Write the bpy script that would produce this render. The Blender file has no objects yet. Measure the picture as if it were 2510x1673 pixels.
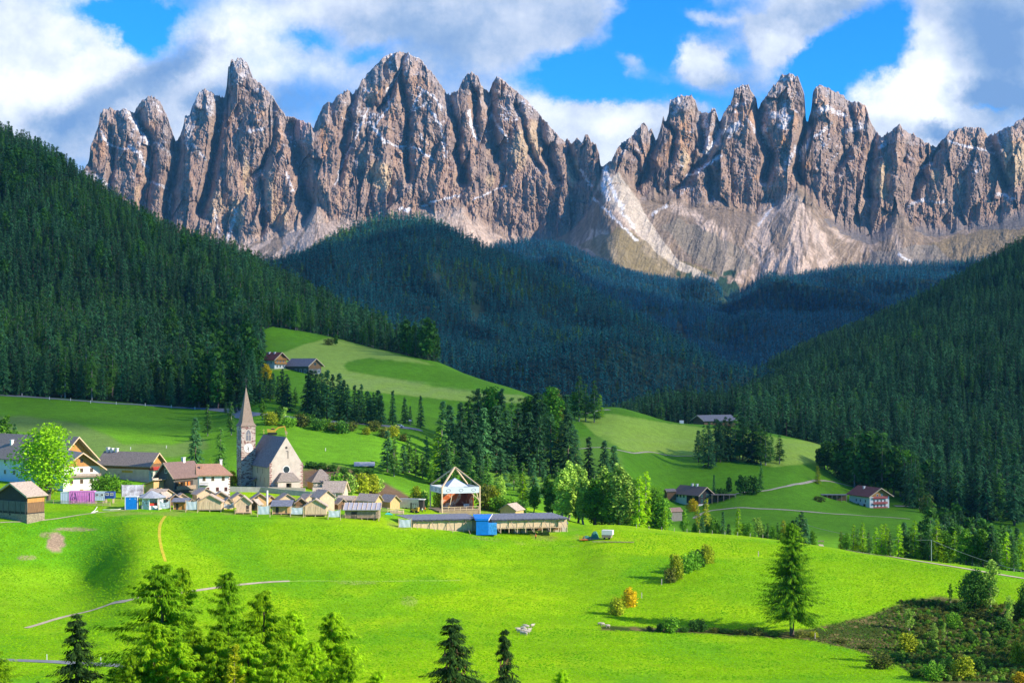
import bpy, bmesh, math, random
import numpy as np
from mathutils import Vector, Matrix
SC = bpy.context.scene
COL = SC.collection
R = math.radians
# ------------------------------------------------------------------ camera
cam_d = bpy.data.cameras.new('camera'); cam = bpy.data.objects.new('camera', cam_d); COL.objects.link(cam)
cam_d.sensor_width = 36.0; cam_d.lens = 36.0*3700/2352; cam_d.shift_y = 53/2352
cam_d.clip_start = 1.0; cam_d.clip_end = 60000
cam.location = (0, 0, 0); cam.rotation_euler = (R(90), 0, 0)
SC.camera = cam
# ------------------------------------------------------------------ sun and exposure
SUN_EL, SUN_SIDE = R(28), R(24)          # elevation; angle behind the right-hand side
sdir = Vector((math.cos(SUN_EL)*math.cos(SUN_SIDE), -math.cos(SUN_EL)*math.sin(SUN_SIDE), math.sin(SUN_EL)))
sl = bpy.data.lights.new('sun', 'SUN'); sl.energy = 5.0; sl.angle = R(0.5); sl.color = (1.0, 0.90, 0.76)
so = bpy.data.objects.new('sun', sl); COL.objects.link(so); so.location = (300, -100, 300)
so.rotation_euler = sdir.to_track_quat('Z', 'Y').to_euler()
SC.view_settings.view_transform = 'Standard'; SC.view_settings.look = 'None'
SC.view_settings.exposure = 0.6; SC.view_settings.gamma = 1.0
SC.cycles.max_bounces = 5; SC.cycles.diffuse_bounces = 2; SC.cycles.glossy_bounces = 2
SC.cycles.transmission_bounces = 2; SC.cycles.volume_bounces = 0; SC.cycles.transparent_max_bounces = 8
SC.cycles.use_denoising = True
# ------------------------------------------------------------------ node helper
class N:
    def __init__(s, nt): s.nt = nt; s.nodes = nt.nodes
    def new(s, t, **k):
        n = s.nodes.new(t)
        for a, b in k.items(): setattr(n, a, b)
        return n
    def link(s, a, b): s.nt.links.new(a, b)
    def setin(s, n, i, v):
        if v is None: return
        if hasattr(v, 'is_linked') or isinstance(v, bpy.types.NodeSocket): s.link(v, n.inputs[i])
        else: n.inputs[i].default_value = v
    def math(s, op, a, b=None, c=None, clamp=False):
        n = s.new('ShaderNodeMath', operation=op, use_clamp=clamp)
        s.setin(n, 0, a); s.setin(n, 1, b); s.setin(n, 2, c); return n.outputs[0]
    def mix(s, f, a, b, blend='MIX'):
        n = s.new('ShaderNodeMix', data_type='RGBA', blend_type=blend)
        s.setin(n, 0, f); s.setin(n, 6, a); s.setin(n, 7, b); return n.outputs[2]
    def noise(s, vec, scale, detail=4, rough=0.5, dist=0.0, dim='3D'):
        n = s.new('ShaderNodeTexNoise', noise_dimensions=dim)
        if vec is not None: s.link(vec, n.inputs['Vector'])
        n.inputs['Scale'].default_value = scale; n.inputs['Detail'].default_value = detail
        n.inputs['Roughness'].default_value = rough; n.inputs['Distortion'].default_value = dist
        return n.outputs['Fac']
    def ramp(s, f, stops):
        n = s.new('ShaderNodeValToRGB'); s.link(f, n.inputs[0]); e = n.color_ramp.elements
        while len(e) < len(stops): e.new(0.5)
        for k, (p, c) in enumerate(stops): e[k].position = p; e[k].color = (*c, 1) if len(c) == 3 else c
        return n.outputs[0]
    def mapr(s, v, a, b, c=0.0, d=1.0, t='SMOOTHSTEP'):
        n = s.new('ShaderNodeMapRange', interpolation_type=t)
        s.link(v, n.inputs[0]); n.inputs[1].default_value = a; n.inputs[2].default_value = b
        n.inputs[3].default_value = c; n.inputs[4].default_value = d; return n.outputs[0]
# ------------------------------------------------------------------ world: sky with clouds
W = bpy.data.worlds.new('World'); SC.world = W; W.use_nodes = True
n = N(W.node_tree); n.nodes.clear()
sky = n.new('ShaderNodeTexSky', sky_type='NISHITA'); sky.sun_disc = False
sky.sun_elevation = SUN_EL; sky.sun_rotation = math.atan2(sdir.x, sdir.y); sky.altitude = 1400
sky.air_density = 1.0; sky.dust_density = 0.3; sky.ozone_density = 3.0
geo = n.new('ShaderNodeNewGeometry')
tc = n.new('ShaderNodeTexCoord'); dirv = tc.outputs['Generated']
sep = n.new('ShaderNodeSeparateXYZ'); n.link(dirv, sep.inputs[0])
yy = n.math('MAXIMUM', n.math('ABSOLUTE', sep.outputs[1]), 0.15)
U = n.math('DIVIDE', sep.outputs[0], yy); V = n.math('DIVIDE', sep.outputs[2], yy)
# warp the direction by noise so cloud edges are ragged
comb = n.new('ShaderNodeCombineXYZ'); n.link(U, comb.inputs[0]); n.link(V, comb.inputs[1])
vec = comb.outputs[0]
wn = n.new('ShaderNodeTexNoise'); n.link(vec, wn.inputs['Vector']); wn.inputs['Scale'].default_value = 11; wn.inputs['Detail'].default_value = 9; wn.inputs['Roughness'].default_value = 0.66
wsep = n.new('ShaderNodeSeparateColor'); n.link(wn.outputs['Color'], wsep.inputs[0])
U2 = n.math('MULTIPLY_ADD', n.math('SUBTRACT', wsep.outputs[0], 0.5), 0.075, U)
V2 = n.math('MULTIPLY_ADD', n.math('SUBTRACT', wsep.outputs[1], 0.5), 0.055, V)
def blob(px, py, sx, sy, a, rot=0):
    u0 = (px-1176)/3700; v0 = (837-py)/3700; sx /= 3700; sy /= 3700
    du = n.math('SUBTRACT', U2, u0); dv = n.math('SUBTRACT', V2, v0)
    if rot:
        c, s_ = math.cos(R(rot)), math.sin(R(rot))
        du, dv = n.math('ADD', n.math('MULTIPLY', du, c), n.math('MULTIPLY', dv, s_)), n.math('SUBTRACT', n.math('MULTIPLY', dv, c), n.math('MULTIPLY', du, s_))
    q = n.math('ADD', n.math('POWER', n.math('ABSOLUTE', n.math('DIVIDE', du, sx)), 2.0), n.math('POWER', n.math('ABSOLUTE', n.math('DIVIDE', dv, sy)), 2.0))
    return n.math('MULTIPLY', n.math('EXPONENT', n.math('MULTIPLY', q, -1.0)), a)
# cover: + cloud, - blue hole  (picture places turned into directions of the sky)
cover = [(250,-60,300,110,-.2),(330,60,75,60,-1.5,-35),(270,10,130,30,-.9),(180,95,40,35,-.5),(720,75,75,22,-.55),(850,110,60,20,-.5),
 (1640,150,330,75,-1.25,0),(1480,40,110,110,-1.15),(1310,170,110,70,-1.05),(2000,90,100,110,-1.35,-30),(1440,250,200,50,-.55),(1880,200,90,90,-1.2),(1600,10,180,50,-.7),
 (1610,130,75,45,1.9,10),(1780,95,60,60,1.6,30),(1700,175,180,38,1.0),(1640,20,90,18,.7),(1460,150,45,35,.8),(1430,265,110,38,1.1),(1900,15,120,40,.9),
 (1910,130,40,18,.7),(1170,0,330,130,1.0,-10),(2230,190,230,75,1.4,0),(2290,60,150,90,1.2),(2080,285,130,30,.9),(100,200,400,200,.5),(1250,250,140,30,.7),(1560,240,60,16,.6),(1440,130,60,24,.5),(1390,330,110,60,.9),(2240,262,70,12,-.7)]
D = None
for b in cover:
    v = blob(*b); D = v if D is None else n.math('ADD', D, v)
nz = n.noise(vec, 9, 10, 0.64); nz2 = n.noise(vec, 3.2, 3, 0.5)
dens = n.math('ADD', D, n.math('MULTIPLY_ADD', n.math('SUBTRACT', nz, 0.5), 1.5, 0.42))
front = n.mapr(sep.outputs[1], 0.1, 0.5, 0.0, 1.0)
back = n.math('MULTIPLY_ADD', n.math('SUBTRACT', nz2, 0.5), 3.0, -0.35)
dens = n.math('ADD', n.math('MULTIPLY', dens, front), n.math('MULTIPLY', back, n.math('SUBTRACT', 1.0, front)))
cov = n.mapr(dens, -0.22, 0.62)
# thickness tone of the cloud: dark bellies and bright billows
tone = [(300,210,170,50,-.65,35),(420,130,80,50,-.5,35),(640,235,170,40,-.55),(150,270,60,25,-.5),(870,60,90,45,-.25),(1060,110,170,90,-.4,0),(1300,30,160,50,-.1),
 (2310,130,110,80,-.5,-20),(2250,40,120,60,-.4),(2150,300,70,22,-.9),(2290,235,100,30,-.9),(1900,30,130,40,-.45),(1690,190,150,30,-.2),
 (520,70,110,60,.45),(1610,130,80,45,.4),(2080,195,140,40,.4),(1420,270,80,30,.35),(60,190,150,40,.4),(620,150,170,40,.25),(2080,255,100,18,.5),(1900,120,30,30,.3),(1780,70,40,40,.2),(500,230,60,30,-.3)]
T = None
for b in tone:
    v = blob(*b); T = v if T is None else n.math('ADD', T, v)
tt = n.math('ADD', n.math('MULTIPLY_ADD', n.math('SUBTRACT', n.noise(vec, 9, 10, 0.66), 0.5), 2.1, 0.66), n.math('MULTIPLY', T, front))
ccol = n.ramp(tt, [(0.0, (0.17, 0.30, 0.56)), (0.30, (0.28, 0.40, 0.62)), (0.58, (0.50, 0.58, 0.74)), (0.82, (0.72, 0.78, 0.88)), (1.0, (0.88, 0.90, 0.95))])
hs = n.new('ShaderNodeHueSaturation'); n.link(sky.outputs[0], hs.inputs['Color']); hs.inputs['Saturation'].default_value = 1.1; hs.inputs['Value'].default_value = 1.0
skyc = n.mix(1.0, hs.outputs[0], (0.16, 1.05, 1.9, 1), 'MULTIPLY')
cm = n.mix(cov, skyc, n.mix(1.0, ccol, (9.6, 9.6, 9.6, 1), 'MULTIPLY'))
bg = n.new('ShaderNodeBackground'); n.link(cm, bg.inputs[0]); bg.inputs[1].default_value = 0.09
wo = n.new('ShaderNodeOutputWorld'); n.link(bg.outputs[0], wo.inputs[0])
W.cycles.sampling_method = 'MANUAL'; W.cycles.sample_map_resolution = 512
# ------------------------------------------------------------------ numpy noise
def _h(ix, iy, s):
    v = (ix.astype(np.int64)*374761393 + iy.astype(np.int64)*668265263 + s*1442695041) & 0x7fffffff
    v = ((v ^ (v >> 13))*1274126177) & 0x7fffffff
    v = ((v ^ (v >> 15))*2246822519) & 0x7fffffff
    return ((v ^ (v >> 16)) & 0xffff)/65535.0
def vn(x, y, s=0):
    x = np.asarray(x, float); y = np.asarray(y, float)
    ix = np.floor(x); iy = np.floor(y); fx = x-ix; fy = y-iy
    fx = fx*fx*fx*(fx*(fx*6-15)+10); fy = fy*fy*fy*(fy*(fy*6-15)+10)
    a = _h(ix, iy, s); b = _h(ix+1, iy, s); c = _h(ix, iy+1, s); d = _h(ix+1, iy+1, s)
    return (a+(b-a)*fx)*(1-fy)+(c+(d-c)*fx)*fy
def fbm(x, y, o=4, s=0, g=0.5):
    t = 0; a = 1; w = 0
    for k in range(o):
        t = t+a*vn(x*2**k+k*17.3, y*2**k-k*9.1, s+k); w += a; a *= g
    return t/w-0.5                                     # about -0.5..0.5
def ridged(x, y, o=4, s=0, g=0.55):
    t = 0; a = 1; w = 0
    for k in range(o):
        t = t+a*(1-np.abs(2*vn(x*2**k+k*5.7, y*2**k+k*3.3, s+k)-1)); w += a; a *= g
    return t/w
def sstep(a, b, x):
    t = np.clip((x-a)/(b-a), 0, 1); return t*t*(3-2*t)
def inside(px, py, poly):
    px = np.asarray(px); r = np.zeros(px.shape, bool); m = len(poly)
    for i in range(m):
        x1, y1 = poly[i]; x2, y2 = poly[(i+1) % m]
        if y1 == y2: continue
        c = ((y1 > py) != (y2 > py)) & (px < (x2-x1)*(py-y1)/(y2-y1)+x1)
        r ^= c
    return r
def pdist(px, py, line):
    d = np.full(np.shape(px), 1e9)
    for (x1, y1), (x2, y2) in zip(line[:-1], line[1:]):
        dx, dy = x2-x1, y2-y1; L = dx*dx+dy*dy+1e-9
        t = np.clip(((px-x1)*dx+(py-y1)*dy)/L, 0, 1)
        d = np.minimum(d, np.hypot(px-x1-t*dx, py-y1-t*dy))
    return d
# ------------------------------------------------------------------ object helpers
def tag(o, label=None, cat=None, group=None, kind=None):
    if label: o['label'] = label
    if cat: o['category'] = cat
    if group: o['group'] = group
    if kind: o['kind'] = kind
    return o
def empty(name, loc, rz=0, label=None, cat=None, group=None):
    o = bpy.data.objects.new(name, None); COL.objects.link(o); o.location = loc; o.rotation_euler = (0, 0, rz)
    o.empty_display_size = 0.5
    return tag(o, label, cat, group)
def mesh_np(name, Vv, F, mats=(), midx=None, smooth=False):
    me = bpy.data.meshes.new(name); Vv = np.ascontiguousarray(Vv, dtype=np.float32); F = np.ascontiguousarray(F, dtype=np.int32)
    k = F.shape[1]; me.vertices.add(len(Vv)); me.vertices.foreach_set('co', Vv.ravel())
    me.loops.add(F.size); me.loops.foreach_set('vertex_index', F.ravel())
    me.polygons.add(len(F)); me.polygons.foreach_set('loop_start', np.arange(0, F.size, k, dtype=np.int32))
    me.polygons.foreach_set('loop_total', np.full(len(F), k, dtype=np.int32))
    if midx is not None: me.polygons.foreach_set('material_index', np.asarray(midx, np.int32))
    me.polygons.foreach_set('use_smooth', np.full(len(F), smooth))
    for m in mats: me.materials.append(m)
    me.update(calc_edges=True); return me
def ob(name, me, parent=None):
    o = bpy.data.objects.new(name, me); COL.objects.link(o)
    if parent: o.parent = parent
    return o
def grid_faces(nr, nc):
    i = np.arange(nr-1)[:, None]*nc+np.arange(nc-1)[None, :]
    return np.stack([i, i+1, i+nc+1, i+nc], -1).reshape(-1, 4)
def color_attr(me, name, rgb):
    a = me.attributes.new(name, 'FLOAT_COLOR', 'POINT')
    c = np.ones((len(rgb), 4), np.float32); c[:, :3] = rgb; a.data.foreach_set('color', c.ravel())
# materials
_M = {}
def mat(name, rgb, rough=0.8, var=0.25, scale=1.0, bump=0.0, bscale=None, metal=0.0, stretch=None, spec=0.3, rnd=0.0, trans=0.0, rgb2=None, island=0.0, detail=3):
    if name in _M: return _M[name]
    m = bpy.data.materials.new(name); m.use_nodes = True; n = N(m.node_tree); b = n.nodes['Principled BSDF']
    b.inputs['Roughness'].default_value = rough; b.inputs['Metallic'].default_value = metal
    b.inputs['Specular IOR Level'].default_value = spec
    tc = n.new('ShaderNodeTexCoord'); v = tc.outputs['Object']
    if stretch:
        mp = n.new('ShaderNodeMapping'); n.link(v, mp.inputs[0]); mp.inputs['Scale'].default_value = stretch; v = mp.outputs[0]
    f = n.noise(v, scale, detail, 0.6)
    lo = tuple(max(0, c*(1-var)) for c in rgb); hi = tuple(c*(1+var) for c in (rgb2 or rgb))
    c = n.ramp(f, [(0.3, lo), (0.7, hi)])
    k = None
    if rnd:
        oi = n.new('ShaderNodeObjectInfo'); k = n.math('MULTIPLY_ADD', oi.outputs['Random'], 2*rnd, 1-rnd)
    if island:
        g = n.new('ShaderNodeNewGeometry'); k2 = n.math('MULTIPLY_ADD', g.outputs['Random Per Island'], 2*island, 1-island)
        k = k2 if k is None else n.math('MULTIPLY', k, k2)
    if k is not None:
        vm = n.new('ShaderNodeVectorMath', operation='SCALE'); n.link(c, vm.inputs[0]); n.link(k, vm.inputs[3]); c = vm.outputs[0]
    n.link(c, b.inputs['Base Color'])
    if bump:
        bp = n.new('ShaderNodeBump'); bp.inputs['Strength'].default_value = 1.0; bp.inputs['Distance'].default_value = bump
        n.link(n.noise(v, bscale or scale*2, 3, 0.6), bp.inputs['Height']); n.link(bp.outputs[0], b.inputs['Normal'])
    if trans:
        t = n.new('ShaderNodeBsdfTranslucent'); n.link(c, t.inputs[0]); ms = n.new('ShaderNodeMixShader'); ms.inputs[0].default_value = trans
        n.link(b.outputs[0], ms.inputs[1]); n.link(t.outputs[0], ms.inputs[2]); n.link(ms.outputs[0], n.nodes['Material Output'].inputs[0])
    _M[name] = m; return m
# ================================================================== TERRAIN
FP = 3700.0; CX = 1176.0; HZ = 837.0; K = 2510/2352
def PD(px, py, Y): return ((px-CX)/FP*Y, Y, (HZ-py)/FP*Y)
def PS(px, py, Y): return PD(px/K, py/K, Y)
FORE = [(200, -59.0), (260, -63.6), (300, -65.0)]
RIBS = {  # picture column : ground (distance, picture row)
 -700: [(330,1568),(400,1440),(450,1330),(480,1230),(500,1192),(560,1140),(620,1100),(900,880),(1300,560),(2000,60),(2600,60),(3400,300)],
 -300: [(330,1568),(400,1440),(450,1330),(480,1230),(500,1192),(560,1140),(620,1105),(900,905),(1300,640),(2000,180),(2600,200),(3400,400)],
 0:    [(330,1568),(400,1450),(455,1340),(485,1250),(502,1196),(560,1140),(620,1108),(900,924),(1300,740),(2000,322),(2600,400),(3400,560)],
 100:  [(330,1568),(400,1452),(462,1345),(490,1250),(508,1192),(560,1138),(620,1106),(900,928),(1300,755),(2000,372),(2600,470),(3400,600)],
 170:  [(330,1568),(400,1450),(470,1345),(496,1240),(516,1182),(560,1136),(620,1104),(900,930),(1300,765),(2000,425),(2600,520),(3400,640)],
 240:  [(330,1568),(400,1440),(460,1330),(497,1225),(518,1177),(560,1136),(620,1103),(900,934),(1300,775),(2000,475),(2600,560),(3400,660)],
 320:  [(330,1568),(395,1440),(440,1325),(480,1230),(515,1178),(545,1150),(600,1116),(630,1104),(900,938),(1300,785),(2000,530),(2600,620),(3400,700)],
 420:  [(330,1568),(395,1445),(445,1325),(485,1235),(514,1184),(545,1154),(570,1136),(600,1116),(640,1104),(885,950),(1300,800),(2000,582),(2600,680),(3400,760)],
 520:  [(330,1568),(395,1448),(450,1325),(488,1240),(514,1188),(545,1158),(570,1138),(600,1117),(650,1105),(720,1040),(860,955),(1100,850),(1900,628),(2600,760),(3400,800)],
 600:  [(330,1568),(395,1450),(452,1325),(488,1245),(514,1190),(545,1160),(570,1139),(600,1118),(655,1108),(745,1004),(800,954),(840,926),(950,866),(1250,755),(1900,668),(2600,780),(3400,840)],
 740:  [(330,1568),(395,1450),(455,1325),(490,1245),(514,1194),(545,1163),(570,1143),(600,1120),(660,1104),(770,996),(806,966),(840,940),(950,882),(1250,772),(1450,770),(1750,732),(2400,850),(3400,900)],
 860:  [(330,1568),(395,1450),(455,1330),(492,1250),(516,1200),(545,1168),(575,1150),(610,1134),(690,1086),(780,996),(812,976),(950,908),(1200,801),(1450,800),(1650,792),(2400,950),(3400,980)],
 960:  [(330,1568),(395,1452),(455,1335),(494,1260),(518,1210),(545,1180),(580,1158),(640,1136),(720,1084),(800,1002),(822,986),(950,932),(1150,828),(1400,850),(2400,1000),(3400,1020)],
 1100: [(330,1568),(395,1454),(455,1345),(496,1270),(522,1222),(545,1196),(580,1170),(640,1150),(700,1124),(780,1075),(850,1010),(950,950),(1080,885),(1300,930),(2400,1040),(3400,1040)],
 1210: [(330,1568),(395,1455),(455,1350),(498,1278),(524,1232),(545,1205),(580,1180),(640,1165),(700,1130),(780,1080),(850,1020),(960,950),(1010,915),(1300,960),(2400,1040),(3400,1040)],
 1320: [(330,1568),(395,1456),(455,1355),(500,1275),(526,1238),(545,1212),(580,1200),(640,1190),(700,1150),(800,1080),(900,1012),(1050,956),(1300,1005),(2400,1030),(3400,1030)],
 1400: [(330,1568),(395,1458),(450,1360),(495,1270),(520,1236),(548,1206),(600,1222),(700,1165),(800,1090),(950,1000),(1080,942),(1300,1000),(2400,1010),(3400,1010)],
 1560: [(330,1568),(395,1460),(445,1360),(490,1280),(540,1222),(600,1262),(700,1238),(800,1190),(850,1168),(950,1070),(1100,972),(1300,1020),(2400,960),(3400,980)],
 1650: [(330,1568),(395,1462),(442,1360),(486,1284),(535,1228),(600,1270),(700,1240),(800,1186),(850,1160),(950,1070),(1100,975),(1300,1020),(2000,970),(2800,940),(3400,980)],
 1700: [(330,1568),(395,1463),(440,1362),(484,1288),(530,1232),(600,1275),(700,1240),(800,1180),(900,1105),(1000,1038),(1100,982),(1300,1015),(2000,945),(2800,902),(3400,960)],
 1800: [(330,1568),(395,1466),(438,1365),(478,1300),(520,1244),(600,1290),(700,1242),(800,1185),(900,1108),(1000,1045),(1090,1000),(1250,1015),(2000,900),(2800,842),(3400,930)],
 1900: [(330,1568),(398,1468),(435,1380),(470,1315),(510,1259),(600,1305),(700,1245),(800,1192),(900,1145),(1000,1085),(1110,1028),(1250,1010),(2000,855),(2750,795),(3400,890)],
 2000: [(330,1568),(400,1470),(430,1400),(460,1335),(500,1277),(600,1315),(700,1250),(800,1200),(900,1168),(1000,1115),(1200,1030),(2000,815),(2700,758),(3400,850)],
 2100: [(330,1568),(400,1475),(425,1415),(452,1350),(490,1291),(600,1325),(700,1262),(800,1207),(900,1170),(1000,1120),(1200,1025),(2000,775),(2650,712),(3400,820)],
 2210: [(330,1568),(395,1485),(420,1425),(445,1370),(480,1307),(600,1335),(750,1255),(900,1195),(1200,1040),(2000,730),(2600,654),(3400,780)],
 2352: [(330,1568),(390,1490),(415,1435),(435,1385),(470,1326),(600,1345),(750,1265),(900,1205),(1200,1030),(2000,680),(2600,572),(3400,700)],
 2700: [(330,1568),(390,1500),(415,1450),(435,1410),(460,1370),(600,1360),(750,1275),(900,1210),(1200,1000),(2000,560),(2600,400),(3400,500)],
 3100: [(330,1568),(390,1510),(415,1470),(435,1430),(460,1400),(600,1370),(750,1280),(900,1210),(1200,970),(2000,440),(2600,250),(3400,350)]}
def hermite(xs, ys, x):
    xs = np.asarray(xs, float); ys = np.asarray(ys, float); h = np.diff(xs); dl = np.diff(ys)/h
    m = np.zeros(len(xs)); m[1:-1] = np.where(dl[1:]*dl[:-1] > 0, 2*dl[1:]*dl[:-1]/(dl[1:]+dl[:-1]+1e-12), 0); m[0] = dl[0]; m[-1] = dl[-1]
    x = np.clip(x, xs[0], xs[-1]); i = np.clip(np.searchsorted(xs, x)-1, 0, len(xs)-2); t = (x-xs[i])/h[i]
    return ys[i]*(1+2*t)*(1-t)**2+ys[i+1]*t*t*(3-2*t)+h[i]*(m[i]*t*(1-t)**2+m[i+1]*t*t*(t-1))
TY = np.concatenate([np.arange(200, 700, 2.0), np.arange(700, 1400, 5.0), np.arange(1400, 3401, 20.0)])
ck = sorted(RIBS); tab0 = []
for c in ck:
    pts = FORE+[(Y, (HZ-p)/FP*Y) for Y, p in RIBS[c]]
    tab0.append(hermite([p[0] for p in pts], [p[1] for p in pts], TY))
tab0 = np.array(tab0)
TX = np.arange(-700, 3101, 10.0)
tabz = np.array([hermite(ck, tab0[:, j], TX) for j in range(len(TY))]).T     # [px, Y]
for _ in range(6): tabz[1:-1] = (tabz[:-2]+2*tabz[1:-1]+tabz[2:])/4
def ground(x, Y, detail=True):
    x = np.asarray(x, float); Y = np.asarray(Y, float)
    px = np.clip(CX+FP*x/np.maximum(Y, 1), -700, 3099.9); Yc = np.clip(Y, 200, 3399.9)
    i = (px+700)/10; i0 = np.minimum(i.astype(int), len(TX)-2); fi = i-i0
    j0 = np.clip(np.searchsorted(TY, Yc, side='right')-1, 0, len(TY)-2); fj = (Yc-TY[j0])/(TY[j0+1]-TY[j0])
    z = (tabz[i0, j0]*(1-fi)+tabz[i0+1, j0]*fi)*(1-fj)+(tabz[i0, j0+1]*(1-fi)+tabz[i0+1, j0+1]*fi)*fj
    if detail:
        w = sstep(330, 380, Y); far = sstep(900, 1400, Y)
        z = z+w*(fbm(x/26, Y/26, 3, 5)*0.9*(1-sstep(500, 530, Y)*(1-sstep(640, 700, Y))*0.8)+far*fbm(x/190, Y/190, 3, 9)*46*(1-sstep(1750, 2050, Y)*0.6))
    zn = -2-0.285*np.maximum(Y, -300)                                    # hillside under the camera
    return np.where(Y < 200, zn, z)
def gz(x, Y): return float(ground(np.array([x]), np.array([Y]))[0])
_hy = np.concatenate([np.arange(320, 700, 0.5), np.arange(700, 1700, 2.0)])
def hit(px, py, y0=320):
    """first ground point seen through picture place (px,py), in the 2352 wide picture"""
    ys = _hy[_hy >= y0]; x = (px-CX)/FP*ys; q = HZ-FP*ground(x, ys)/ys
    k = np.nonzero(q <= py)[0]; Y = ys[k[0]] if len(k) else ys[np.argmin(np.abs(q-py))]
    return ((px-CX)/FP*Y, float(Y), gz((px-CX)/FP*Y, Y))
def hitS(px, py, y0=320): return hit(px/K, py/K, y0)
def at(sx, Y): x = (sx/K-CX)/FP*Y; return (x, Y, gz(x, Y))
# --- the sheet of ground
cols = np.concatenate([np.arange(-700, -40, 20), np.arange(-40, 2400, 3.0), np.arange(2400, 3101, 20)])
rows = np.concatenate([np.arange(200, 330, 5), np.arange(330, 560, 0.8), np.arange(560, 1000, 2.2), np.arange(1000, 1400, 4), np.arange(1400, 3400, 14)])
PX, YY = np.meshgrid(cols, rows); XX = (PX-CX)/FP*YY; ZZ = ground(XX, YY); PY = HZ-FP*ZZ/YY
DIRT = (0.30, 0.20, 0.13)
def lay(base, m, c): return base*(1-m[..., None])+np.array(c)*m[..., None]
_ox, _oy = fbm(PX/30, PY/18, 3, 3), fbm(PX/25+40, PY/15, 3, 4)
def soft(px, py, poly, e=6, s=3):
    m = inside(px+_ox*e*2, py+_oy*e, poly).astype(float)
    for d in (1, 2, 4)[:1+(e > 3)+(e > 8)]:
        m = (m+np.roll(m, d, 0)+np.roll(m, -d, 0)+np.roll(m, d, 1)+np.roll(m, -d, 1))/5
    return m
n1 = fbm(XX/38, YY/38, 4, 21)+0.5; n2 = fbm(XX/9, YY/9, 4, 31)+0.5; n3 = fbm(XX/2.2, YY/2.2, 3, 41)+0.5
base = np.ones(PX.shape+(3,))*np.array((0.225, 0.45, 0.005))
base = lay(base, sstep(.40, .72, n1)*.8, (0.36, 0.57, 0.003))            # yellower growth
base = lay(base, sstep(.46, .70, fbm(XX/21+5, YY/30, 4, 33)+.5)*.6, (0.11, 0.37, 0.008))
front = YY < 640
def fr(poly, c, a=1.0, cond=None, e=6, s=3):
    global base
    m = soft(PX, PY, poly, e, s)*a
    m = m*(front if cond is None else cond); base = lay(base, m, c)
# foreground field types
fr([(275,1200),(400,1180),(440,1240),(560,1330),(540,1420),(420,1400),(290,1400),(250,1330)], (0.33,0.53,0.004), .5, e=14)
fr([(-50,1305),(190,1308),(225,1395),(130,1440),(-50,1460)], (0.25,0.48,0.01), .7)
fr([(-50,1200),(300,1180),(260,1300),(200,1310),(-50,1300)], (0.09,0.33,0.01), .7, e=12)
fr([(1500,1330),(1640,1270),(1800,1275),(2250,1330),(2100,1400),(1900,1450),(1400,1440)], (0.27,0.50,0.004), .55, e=14)
fr([(1360,1215),(1800,1250),(1850,1275),(1600,1285),(1360,1262)], (0.36,0.56,0.004), .6, e=8)
for (x, y, w, h) in [(1500,1262,150,9),(820,1262,180,7),(620,1415,200,8),(1150,1400,240,10),(1480,1530,260,14),(1050,1290,200,8),(1700,1400,160,9)]: base = lay(base, np.exp(-(((PX-x)/w)**2+((PY-y-(PX-x)*.03)/h)**2))*.6*front, (0.38, 0.60, 0.003))
for (x, y, w, h, a) in [(128,1245,24,26,1),(60,1280,26,6,.6),(170,1215,60,5,.7),(110,1228,20,8,.6),(940,1380,22,14,.25),(820,1338,60,4,.3)]:
    m = np.exp(-(((PX-x)/w)**2+((PY-y)/h)**2)*1.2); m = sstep(.25, .6, m*(.5+n3))*a*front; base = lay(base, m, (0.42, 0.30, 0.19))
# scrub bank lower right and its ditch
SCRUB = [(1380,1436),(1500,1440),(1700,1447),(1800,1452),(1880,1440),(1990,1415),(2080,1380),(2160,1368),(2250,1385),(2360,1395),(2600,1400),(2600,1640),(2250,1640),(2160,1580),(2060,1525),(1960,1490),(1850,1468),(1700,1458),(1500,1450),(1380,1446)]
ms = soft(PX, PY, SCRUB, 5, 55)*front
base = lay(base, ms, (0.10, 0.10, 0.03)); base = lay(base, ms*sstep(.4, .65, n2), (0.05, 0.085, 0.012)); base = lay(base, ms*sstep(.55, .7, n3), (0.22, 0.17, 0.06))
# trodden village ground
vm = ((YY > 512) & (YY < 600) & (PX > 230) & (PX < 1330)).astype(float)*sstep(.5, .72, n2)*.55; base = lay(base, vm, (0.30, 0.34, 0.07))
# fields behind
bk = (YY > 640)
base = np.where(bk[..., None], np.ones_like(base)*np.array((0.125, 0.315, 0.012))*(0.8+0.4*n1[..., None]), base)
LT = (0.36, 0.50, 0.075)
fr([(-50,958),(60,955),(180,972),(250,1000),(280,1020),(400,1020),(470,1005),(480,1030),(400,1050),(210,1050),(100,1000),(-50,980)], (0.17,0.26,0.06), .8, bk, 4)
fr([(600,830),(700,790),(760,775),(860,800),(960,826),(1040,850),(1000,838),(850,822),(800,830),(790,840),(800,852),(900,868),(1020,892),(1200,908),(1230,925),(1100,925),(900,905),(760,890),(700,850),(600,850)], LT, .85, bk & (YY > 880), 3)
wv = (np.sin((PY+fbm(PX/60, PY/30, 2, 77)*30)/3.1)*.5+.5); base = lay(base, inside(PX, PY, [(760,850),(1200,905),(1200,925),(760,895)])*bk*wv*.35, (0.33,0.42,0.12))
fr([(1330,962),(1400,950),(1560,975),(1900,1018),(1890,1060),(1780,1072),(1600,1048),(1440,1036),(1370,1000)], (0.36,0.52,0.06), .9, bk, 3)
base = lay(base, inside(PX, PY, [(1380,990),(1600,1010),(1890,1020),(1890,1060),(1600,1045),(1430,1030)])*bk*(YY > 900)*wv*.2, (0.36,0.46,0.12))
fr([(1080,1030),(1220,1010),(1400,1000),(1430,1040),(1440,1180),(1280,1150),(1100,1100)], (0.20,0.36,0.04), .6, bk, 8)
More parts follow.
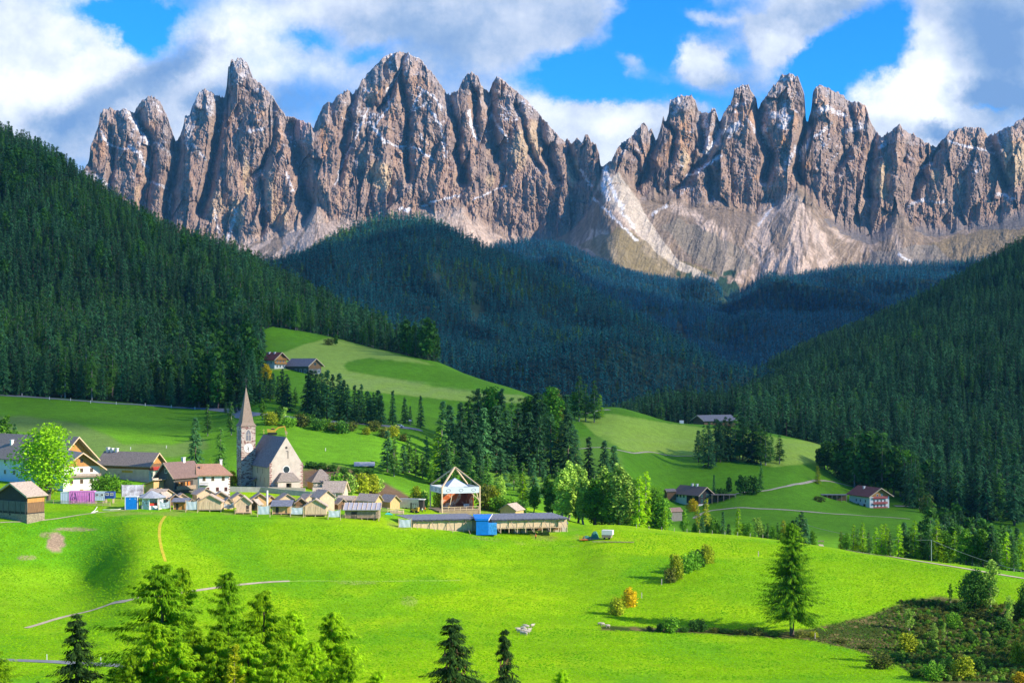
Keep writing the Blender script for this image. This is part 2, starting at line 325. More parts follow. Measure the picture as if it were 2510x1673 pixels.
fr([(690,1080),(760,1068),(800,1075),(870,1100),(960,1150),(700,1150)], (0.20,0.11,0.07), .95, bk | (YY > 605), 5)
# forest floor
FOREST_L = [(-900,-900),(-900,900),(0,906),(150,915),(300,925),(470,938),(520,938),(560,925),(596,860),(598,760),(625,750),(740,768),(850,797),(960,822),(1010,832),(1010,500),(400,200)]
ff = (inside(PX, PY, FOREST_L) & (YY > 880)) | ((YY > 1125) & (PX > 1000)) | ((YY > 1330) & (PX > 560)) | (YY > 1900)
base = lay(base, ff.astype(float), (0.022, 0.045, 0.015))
gm = bpy.data.materials.new('grass_ground'); gm.use_nodes = True; n = N(gm.node_tree); b = n.nodes['Principled BSDF']
b.inputs['Roughness'].default_value = 0.9; b.inputs['Specular IOR Level'].default_value = 0.05
va = n.new('ShaderNodeVertexColor'); va.layer_name = 'Col'; tc = n.new('ShaderNodeTexCoord'); v = tc.outputs['Object']
f1 = n.noise(v, 1.5, 5, 0.78); f2 = n.noise(v, 0.22, 3, 0.6)
k = n.math('MULTIPLY', n.mapr(f1, .32, .68, .62, 1.36, 'LINEAR'), n.mapr(f2, .3, .7, .86, 1.14, 'LINEAR'))
vm_ = n.new('ShaderNodeVectorMath', operation='SCALE'); n.link(va.outputs[0], vm_.inputs[0]); n.link(k, vm_.inputs[3]); n.link(vm_.outputs[0], b.inputs['Base Color'])
bp = n.new('ShaderNodeBump'); bp.inputs['Distance'].default_value = 0.55; bp.inputs['Strength'].default_value = 0.8
n.link(n.noise(v, 1.1, 5, 0.75), bp.inputs['Height']); n.link(bp.outputs[0], b.inputs['Normal'])
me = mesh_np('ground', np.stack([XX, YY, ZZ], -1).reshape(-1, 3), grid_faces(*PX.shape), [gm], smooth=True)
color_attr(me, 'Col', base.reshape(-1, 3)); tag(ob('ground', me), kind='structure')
gx, gy = np.meshgrid(np.arange(-900, 901, 30.0), np.arange(-300, 203, 20.0)); gzz = ground(gx, np.minimum(gy, 199.9))-0.02*(gy > 199)
me = mesh_np('near_hillside', np.stack([gx, gy, gzz], -1).reshape(-1, 3), grid_faces(*gx.shape), [gm], smooth=True)
color_attr(me, 'Col', np.ones((gx.size, 3))*np.array((0.10, 0.33, 0.02))); tag(ob('near_hillside', me), kind='structure')
# --- forested middle mountains
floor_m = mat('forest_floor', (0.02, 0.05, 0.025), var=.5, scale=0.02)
class Sheet:
    def __init__(s, name, crest, base, seed, amp, x0, x1):
        s.c = crest; s.b = base; s.seed = seed; s.amp = amp
        cs = np.arange(x0, x1, 8.0); ts = np.linspace(0, 1.35, 120); P, T = np.meshgrid(cs, ts)
        X, Y, Z = s.pos(P, T); s.me = mesh_np(name, np.stack([X, Y, Z], -1).reshape(-1, 3), grid_faces(*P.shape), [floor_m], smooth=True)
        tag(ob(name, s.me), kind='structure'); s.x0, s.x1 = x0, x1
    def pos(s, P, T):
        c = s.c; b = s.b
        cy = np.interp(P, [q[0] for q in c], [q[1] for q in c]); cY = np.interp(P, [q[0] for q in c], [q[2] for q in c])
        by = np.interp(P, [q[0] for q in b], [q[1] for q in b]); bY = np.interp(P, [q[0] for q in b], [q[2] for q in b])
        Y = bY+(cY-bY)*T; zc = (HZ-cy)/FP*cY; zb = (HZ-by)/FP*bY
        Z = np.where(T <= 1, zb+(zc-zb)*T**0.9, zc-(T-1)*(cY-bY)*0.45)
        X = (P-CX)/FP*Y; e = np.clip(T, 0, 1); e = e*(1-e)*4*np.where(T > 1, 0, 1)
        Z = Z+e*s.amp*(ridged(X/520+.35*Y/520, Y/900, 3, s.seed)-.6)*2+e*fbm(X/140, Y/140, 3, s.seed+5)*36
        return X, Y, Z
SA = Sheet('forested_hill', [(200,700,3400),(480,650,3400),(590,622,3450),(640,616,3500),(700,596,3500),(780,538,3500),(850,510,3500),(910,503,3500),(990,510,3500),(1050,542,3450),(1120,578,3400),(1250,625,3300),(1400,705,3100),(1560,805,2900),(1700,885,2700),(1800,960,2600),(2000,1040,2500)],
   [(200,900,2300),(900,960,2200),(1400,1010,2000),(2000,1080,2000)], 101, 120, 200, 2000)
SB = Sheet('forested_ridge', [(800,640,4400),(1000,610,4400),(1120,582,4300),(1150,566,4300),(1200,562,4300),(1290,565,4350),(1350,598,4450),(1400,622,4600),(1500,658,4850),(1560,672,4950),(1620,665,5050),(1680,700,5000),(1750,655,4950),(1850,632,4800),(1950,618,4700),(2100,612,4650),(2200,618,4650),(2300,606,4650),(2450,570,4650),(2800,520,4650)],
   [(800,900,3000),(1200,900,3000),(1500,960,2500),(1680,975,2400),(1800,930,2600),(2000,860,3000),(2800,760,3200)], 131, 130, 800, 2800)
# ================================================================== ROCK MASSIF
def cv(ox, oy, s, pts): return [((ox+x/s)/K, (oy+y/s)/K) for x, y in pts]
C1 = lambda p: cv(150, 100, 2.613, p); C2 = lambda p: cv(700, 100, 2.614, p)
C3 = lambda p: cv(1400, 150, 2.613, p); C4 = lambda p: cv(1900, 150, 2.613, p)
CREST = [(-200, 480), (60, 430), (150, 410)]+C1([(120,860),(150,820),(180,760),(187,680),(213,610),(238,550),(247,470),(270,440),(310,425),(345,450),(380,445),(408,430),(450,450),(472,455),(480,430),(520,380),(575,352),(620,375),(660,440),(690,520),(720,610),(745,650),(765,590),(785,540),(792,480),(812,490),(845,410),(885,325),(920,308),(955,320),(985,345),(1045,360),(1063,280),(1068,170),(1090,130),(1160,118),(1198,150),(1213,190),(1225,235),(1290,285),(1350,345),(1400,430),(1440,480),(1470,488),(1520,500),(1590,530),(1612,560)])+C2(
 [(180,560),(200,500),(245,410),(270,395),(300,400),(335,345),(375,325),(415,325),(430,340),(465,300),(500,240),(560,180),(620,110),(660,85),(740,68),(800,85),(850,115),(900,165),(950,215),(990,280),(1030,335),(1050,340),(1075,325),(1105,320),(1135,250),(1160,215),(1190,203),(1230,225),(1250,275),(1285,325),(1302,335),(1325,280),(1343,235),(1375,235),(1420,280),(1460,310),(1530,365),(1580,420),(1625,470),(1690,540),(1750,610),(1790,650),(1802,630),(1838,662),(1850,640),(1870,625),(1895,660),(1918,610),(1938,600),(1950,635),(1990,670),(2010,730),(2018,800)])+C3(
 [(190,672),(210,665),(255,640),(310,540),(330,525),(380,490),(430,430),(468,388),(488,415),(498,445),(515,435),(540,510),(560,480),(590,355),(602,390),(612,370),(625,330),(632,250),(700,220),(730,225),(770,215),(795,250),(815,320),(850,335),(890,320),(920,288),(935,330),(948,400),(975,330),(1015,280),(1040,230),(1045,180),(1100,155),(1135,148),(1150,190),(1185,240),(1197,310),(1207,285),(1240,235),(1275,180),(1320,130),(1350,95),(1400,83),(1450,100),(1475,150),(1495,220),(1504,380),(1520,388)])+C4(
 [(210,380),(233,300),(241,200),(257,165),(290,152),(340,165),(390,205),(405,195),(440,225),(480,270),(530,268),(580,280),(605,370),(640,440),(680,490),(720,460),(765,425),(801,403),(815,435),(860,465),(885,460),(920,500),(980,530),(1030,550),(1060,515),(1100,480),(1120,445),(1220,422),(1330,430),(1360,480),(1400,470),(1450,440),(1520,410),(1594,355)])+[(2420,240),(2520,215),(2700,260)]
CLIFF = [(-200,640),(180,600),(420,600),(500,572),(560,562),(640,550),(700,528),(728,486),(752,520),(850,520),(1000,505),(1060,495),(1120,545),(1200,560),(1290,548),(1345,520),(1374,440),(1385,395),(1420,400),(1470,462),(1560,472),(1640,480),(1740,492),(1790,478),(1832,440),(1870,478),(1950,545),(2020,545),(2060,505),(2130,548),(2260,522),(2400,490),(2700,500)]
mc = np.arange(-160, 2640, 1.75); nr = 430
cr = np.interp(mc, [p[0] for p in CREST], [p[1] for p in CREST])
cr = cr-(ridged(mc/6.5, mc*0+3, 3, 3)-.5)*11*(0.35+vn(mc/40, mc*0, 8))+1+fbm(mc/3.1, mc*0+9, 2, 5)*4
PB = 760.0; tv = np.linspace(0, 1, nr)[:, None]**0.92
P = np.repeat(mc[None], nr, 0); Q = PB+(cr[None]-PB)*tv
cl = np.interp(mc, [p[0] for p in CLIFF], [p[1] for p in CLIFF])[None]+fbm(P/22, Q*0, 4, 14)*26
# distance below / beside the skyline in picture units gives each tower its roundness
dist = np.full(P.shape, 1e9); w = 46
for k in range(-w, w+1, 2):
    idx = np.clip(np.arange(len(mc))+k, 0, len(mc)-1); dist = np.minimum(dist, np.hypot(k*1.75, np.maximum(Q-cr[idx][None], 0)))
rd = 1-np.sqrt(1-(1-np.clip(dist/75, 0, 1))**2)
GULLY = [(C1([(745,650),(735,800),(700,1000),(680,1150)]),150,9),(C1([(1045,360),(1000,600),(960,850),(900,1100)]),190,9),(C1([(1465,560),(1530,750),(1560,1000),(1600,1080)]),170,13),(C1([(475,460),(570,640),(560,860),(520,1080)]),130,8),
 (C1([(320,560),(330,700),(310,940)]),80,6),(C1([(1290,900),(1280,1250)]),60,5),(C1([(1350,350),(1370,620),(1300,800),(1180,900)]),70,6),(C2([(770,75),(720,210),(640,380),(600,440)]),110,5),(C2([(735,200),(775,450),(780,900)]),120,6),(C2([(1040,340),(1090,520),(1110,760),(1140,900)]),150,8),
 (C2([(1300,335),(1320,560),(1350,760)]),130,8),(C2([(1620,480),(1640,640),(1740,900)]),120,7),(C2([(1790,650),(1880,900)]),110,7),(C2([(430,340),(380,700),(330,900)]),90,6),(C2([(1480,420),(1560,700),(1640,830)]),80,6),(C2([(1210,330),(1240,640)]),60,6),
 (C3([(540,510),(480,700),(380,860)]),110,8),(C3([(820,330),(850,600),(720,780),(560,900)]),120,8),(C3([(945,400),(950,480),(850,640),(720,760)]),120,8),(C3([(1200,310),(1215,450),(1270,600),(1240,760)]),150,8),(C3([(1507,390),(1470,560),(1460,780)]),170,7),(C3([(600,390),(660,450),(650,640)]),80,5),(C3([(880,700),(890,900)]),60,6),(C3([(330,525),(430,640),(420,800)]),60,6),
 (C4([(640,440),(610,620),(600,860)]),110,7),(C4([(1030,550),(940,700),(880,860)]),110,8),(C4([(1370,480),(1420,640),(1480,800)]),120,8),(C4([(480,270),(520,500),(380,700)]),70,6),(C4([(870,470),(830,640)]),60,6)]
gul = np.zeros(P.shape); gmask = np.zeros(P.shape)
wx = P+fbm(P/26, Q/26, 3, 61)*14; wy = Q+fbm(P/26+30, Q/26, 3, 66)*14
for ln, a, gw in GULLY:
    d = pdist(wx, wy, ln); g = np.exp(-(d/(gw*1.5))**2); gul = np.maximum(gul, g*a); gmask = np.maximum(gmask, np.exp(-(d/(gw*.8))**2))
ins = np.clip((cl-Q)/30, 0, 1)                        # 1 on the walls, 0 on the scree
clg = np.interp(mc, [p[0] for p in CLIFF], [p[1] for p in CLIFF]); ke = np.hanning(101); clg = np.convolve(np.pad(clg, 50, 'edge'), ke/ke.sum(), 'valid')[None]+P*0
up = np.maximum(clg-Q, 0)
rib = ridged(P/34+fbm(P/80, Q/80, 3, 71)*1.6, Q/420, 5, 73)       # vertical ribs
rib = (rib-.6)*(.35+1.3*vn(P/85+9, Q/110, 303))+.6
rib2 = ridged(P/8.0+fbm(P/30, Q/60, 3, 75)*1.4, Q/120, 3, 76)
def facet(x, y, s):
    ix, iy = np.floor(x), np.floor(y); bd = np.full(x.shape, 1e9); o_ = np.zeros(x.shape)
    for i in (-1, 0, 1):
        for j in (-1, 0, 1):
            cx_, cy_ = ix+i, iy+j; h1 = _h(cx_, cy_, s); h2 = _h(cx_, cy_, s+1); h3 = _h(cx_, cy_, s+2); h4 = _h(cx_, cy_, s+3)
            dx, dy = x-cx_-h1, y-cy_-h2; d = dx*dx+dy*dy; m = d < bd; bd = np.where(m, d, bd); o_ = np.where(m, (h3-.5)+dx*(h4-.5)*1.6+dy*(h3*7 % 1-.5)*.9, o_)
    return o_
jx, jy = fbm(P/40, Q/90, 3, 401)*16, fbm(P/30, Q/40, 3, 402)*14
fa1 = facet((P+jx+Q*.10)/25, (Q+jy)/120, 411); fa2 = facet((P+jx-Q*.06)/9, (Q+jy)/40, 421); fa3 = facet((P+Q*.3)/3.8, (Q-P*.2)/11, 431)
led = ridged(P/110+Q/60, Q/24-P/70, 3, 81)                        # slanting ledges
lump = fbm(P/44, Q/60, 4, 91)
Y = 6250+np.minimum(up, 400)*1.15+40*(up > 0)
Yb = 6250-np.maximum(Q-clg, 0)*4.6
# spurs and runnels of the scree
scr = (fbm(P/16+fbm(P/60, Q/60, 2, 93)*3, Q/95, 4, 95))*22+ridged(P/60+Q/200, Q/160, 3, 97)*-70+35+fa3*4+fbm(P/9, Q/9, 3, 98)*10
Y = np.where(Q > clg, np.maximum(Yb, 4950), Y)
Y = Y+ins*(fa1*42+fa2*10+fa3*4-rib*24-rib2*3-led*14*sstep(0, 60, up)-lump*95+gul*.75+rd*60+60)+(1-ins)*scr*np.clip((Q-cl)/40, 0, 1)+fbm(P/3.2, Q/3.2, 3, 99)*(9*ins+4)
Xm = (P-CX)/FP*Y; Zm = (HZ-Q)/FP*Y
# surface normal for snow and ledges
def grad_n(X, Y, Z):
    ax = np.stack([np.gradient(X, axis=1), np.gradient(Y, axis=1), np.gradient(Z, axis=1)], -1)
    ay = np.stack([np.gradient(X, axis=0), np.gradient(Y, axis=0), np.gradient(Z, axis=0)], -1)
    c = np.cross(ax, ay); return c/(np.linalg.norm(c, axis=-1, keepdims=True)+1e-9)
nn = grad_n(Xm, Y, Zm); nz_ = np.abs(nn[..., 2])
# colours of the stone, darker along the gully lines
t1 = fbm(P/40, Q/70, 4, 111)+.5; t2 = fbm(P/6+fbm(P/30, Q/30, 2, 9)*2, Q/42, 4, 113)+.5; t3 = fbm(P/2.6, Q/3.4, 3, 115)+.5; t4 = fbm(P/3+fbm(P/20, Q/30, 2, 19)*2, Q/30, 3, 118)+.5
rock = np.ones(P.shape+(3,))*np.array((0.270, 0.185, 0.138))
rock = lay(rock, sstep(.42, .7, t1)*.6, (0.37, 0.225, 0.145))
rock = lay(rock, sstep(.50, .68, t2)*.55, (0.195, 0.142, 0.118))
rock = lay(rock, sstep(.52, .72, 1-t2)*.4, (0.40, 0.29, 0.20))
OR = (0.42, 0.235, 0.120); YE = (0.50, 0.36, 0.21)
for pts, c, w_, h_, a in [(C2([(560,340)]),OR,20,26,1),(C2([(250,640)]),OR,12,48,.8),(C2([(600,860)]),YE,30,36,.95),(C2([(640,930)]),YE,16,14,.9),(C2([(690,470)]),OR,14,24,.6),(C2([(500,760)]),YE,10,26,.5),(C2([(850,250)]),OR,26,50,.45),(C2([(1500,700)]),YE,22,50,.7),(C2([(1600,640)]),YE,20,50,.7),(C2([(1840,850)]),YE,16,36,1),(C2([(1320,890)]),YE,12,16,.6),(C2([(1200,400)]),OR,12,40,.4),
  (C1([(260,640)]),OR,14,50,.6),(C1([(210,700)]),OR,8,30,.6),(C1([(330,500)]),OR,8,30,.5),(C1([(1190,880)]),YE,10,56,.8),(C1([(1340,980)]),YE,18,40,.5),(C1([(1400,1130)]),YE,22,26,.6),(C1([(490,980)]),YE,8,26,.5),(C1([(1530,560)]),(.36,.20,.16),20,26,.8),(C1([(1270,450)]),OR,14,40,.5),(C1([(1390,620)]),OR,10,50,.6),(C1([(1000,1050)]),YE,24,34,.5),(C1([(1110,1120)]),YE,22,40,.6),
  (C3([(730,480)]),OR,16,50,.9),(C3([(725,640)]),YE,10,34,.8),(C3([(630,570)]),OR,12,30,.6),(C3([(560,650)]),OR,12,12,.5),(C3([(1130,330)]),OR,28,34,.6),(C3([(1365,520)]),OR,16,14,.9),(C3([(1390,190)]),OR,18,30,.5),(C3([(1270,820)]),YE,16,20,.5),(C3([(1180,750)]),OR,14,10,.6),(C3([(840,840)]),OR,6,16,.5),
  (C4([(690,760)]),YE,17,46,1.2),(C4([(540,330)]),OR,18,26,.9),(C4([(300,250)]),OR,20,16,.8),(C4([(1250,490)]),OR,44,18,.8),(C4([(1540,620)]),YE,34,70,.9),(C4([(1030,740)]),YE,12,22,.6),(C4([(1170,780)]),YE,10,22,.6),(C4([(210,670)]),OR,12,10,.9),(C4([(1560,480)]),OR,24,24,.6),(C4([(800,480)]),OR,12,22,.5),(C4([(120,370)]),OR,10,26,.6),(C4([(60,510)]),OR,14,12,.7)]:
    x0, y0 = pts[0]; m = np.exp(-(((wx-x0)/w_)**2+((wy-y0)/h_)**2)); m = sstep(.30, .62, m*(.55+.9*t4))*a*.95
    rock = lay(rock, np.clip(m, 0, 1)*ins, c)
rock = rock*(0.72+0.55*t3[..., None])
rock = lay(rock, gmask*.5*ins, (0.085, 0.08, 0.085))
# scree, alpine turf
scree = np.ones(P.shape+(3,))*np.array((0.50, 0.37, 0.28))
AP = [(727,485),(540,600),(1060,490),(1035,495),(1385,395),(1560,472),(1660,480),(1832,442),(1995,520),(2060,505),(2250,520)]
ang = np.zeros(P.shape); best = np.full(P.shape, 1e9); rr = np.zeros(P.shape)
for x0, y0 in AP:
    dd = np.hypot((P-x0)*1.4, np.maximum(Q-y0, 1)*.6)+(Q < y0-4)*500; m = dd < best; best = np.where(m, dd, best); ang = np.where(m, np.arctan2(P-x0, Q-y0+14)+x0, ang); rr = np.where(m, Q-y0, rr)
stk = fbm(ang*11, rr/160, 4, 131)+.5; stk2 = fbm(ang*34+fbm(P/12, Q/30, 2, 5), rr/40, 3, 137)+.5
turf = sstep(.50, .60, stk*.75+.25*t1+fbm(P/26, Q/30, 3, 140)*.30)*(1-np.exp(-(best/45)**2))
scree = lay(scree, sstep(.45, .7, stk2)*.5, (0.36, 0.29, 0.24))
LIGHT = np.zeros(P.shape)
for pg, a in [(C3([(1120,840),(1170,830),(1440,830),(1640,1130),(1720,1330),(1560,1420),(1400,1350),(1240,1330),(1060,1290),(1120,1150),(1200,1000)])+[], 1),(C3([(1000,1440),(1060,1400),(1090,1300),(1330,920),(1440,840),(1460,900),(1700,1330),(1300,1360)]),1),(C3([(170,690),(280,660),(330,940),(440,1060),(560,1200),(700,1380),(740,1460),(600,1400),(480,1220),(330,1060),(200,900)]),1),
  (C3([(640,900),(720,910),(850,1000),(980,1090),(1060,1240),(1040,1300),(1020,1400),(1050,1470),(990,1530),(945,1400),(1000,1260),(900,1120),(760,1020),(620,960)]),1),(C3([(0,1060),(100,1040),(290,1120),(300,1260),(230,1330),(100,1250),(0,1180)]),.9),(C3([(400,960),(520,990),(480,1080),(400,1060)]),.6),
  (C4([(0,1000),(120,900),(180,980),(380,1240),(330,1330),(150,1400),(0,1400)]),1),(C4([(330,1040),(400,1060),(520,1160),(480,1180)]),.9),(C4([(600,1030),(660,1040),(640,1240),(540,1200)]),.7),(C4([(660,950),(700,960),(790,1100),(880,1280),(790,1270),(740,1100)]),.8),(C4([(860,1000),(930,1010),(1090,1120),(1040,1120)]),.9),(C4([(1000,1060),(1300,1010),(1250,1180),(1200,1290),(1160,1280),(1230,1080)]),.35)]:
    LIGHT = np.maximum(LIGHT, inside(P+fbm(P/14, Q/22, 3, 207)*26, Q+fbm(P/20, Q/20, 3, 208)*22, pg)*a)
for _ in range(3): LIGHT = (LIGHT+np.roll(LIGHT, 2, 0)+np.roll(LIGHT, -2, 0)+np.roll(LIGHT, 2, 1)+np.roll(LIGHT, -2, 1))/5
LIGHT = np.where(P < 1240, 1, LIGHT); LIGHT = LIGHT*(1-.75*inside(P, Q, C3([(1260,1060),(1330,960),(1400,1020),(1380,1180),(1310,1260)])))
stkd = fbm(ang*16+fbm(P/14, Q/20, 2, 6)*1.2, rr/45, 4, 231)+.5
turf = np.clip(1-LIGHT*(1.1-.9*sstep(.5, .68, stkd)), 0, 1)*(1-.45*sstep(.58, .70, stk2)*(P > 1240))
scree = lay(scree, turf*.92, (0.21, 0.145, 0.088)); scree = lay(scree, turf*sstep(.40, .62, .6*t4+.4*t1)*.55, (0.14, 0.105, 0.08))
def sband(poly, c, a, e=8):
    global scree
    m = inside(P+fbm(P/20, Q/20, 3, 7)*e*2, Q+fbm(P/20, Q/20, 3, 8)*e*2, poly)*a; scree = lay(scree, m, c)
sband([(1440,520),(1560,600),(1660,630),(1560,660),(1400,610),(1330,560)], (0.19, 0.150, 0.060), .65)
sband([(1560,500),(1680,560),(1740,600),(1660,640),(1600,600),(1520,520)], (0.20, 0.165, 0.120), .75)
sband([(1190,545),(1300,560),(1410,600),(1300,600),(1150,575)], (0.24, 0.20, 0.17), .6)
sband([(2130,560),(2352,500),(2600,500),(2600,640),(2250,640),(2160,620)], (0.24, 0.17, 0.07), .55)
sband([(2000,580),(2150,560),(2230,640),(1980,620)], (0.21, 0.18, 0.15), .7)
sband([(1420,395),(1470,465),(1500,520),(1560,600),(1660,650),(1640,660),(1540,610),(1450,520),(1370,430)], (0.52,0.43,0.33), .8, 4)
# dwarf pine creeping up the lower slopes
dp = sstep(.48, .60, sstep(600, 690, Q+fbm(P/24, Q/24, 4, 151)*90)*.75+.25*t1)*(P > 1380)
dp2 = dp*(1-.85*sstep(.56, .62, fbm(ang*9, rr/200, 3, 157)+.5))
scree = lay(scree, np.clip(dp2, 0, 1), (0.022, 0.052, 0.030))
scree = scree*(0.78+0.44*t3[..., None])
# the lower cliff belt under the right wall
belt = inside(P+fbm(P/12, Q/12, 3, 7)*16, Q+fbm(P/20, Q/9, 3, 8)*12, [(1890,505),(1960,500),(2050,512),(2050,540),(2000,562),(1930,535)]) | inside(P, Q+fbm(P/14, Q/9, 3, 18)*14, [(2110,498),(2352,470),(2600,460),(2600,520),(2352,525),(2230,528),(2150,548),(2100,530)])
bandm = belt.astype(float)*.85
scree = lay(scree, bandm, (0.15, 0.13, 0.125))
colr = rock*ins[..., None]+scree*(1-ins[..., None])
# snow: ledges high up, caught in gullies and streaks
hgt = np.clip((560-Q)/330, 0, 1); sn = sstep(.30, .70, fbm((P+.8*Q)/5, (Q-.5*P)/2.2, 3, 441)+.5)
pk = np.exp(-((Q-cr[None])/60)**2)
s_led = sstep(.58, .74, led*.42+.34*(.35*sn+.65*(fbm(P/4, Q/4, 3, 163)+.5))+.25*nz_+hgt*.05-.135)
snow = s_led*sstep(.25, .75, hgt+.9*fbm(P/60, Q/60, 3, 167))*ins
for pts, w_, a in [(C2([(560,560),(640,650),(740,680),(840,690),(940,760)]),4.6,1),(C2([(350,490),(470,540),(560,520)]),2,.8),(C2([(530,430),(440,640),(370,760),(320,920)]),2.4,.8),(C2([(790,90),(740,180),(650,320),(660,420),(560,560)]),3,.9),(C2([(880,320),(800,450),(900,400),(1000,560),(1030,740)]),4,.85),
   (C2([(1170,450),(1190,560),(1240,650)]),4,1),(C2([(1320,480),(1420,640)]),4,.9),(C2([(840,300),(950,350),(1000,440)]),3,.8),(C2([(880,1060),(980,1020),(1120,990)]),3,.9),(C2([(1200,1020),(1300,970),(1410,930)]),3,.7),(C2([(740,1080),(800,1085)]),5,.9),(C2([(860,600),(890,640)]),4,.8),
   (C1([(235,560),(300,660),(370,690),(420,690)]),2.6,.9),(C1([(410,430),(480,540),(560,660)]),5,.9),(C1([(430,680),(500,720),(560,830)]),5,.9),(C1([(870,330),(830,480),(800,640)]),14,.55),(C1([(960,340),(950,460)]),12,.45),(C1([(820,640),(930,760)]),4,.6),(C1([(1100,170),(1160,130),(1180,200),(1130,260)]),9,.5),(C1([(1200,580),(1290,570)]),4,.7),(C1([(600,400),(640,460)]),5,.6),(C1([(560,900),(680,940)]),4,.6),(C1([(600,650),(690,720)]),6,.5),
   (C1([(150,860),(250,890),(330,1000)]),9,.8),(C1([(700,980),(690,1100)]),2.5,.6),(C1([(1070,1270),(1120,1080)]),6,.7),(C1([(1010,1220),(980,1080)]),4,.6),(C1([(1440,850),(1490,960)]),3,.7),
   (C3([(210,690),(250,780),(300,900),(330,940)]),6,1),(C3([(230,680),(200,800),(240,880)]),6,.9),(C3([(740,740),(850,680),(960,610)]),5,.95),(C3([(850,340),(870,500),(860,580),(940,500),(940,450)]),7,.85),(C3([(640,260),(700,240),(660,330)]),8,.6),(C3([(960,470),(1080,390),(1010,480)]),6,.75),(C3([(1040,290),(1110,270)]),4,.9),(C3([(1230,430),(1260,530)]),7,.9),(C3([(1270,340),(1390,360),(1340,420)]),9,.8),(C3([(1320,120),(1430,110)]),6,.6),(C3([(1480,540),(1470,630)]),4,1),(C3([(1360,690),(1440,560)]),7,.6),(C3([(1130,370),(1180,450)]),4,.6),(C3([(350,560),(300,640)]),5,.5),
   (C3([(150,880),(290,1020),(420,1150)]),4,.8),(C3([(320,960),(400,1060)]),4,.7),(C3([(520,980),(610,930)]),4,.8),(C3([(1300,920),(1200,1050)]),3,.7),(C3([(60,700),(130,800)]),4,.7),
   (C4([(230,350),(330,300),(440,350)]),8,.85),(C4([(200,520),(300,450),(360,400)]),5,.8),(C4([(440,450),(580,420)]),8,.6),(C4([(160,640),(200,540)]),4,1),(C4([(1100,510),(1230,550),(1340,570)]),4,.9),(C4([(660,550),(700,535)]),5,.8),(C4([(860,920),(960,890),(1080,900)]),5,.7),(C4([(1420,850),(1530,880)]),5,.7),(C4([(790,1240),(870,1280)]),4,.9),(C4([(920,690),(1000,660)]),4,.6),(C4([(60,260),(60,420)]),9,.6)]:
    d = pdist(P+fbm(P/9, Q/9, 3, 171)*9, Q+fbm(P/9+9, Q/9, 3, 173)*9, pts); m = np.exp(-(d/(w_*1.0))**2)
    snow = np.maximum(snow, sstep(.38, .62, m*(.20+.45*led+.85*sn))*a)
snow = np.maximum(snow, sstep(.55, .7, pk*.55+.5*led+.2*(t3-.5))*.15*(Q < 330)*ins)
colr = lay(colr, np.clip(snow*(.55+.6*t3), 0, .9), (0.72, 0.72, 0.74))
rm = bpy.data.materials.new('dolomite_rock'); rm.use_nodes = True; n = N(rm.node_tree); b = n.nodes['Principled BSDF']; b.inputs['Roughness'].default_value = .95; b.inputs['Specular IOR Level'].default_value = .1
va = n.new('ShaderNodeVertexColor'); va.layer_name = 'Col'; tc = n.new('ShaderNodeTexCoord'); v = tc.outputs['Object']
mp = n.new('ShaderNodeMapping'); n.link(v, mp.inputs[0]); mp.inputs['Scale'].default_value = (1, 1, .22)
fa = n.noise(mp.outputs[0], .05, 6, .7); fb = n.noise(v, .16, 4, .7)
k = n.math('MULTIPLY', n.mapr(fa, .3, .7, .66, 1.30, 'LINEAR'), n.mapr(fb, .3, .7, .85, 1.15, 'LINEAR'))
vs = n.new('ShaderNodeVectorMath', operation='SCALE'); n.link(va.outputs[0], vs.inputs[0]); n.link(k, vs.inputs[3]); n.link(vs.outputs[0], b.inputs['Base Color'])
bp = n.new('ShaderNodeBump'); bp.inputs['Distance'].default_value = 7; bp.inputs['Strength'].default_value = .8; n.link(n.noise(mp.outputs[0], .035, 7, .68), bp.inputs['Height']); n.link(bp.outputs[0], b.inputs['Normal'])
# the far side falls away behind the crest, so the massif has its thickness
back = [(Xm, Y, Zm)]
bx, by_, bz = Xm[-1:], Y[-1:], Zm[-1:]
for q in (1, 2, 3, 4): back.append((bx*(1+.02*q), by_+q*160, bz-q*q*55-q*40))
Xf = np.concatenate([a[0] for a in back]); Yf = np.concatenate([a[1] for a in back]); Zf = np.concatenate([a[2] for a in back])
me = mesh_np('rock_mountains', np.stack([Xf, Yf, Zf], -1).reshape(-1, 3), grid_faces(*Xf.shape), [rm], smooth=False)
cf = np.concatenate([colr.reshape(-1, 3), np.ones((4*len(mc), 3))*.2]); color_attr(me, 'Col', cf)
tag(ob('rock_mountains', me), kind='structure')
# ------------------------------------------------------------------ clouds overhead whose shadow lies over the valley floor behind the village
cm_ = mat('cloud_white', (0.75, 0.77, 0.8), rough=1, var=.05, scale=.001)
n = N(cm_.node_tree); ms = n.new('ShaderNodeMixShader'); tb = n.new('ShaderNodeBsdfTransparent'); ms.inputs[0].default_value = .58   # thin cloud lets part of the sun through
n.link(n.nodes['Principled BSDF'].outputs[0], ms.inputs[1]); n.link(tb.outputs[0], ms.inputs[2]); n.link(ms.outputs[0], n.nodes['Material Output'].inputs[0])
def cloud(cx, cy, cz, rx, ry, rz, seed):
    nu, nv_ = 96, 40; u, v = np.meshgrid(np.linspace(0, 2*np.pi, nu), np.linspace(-np.pi/2, np.pi/2, nv_))
    x = np.cos(u)*np.cos(v); y = np.sin(u)*np.cos(v); z = np.sin(v)
    r = 1+fbm(x*1.6+9, y*1.6+z, 4, seed)*.42+fbm(x*6, y*6+z*4, 3, seed+3)*.12
    z = np.where(z < 0, z*.35, z)
    r[:, -1] = r[:, 0]
    me = mesh_np('cloud', np.stack([cx+x*r*rx, cy+y*r*ry, cz+z*r*rz], -1).reshape(-1, 3), grid_faces(nv_, nu), [cm_], smooth=True)
    tag(ob('cloud', me), kind='structure')
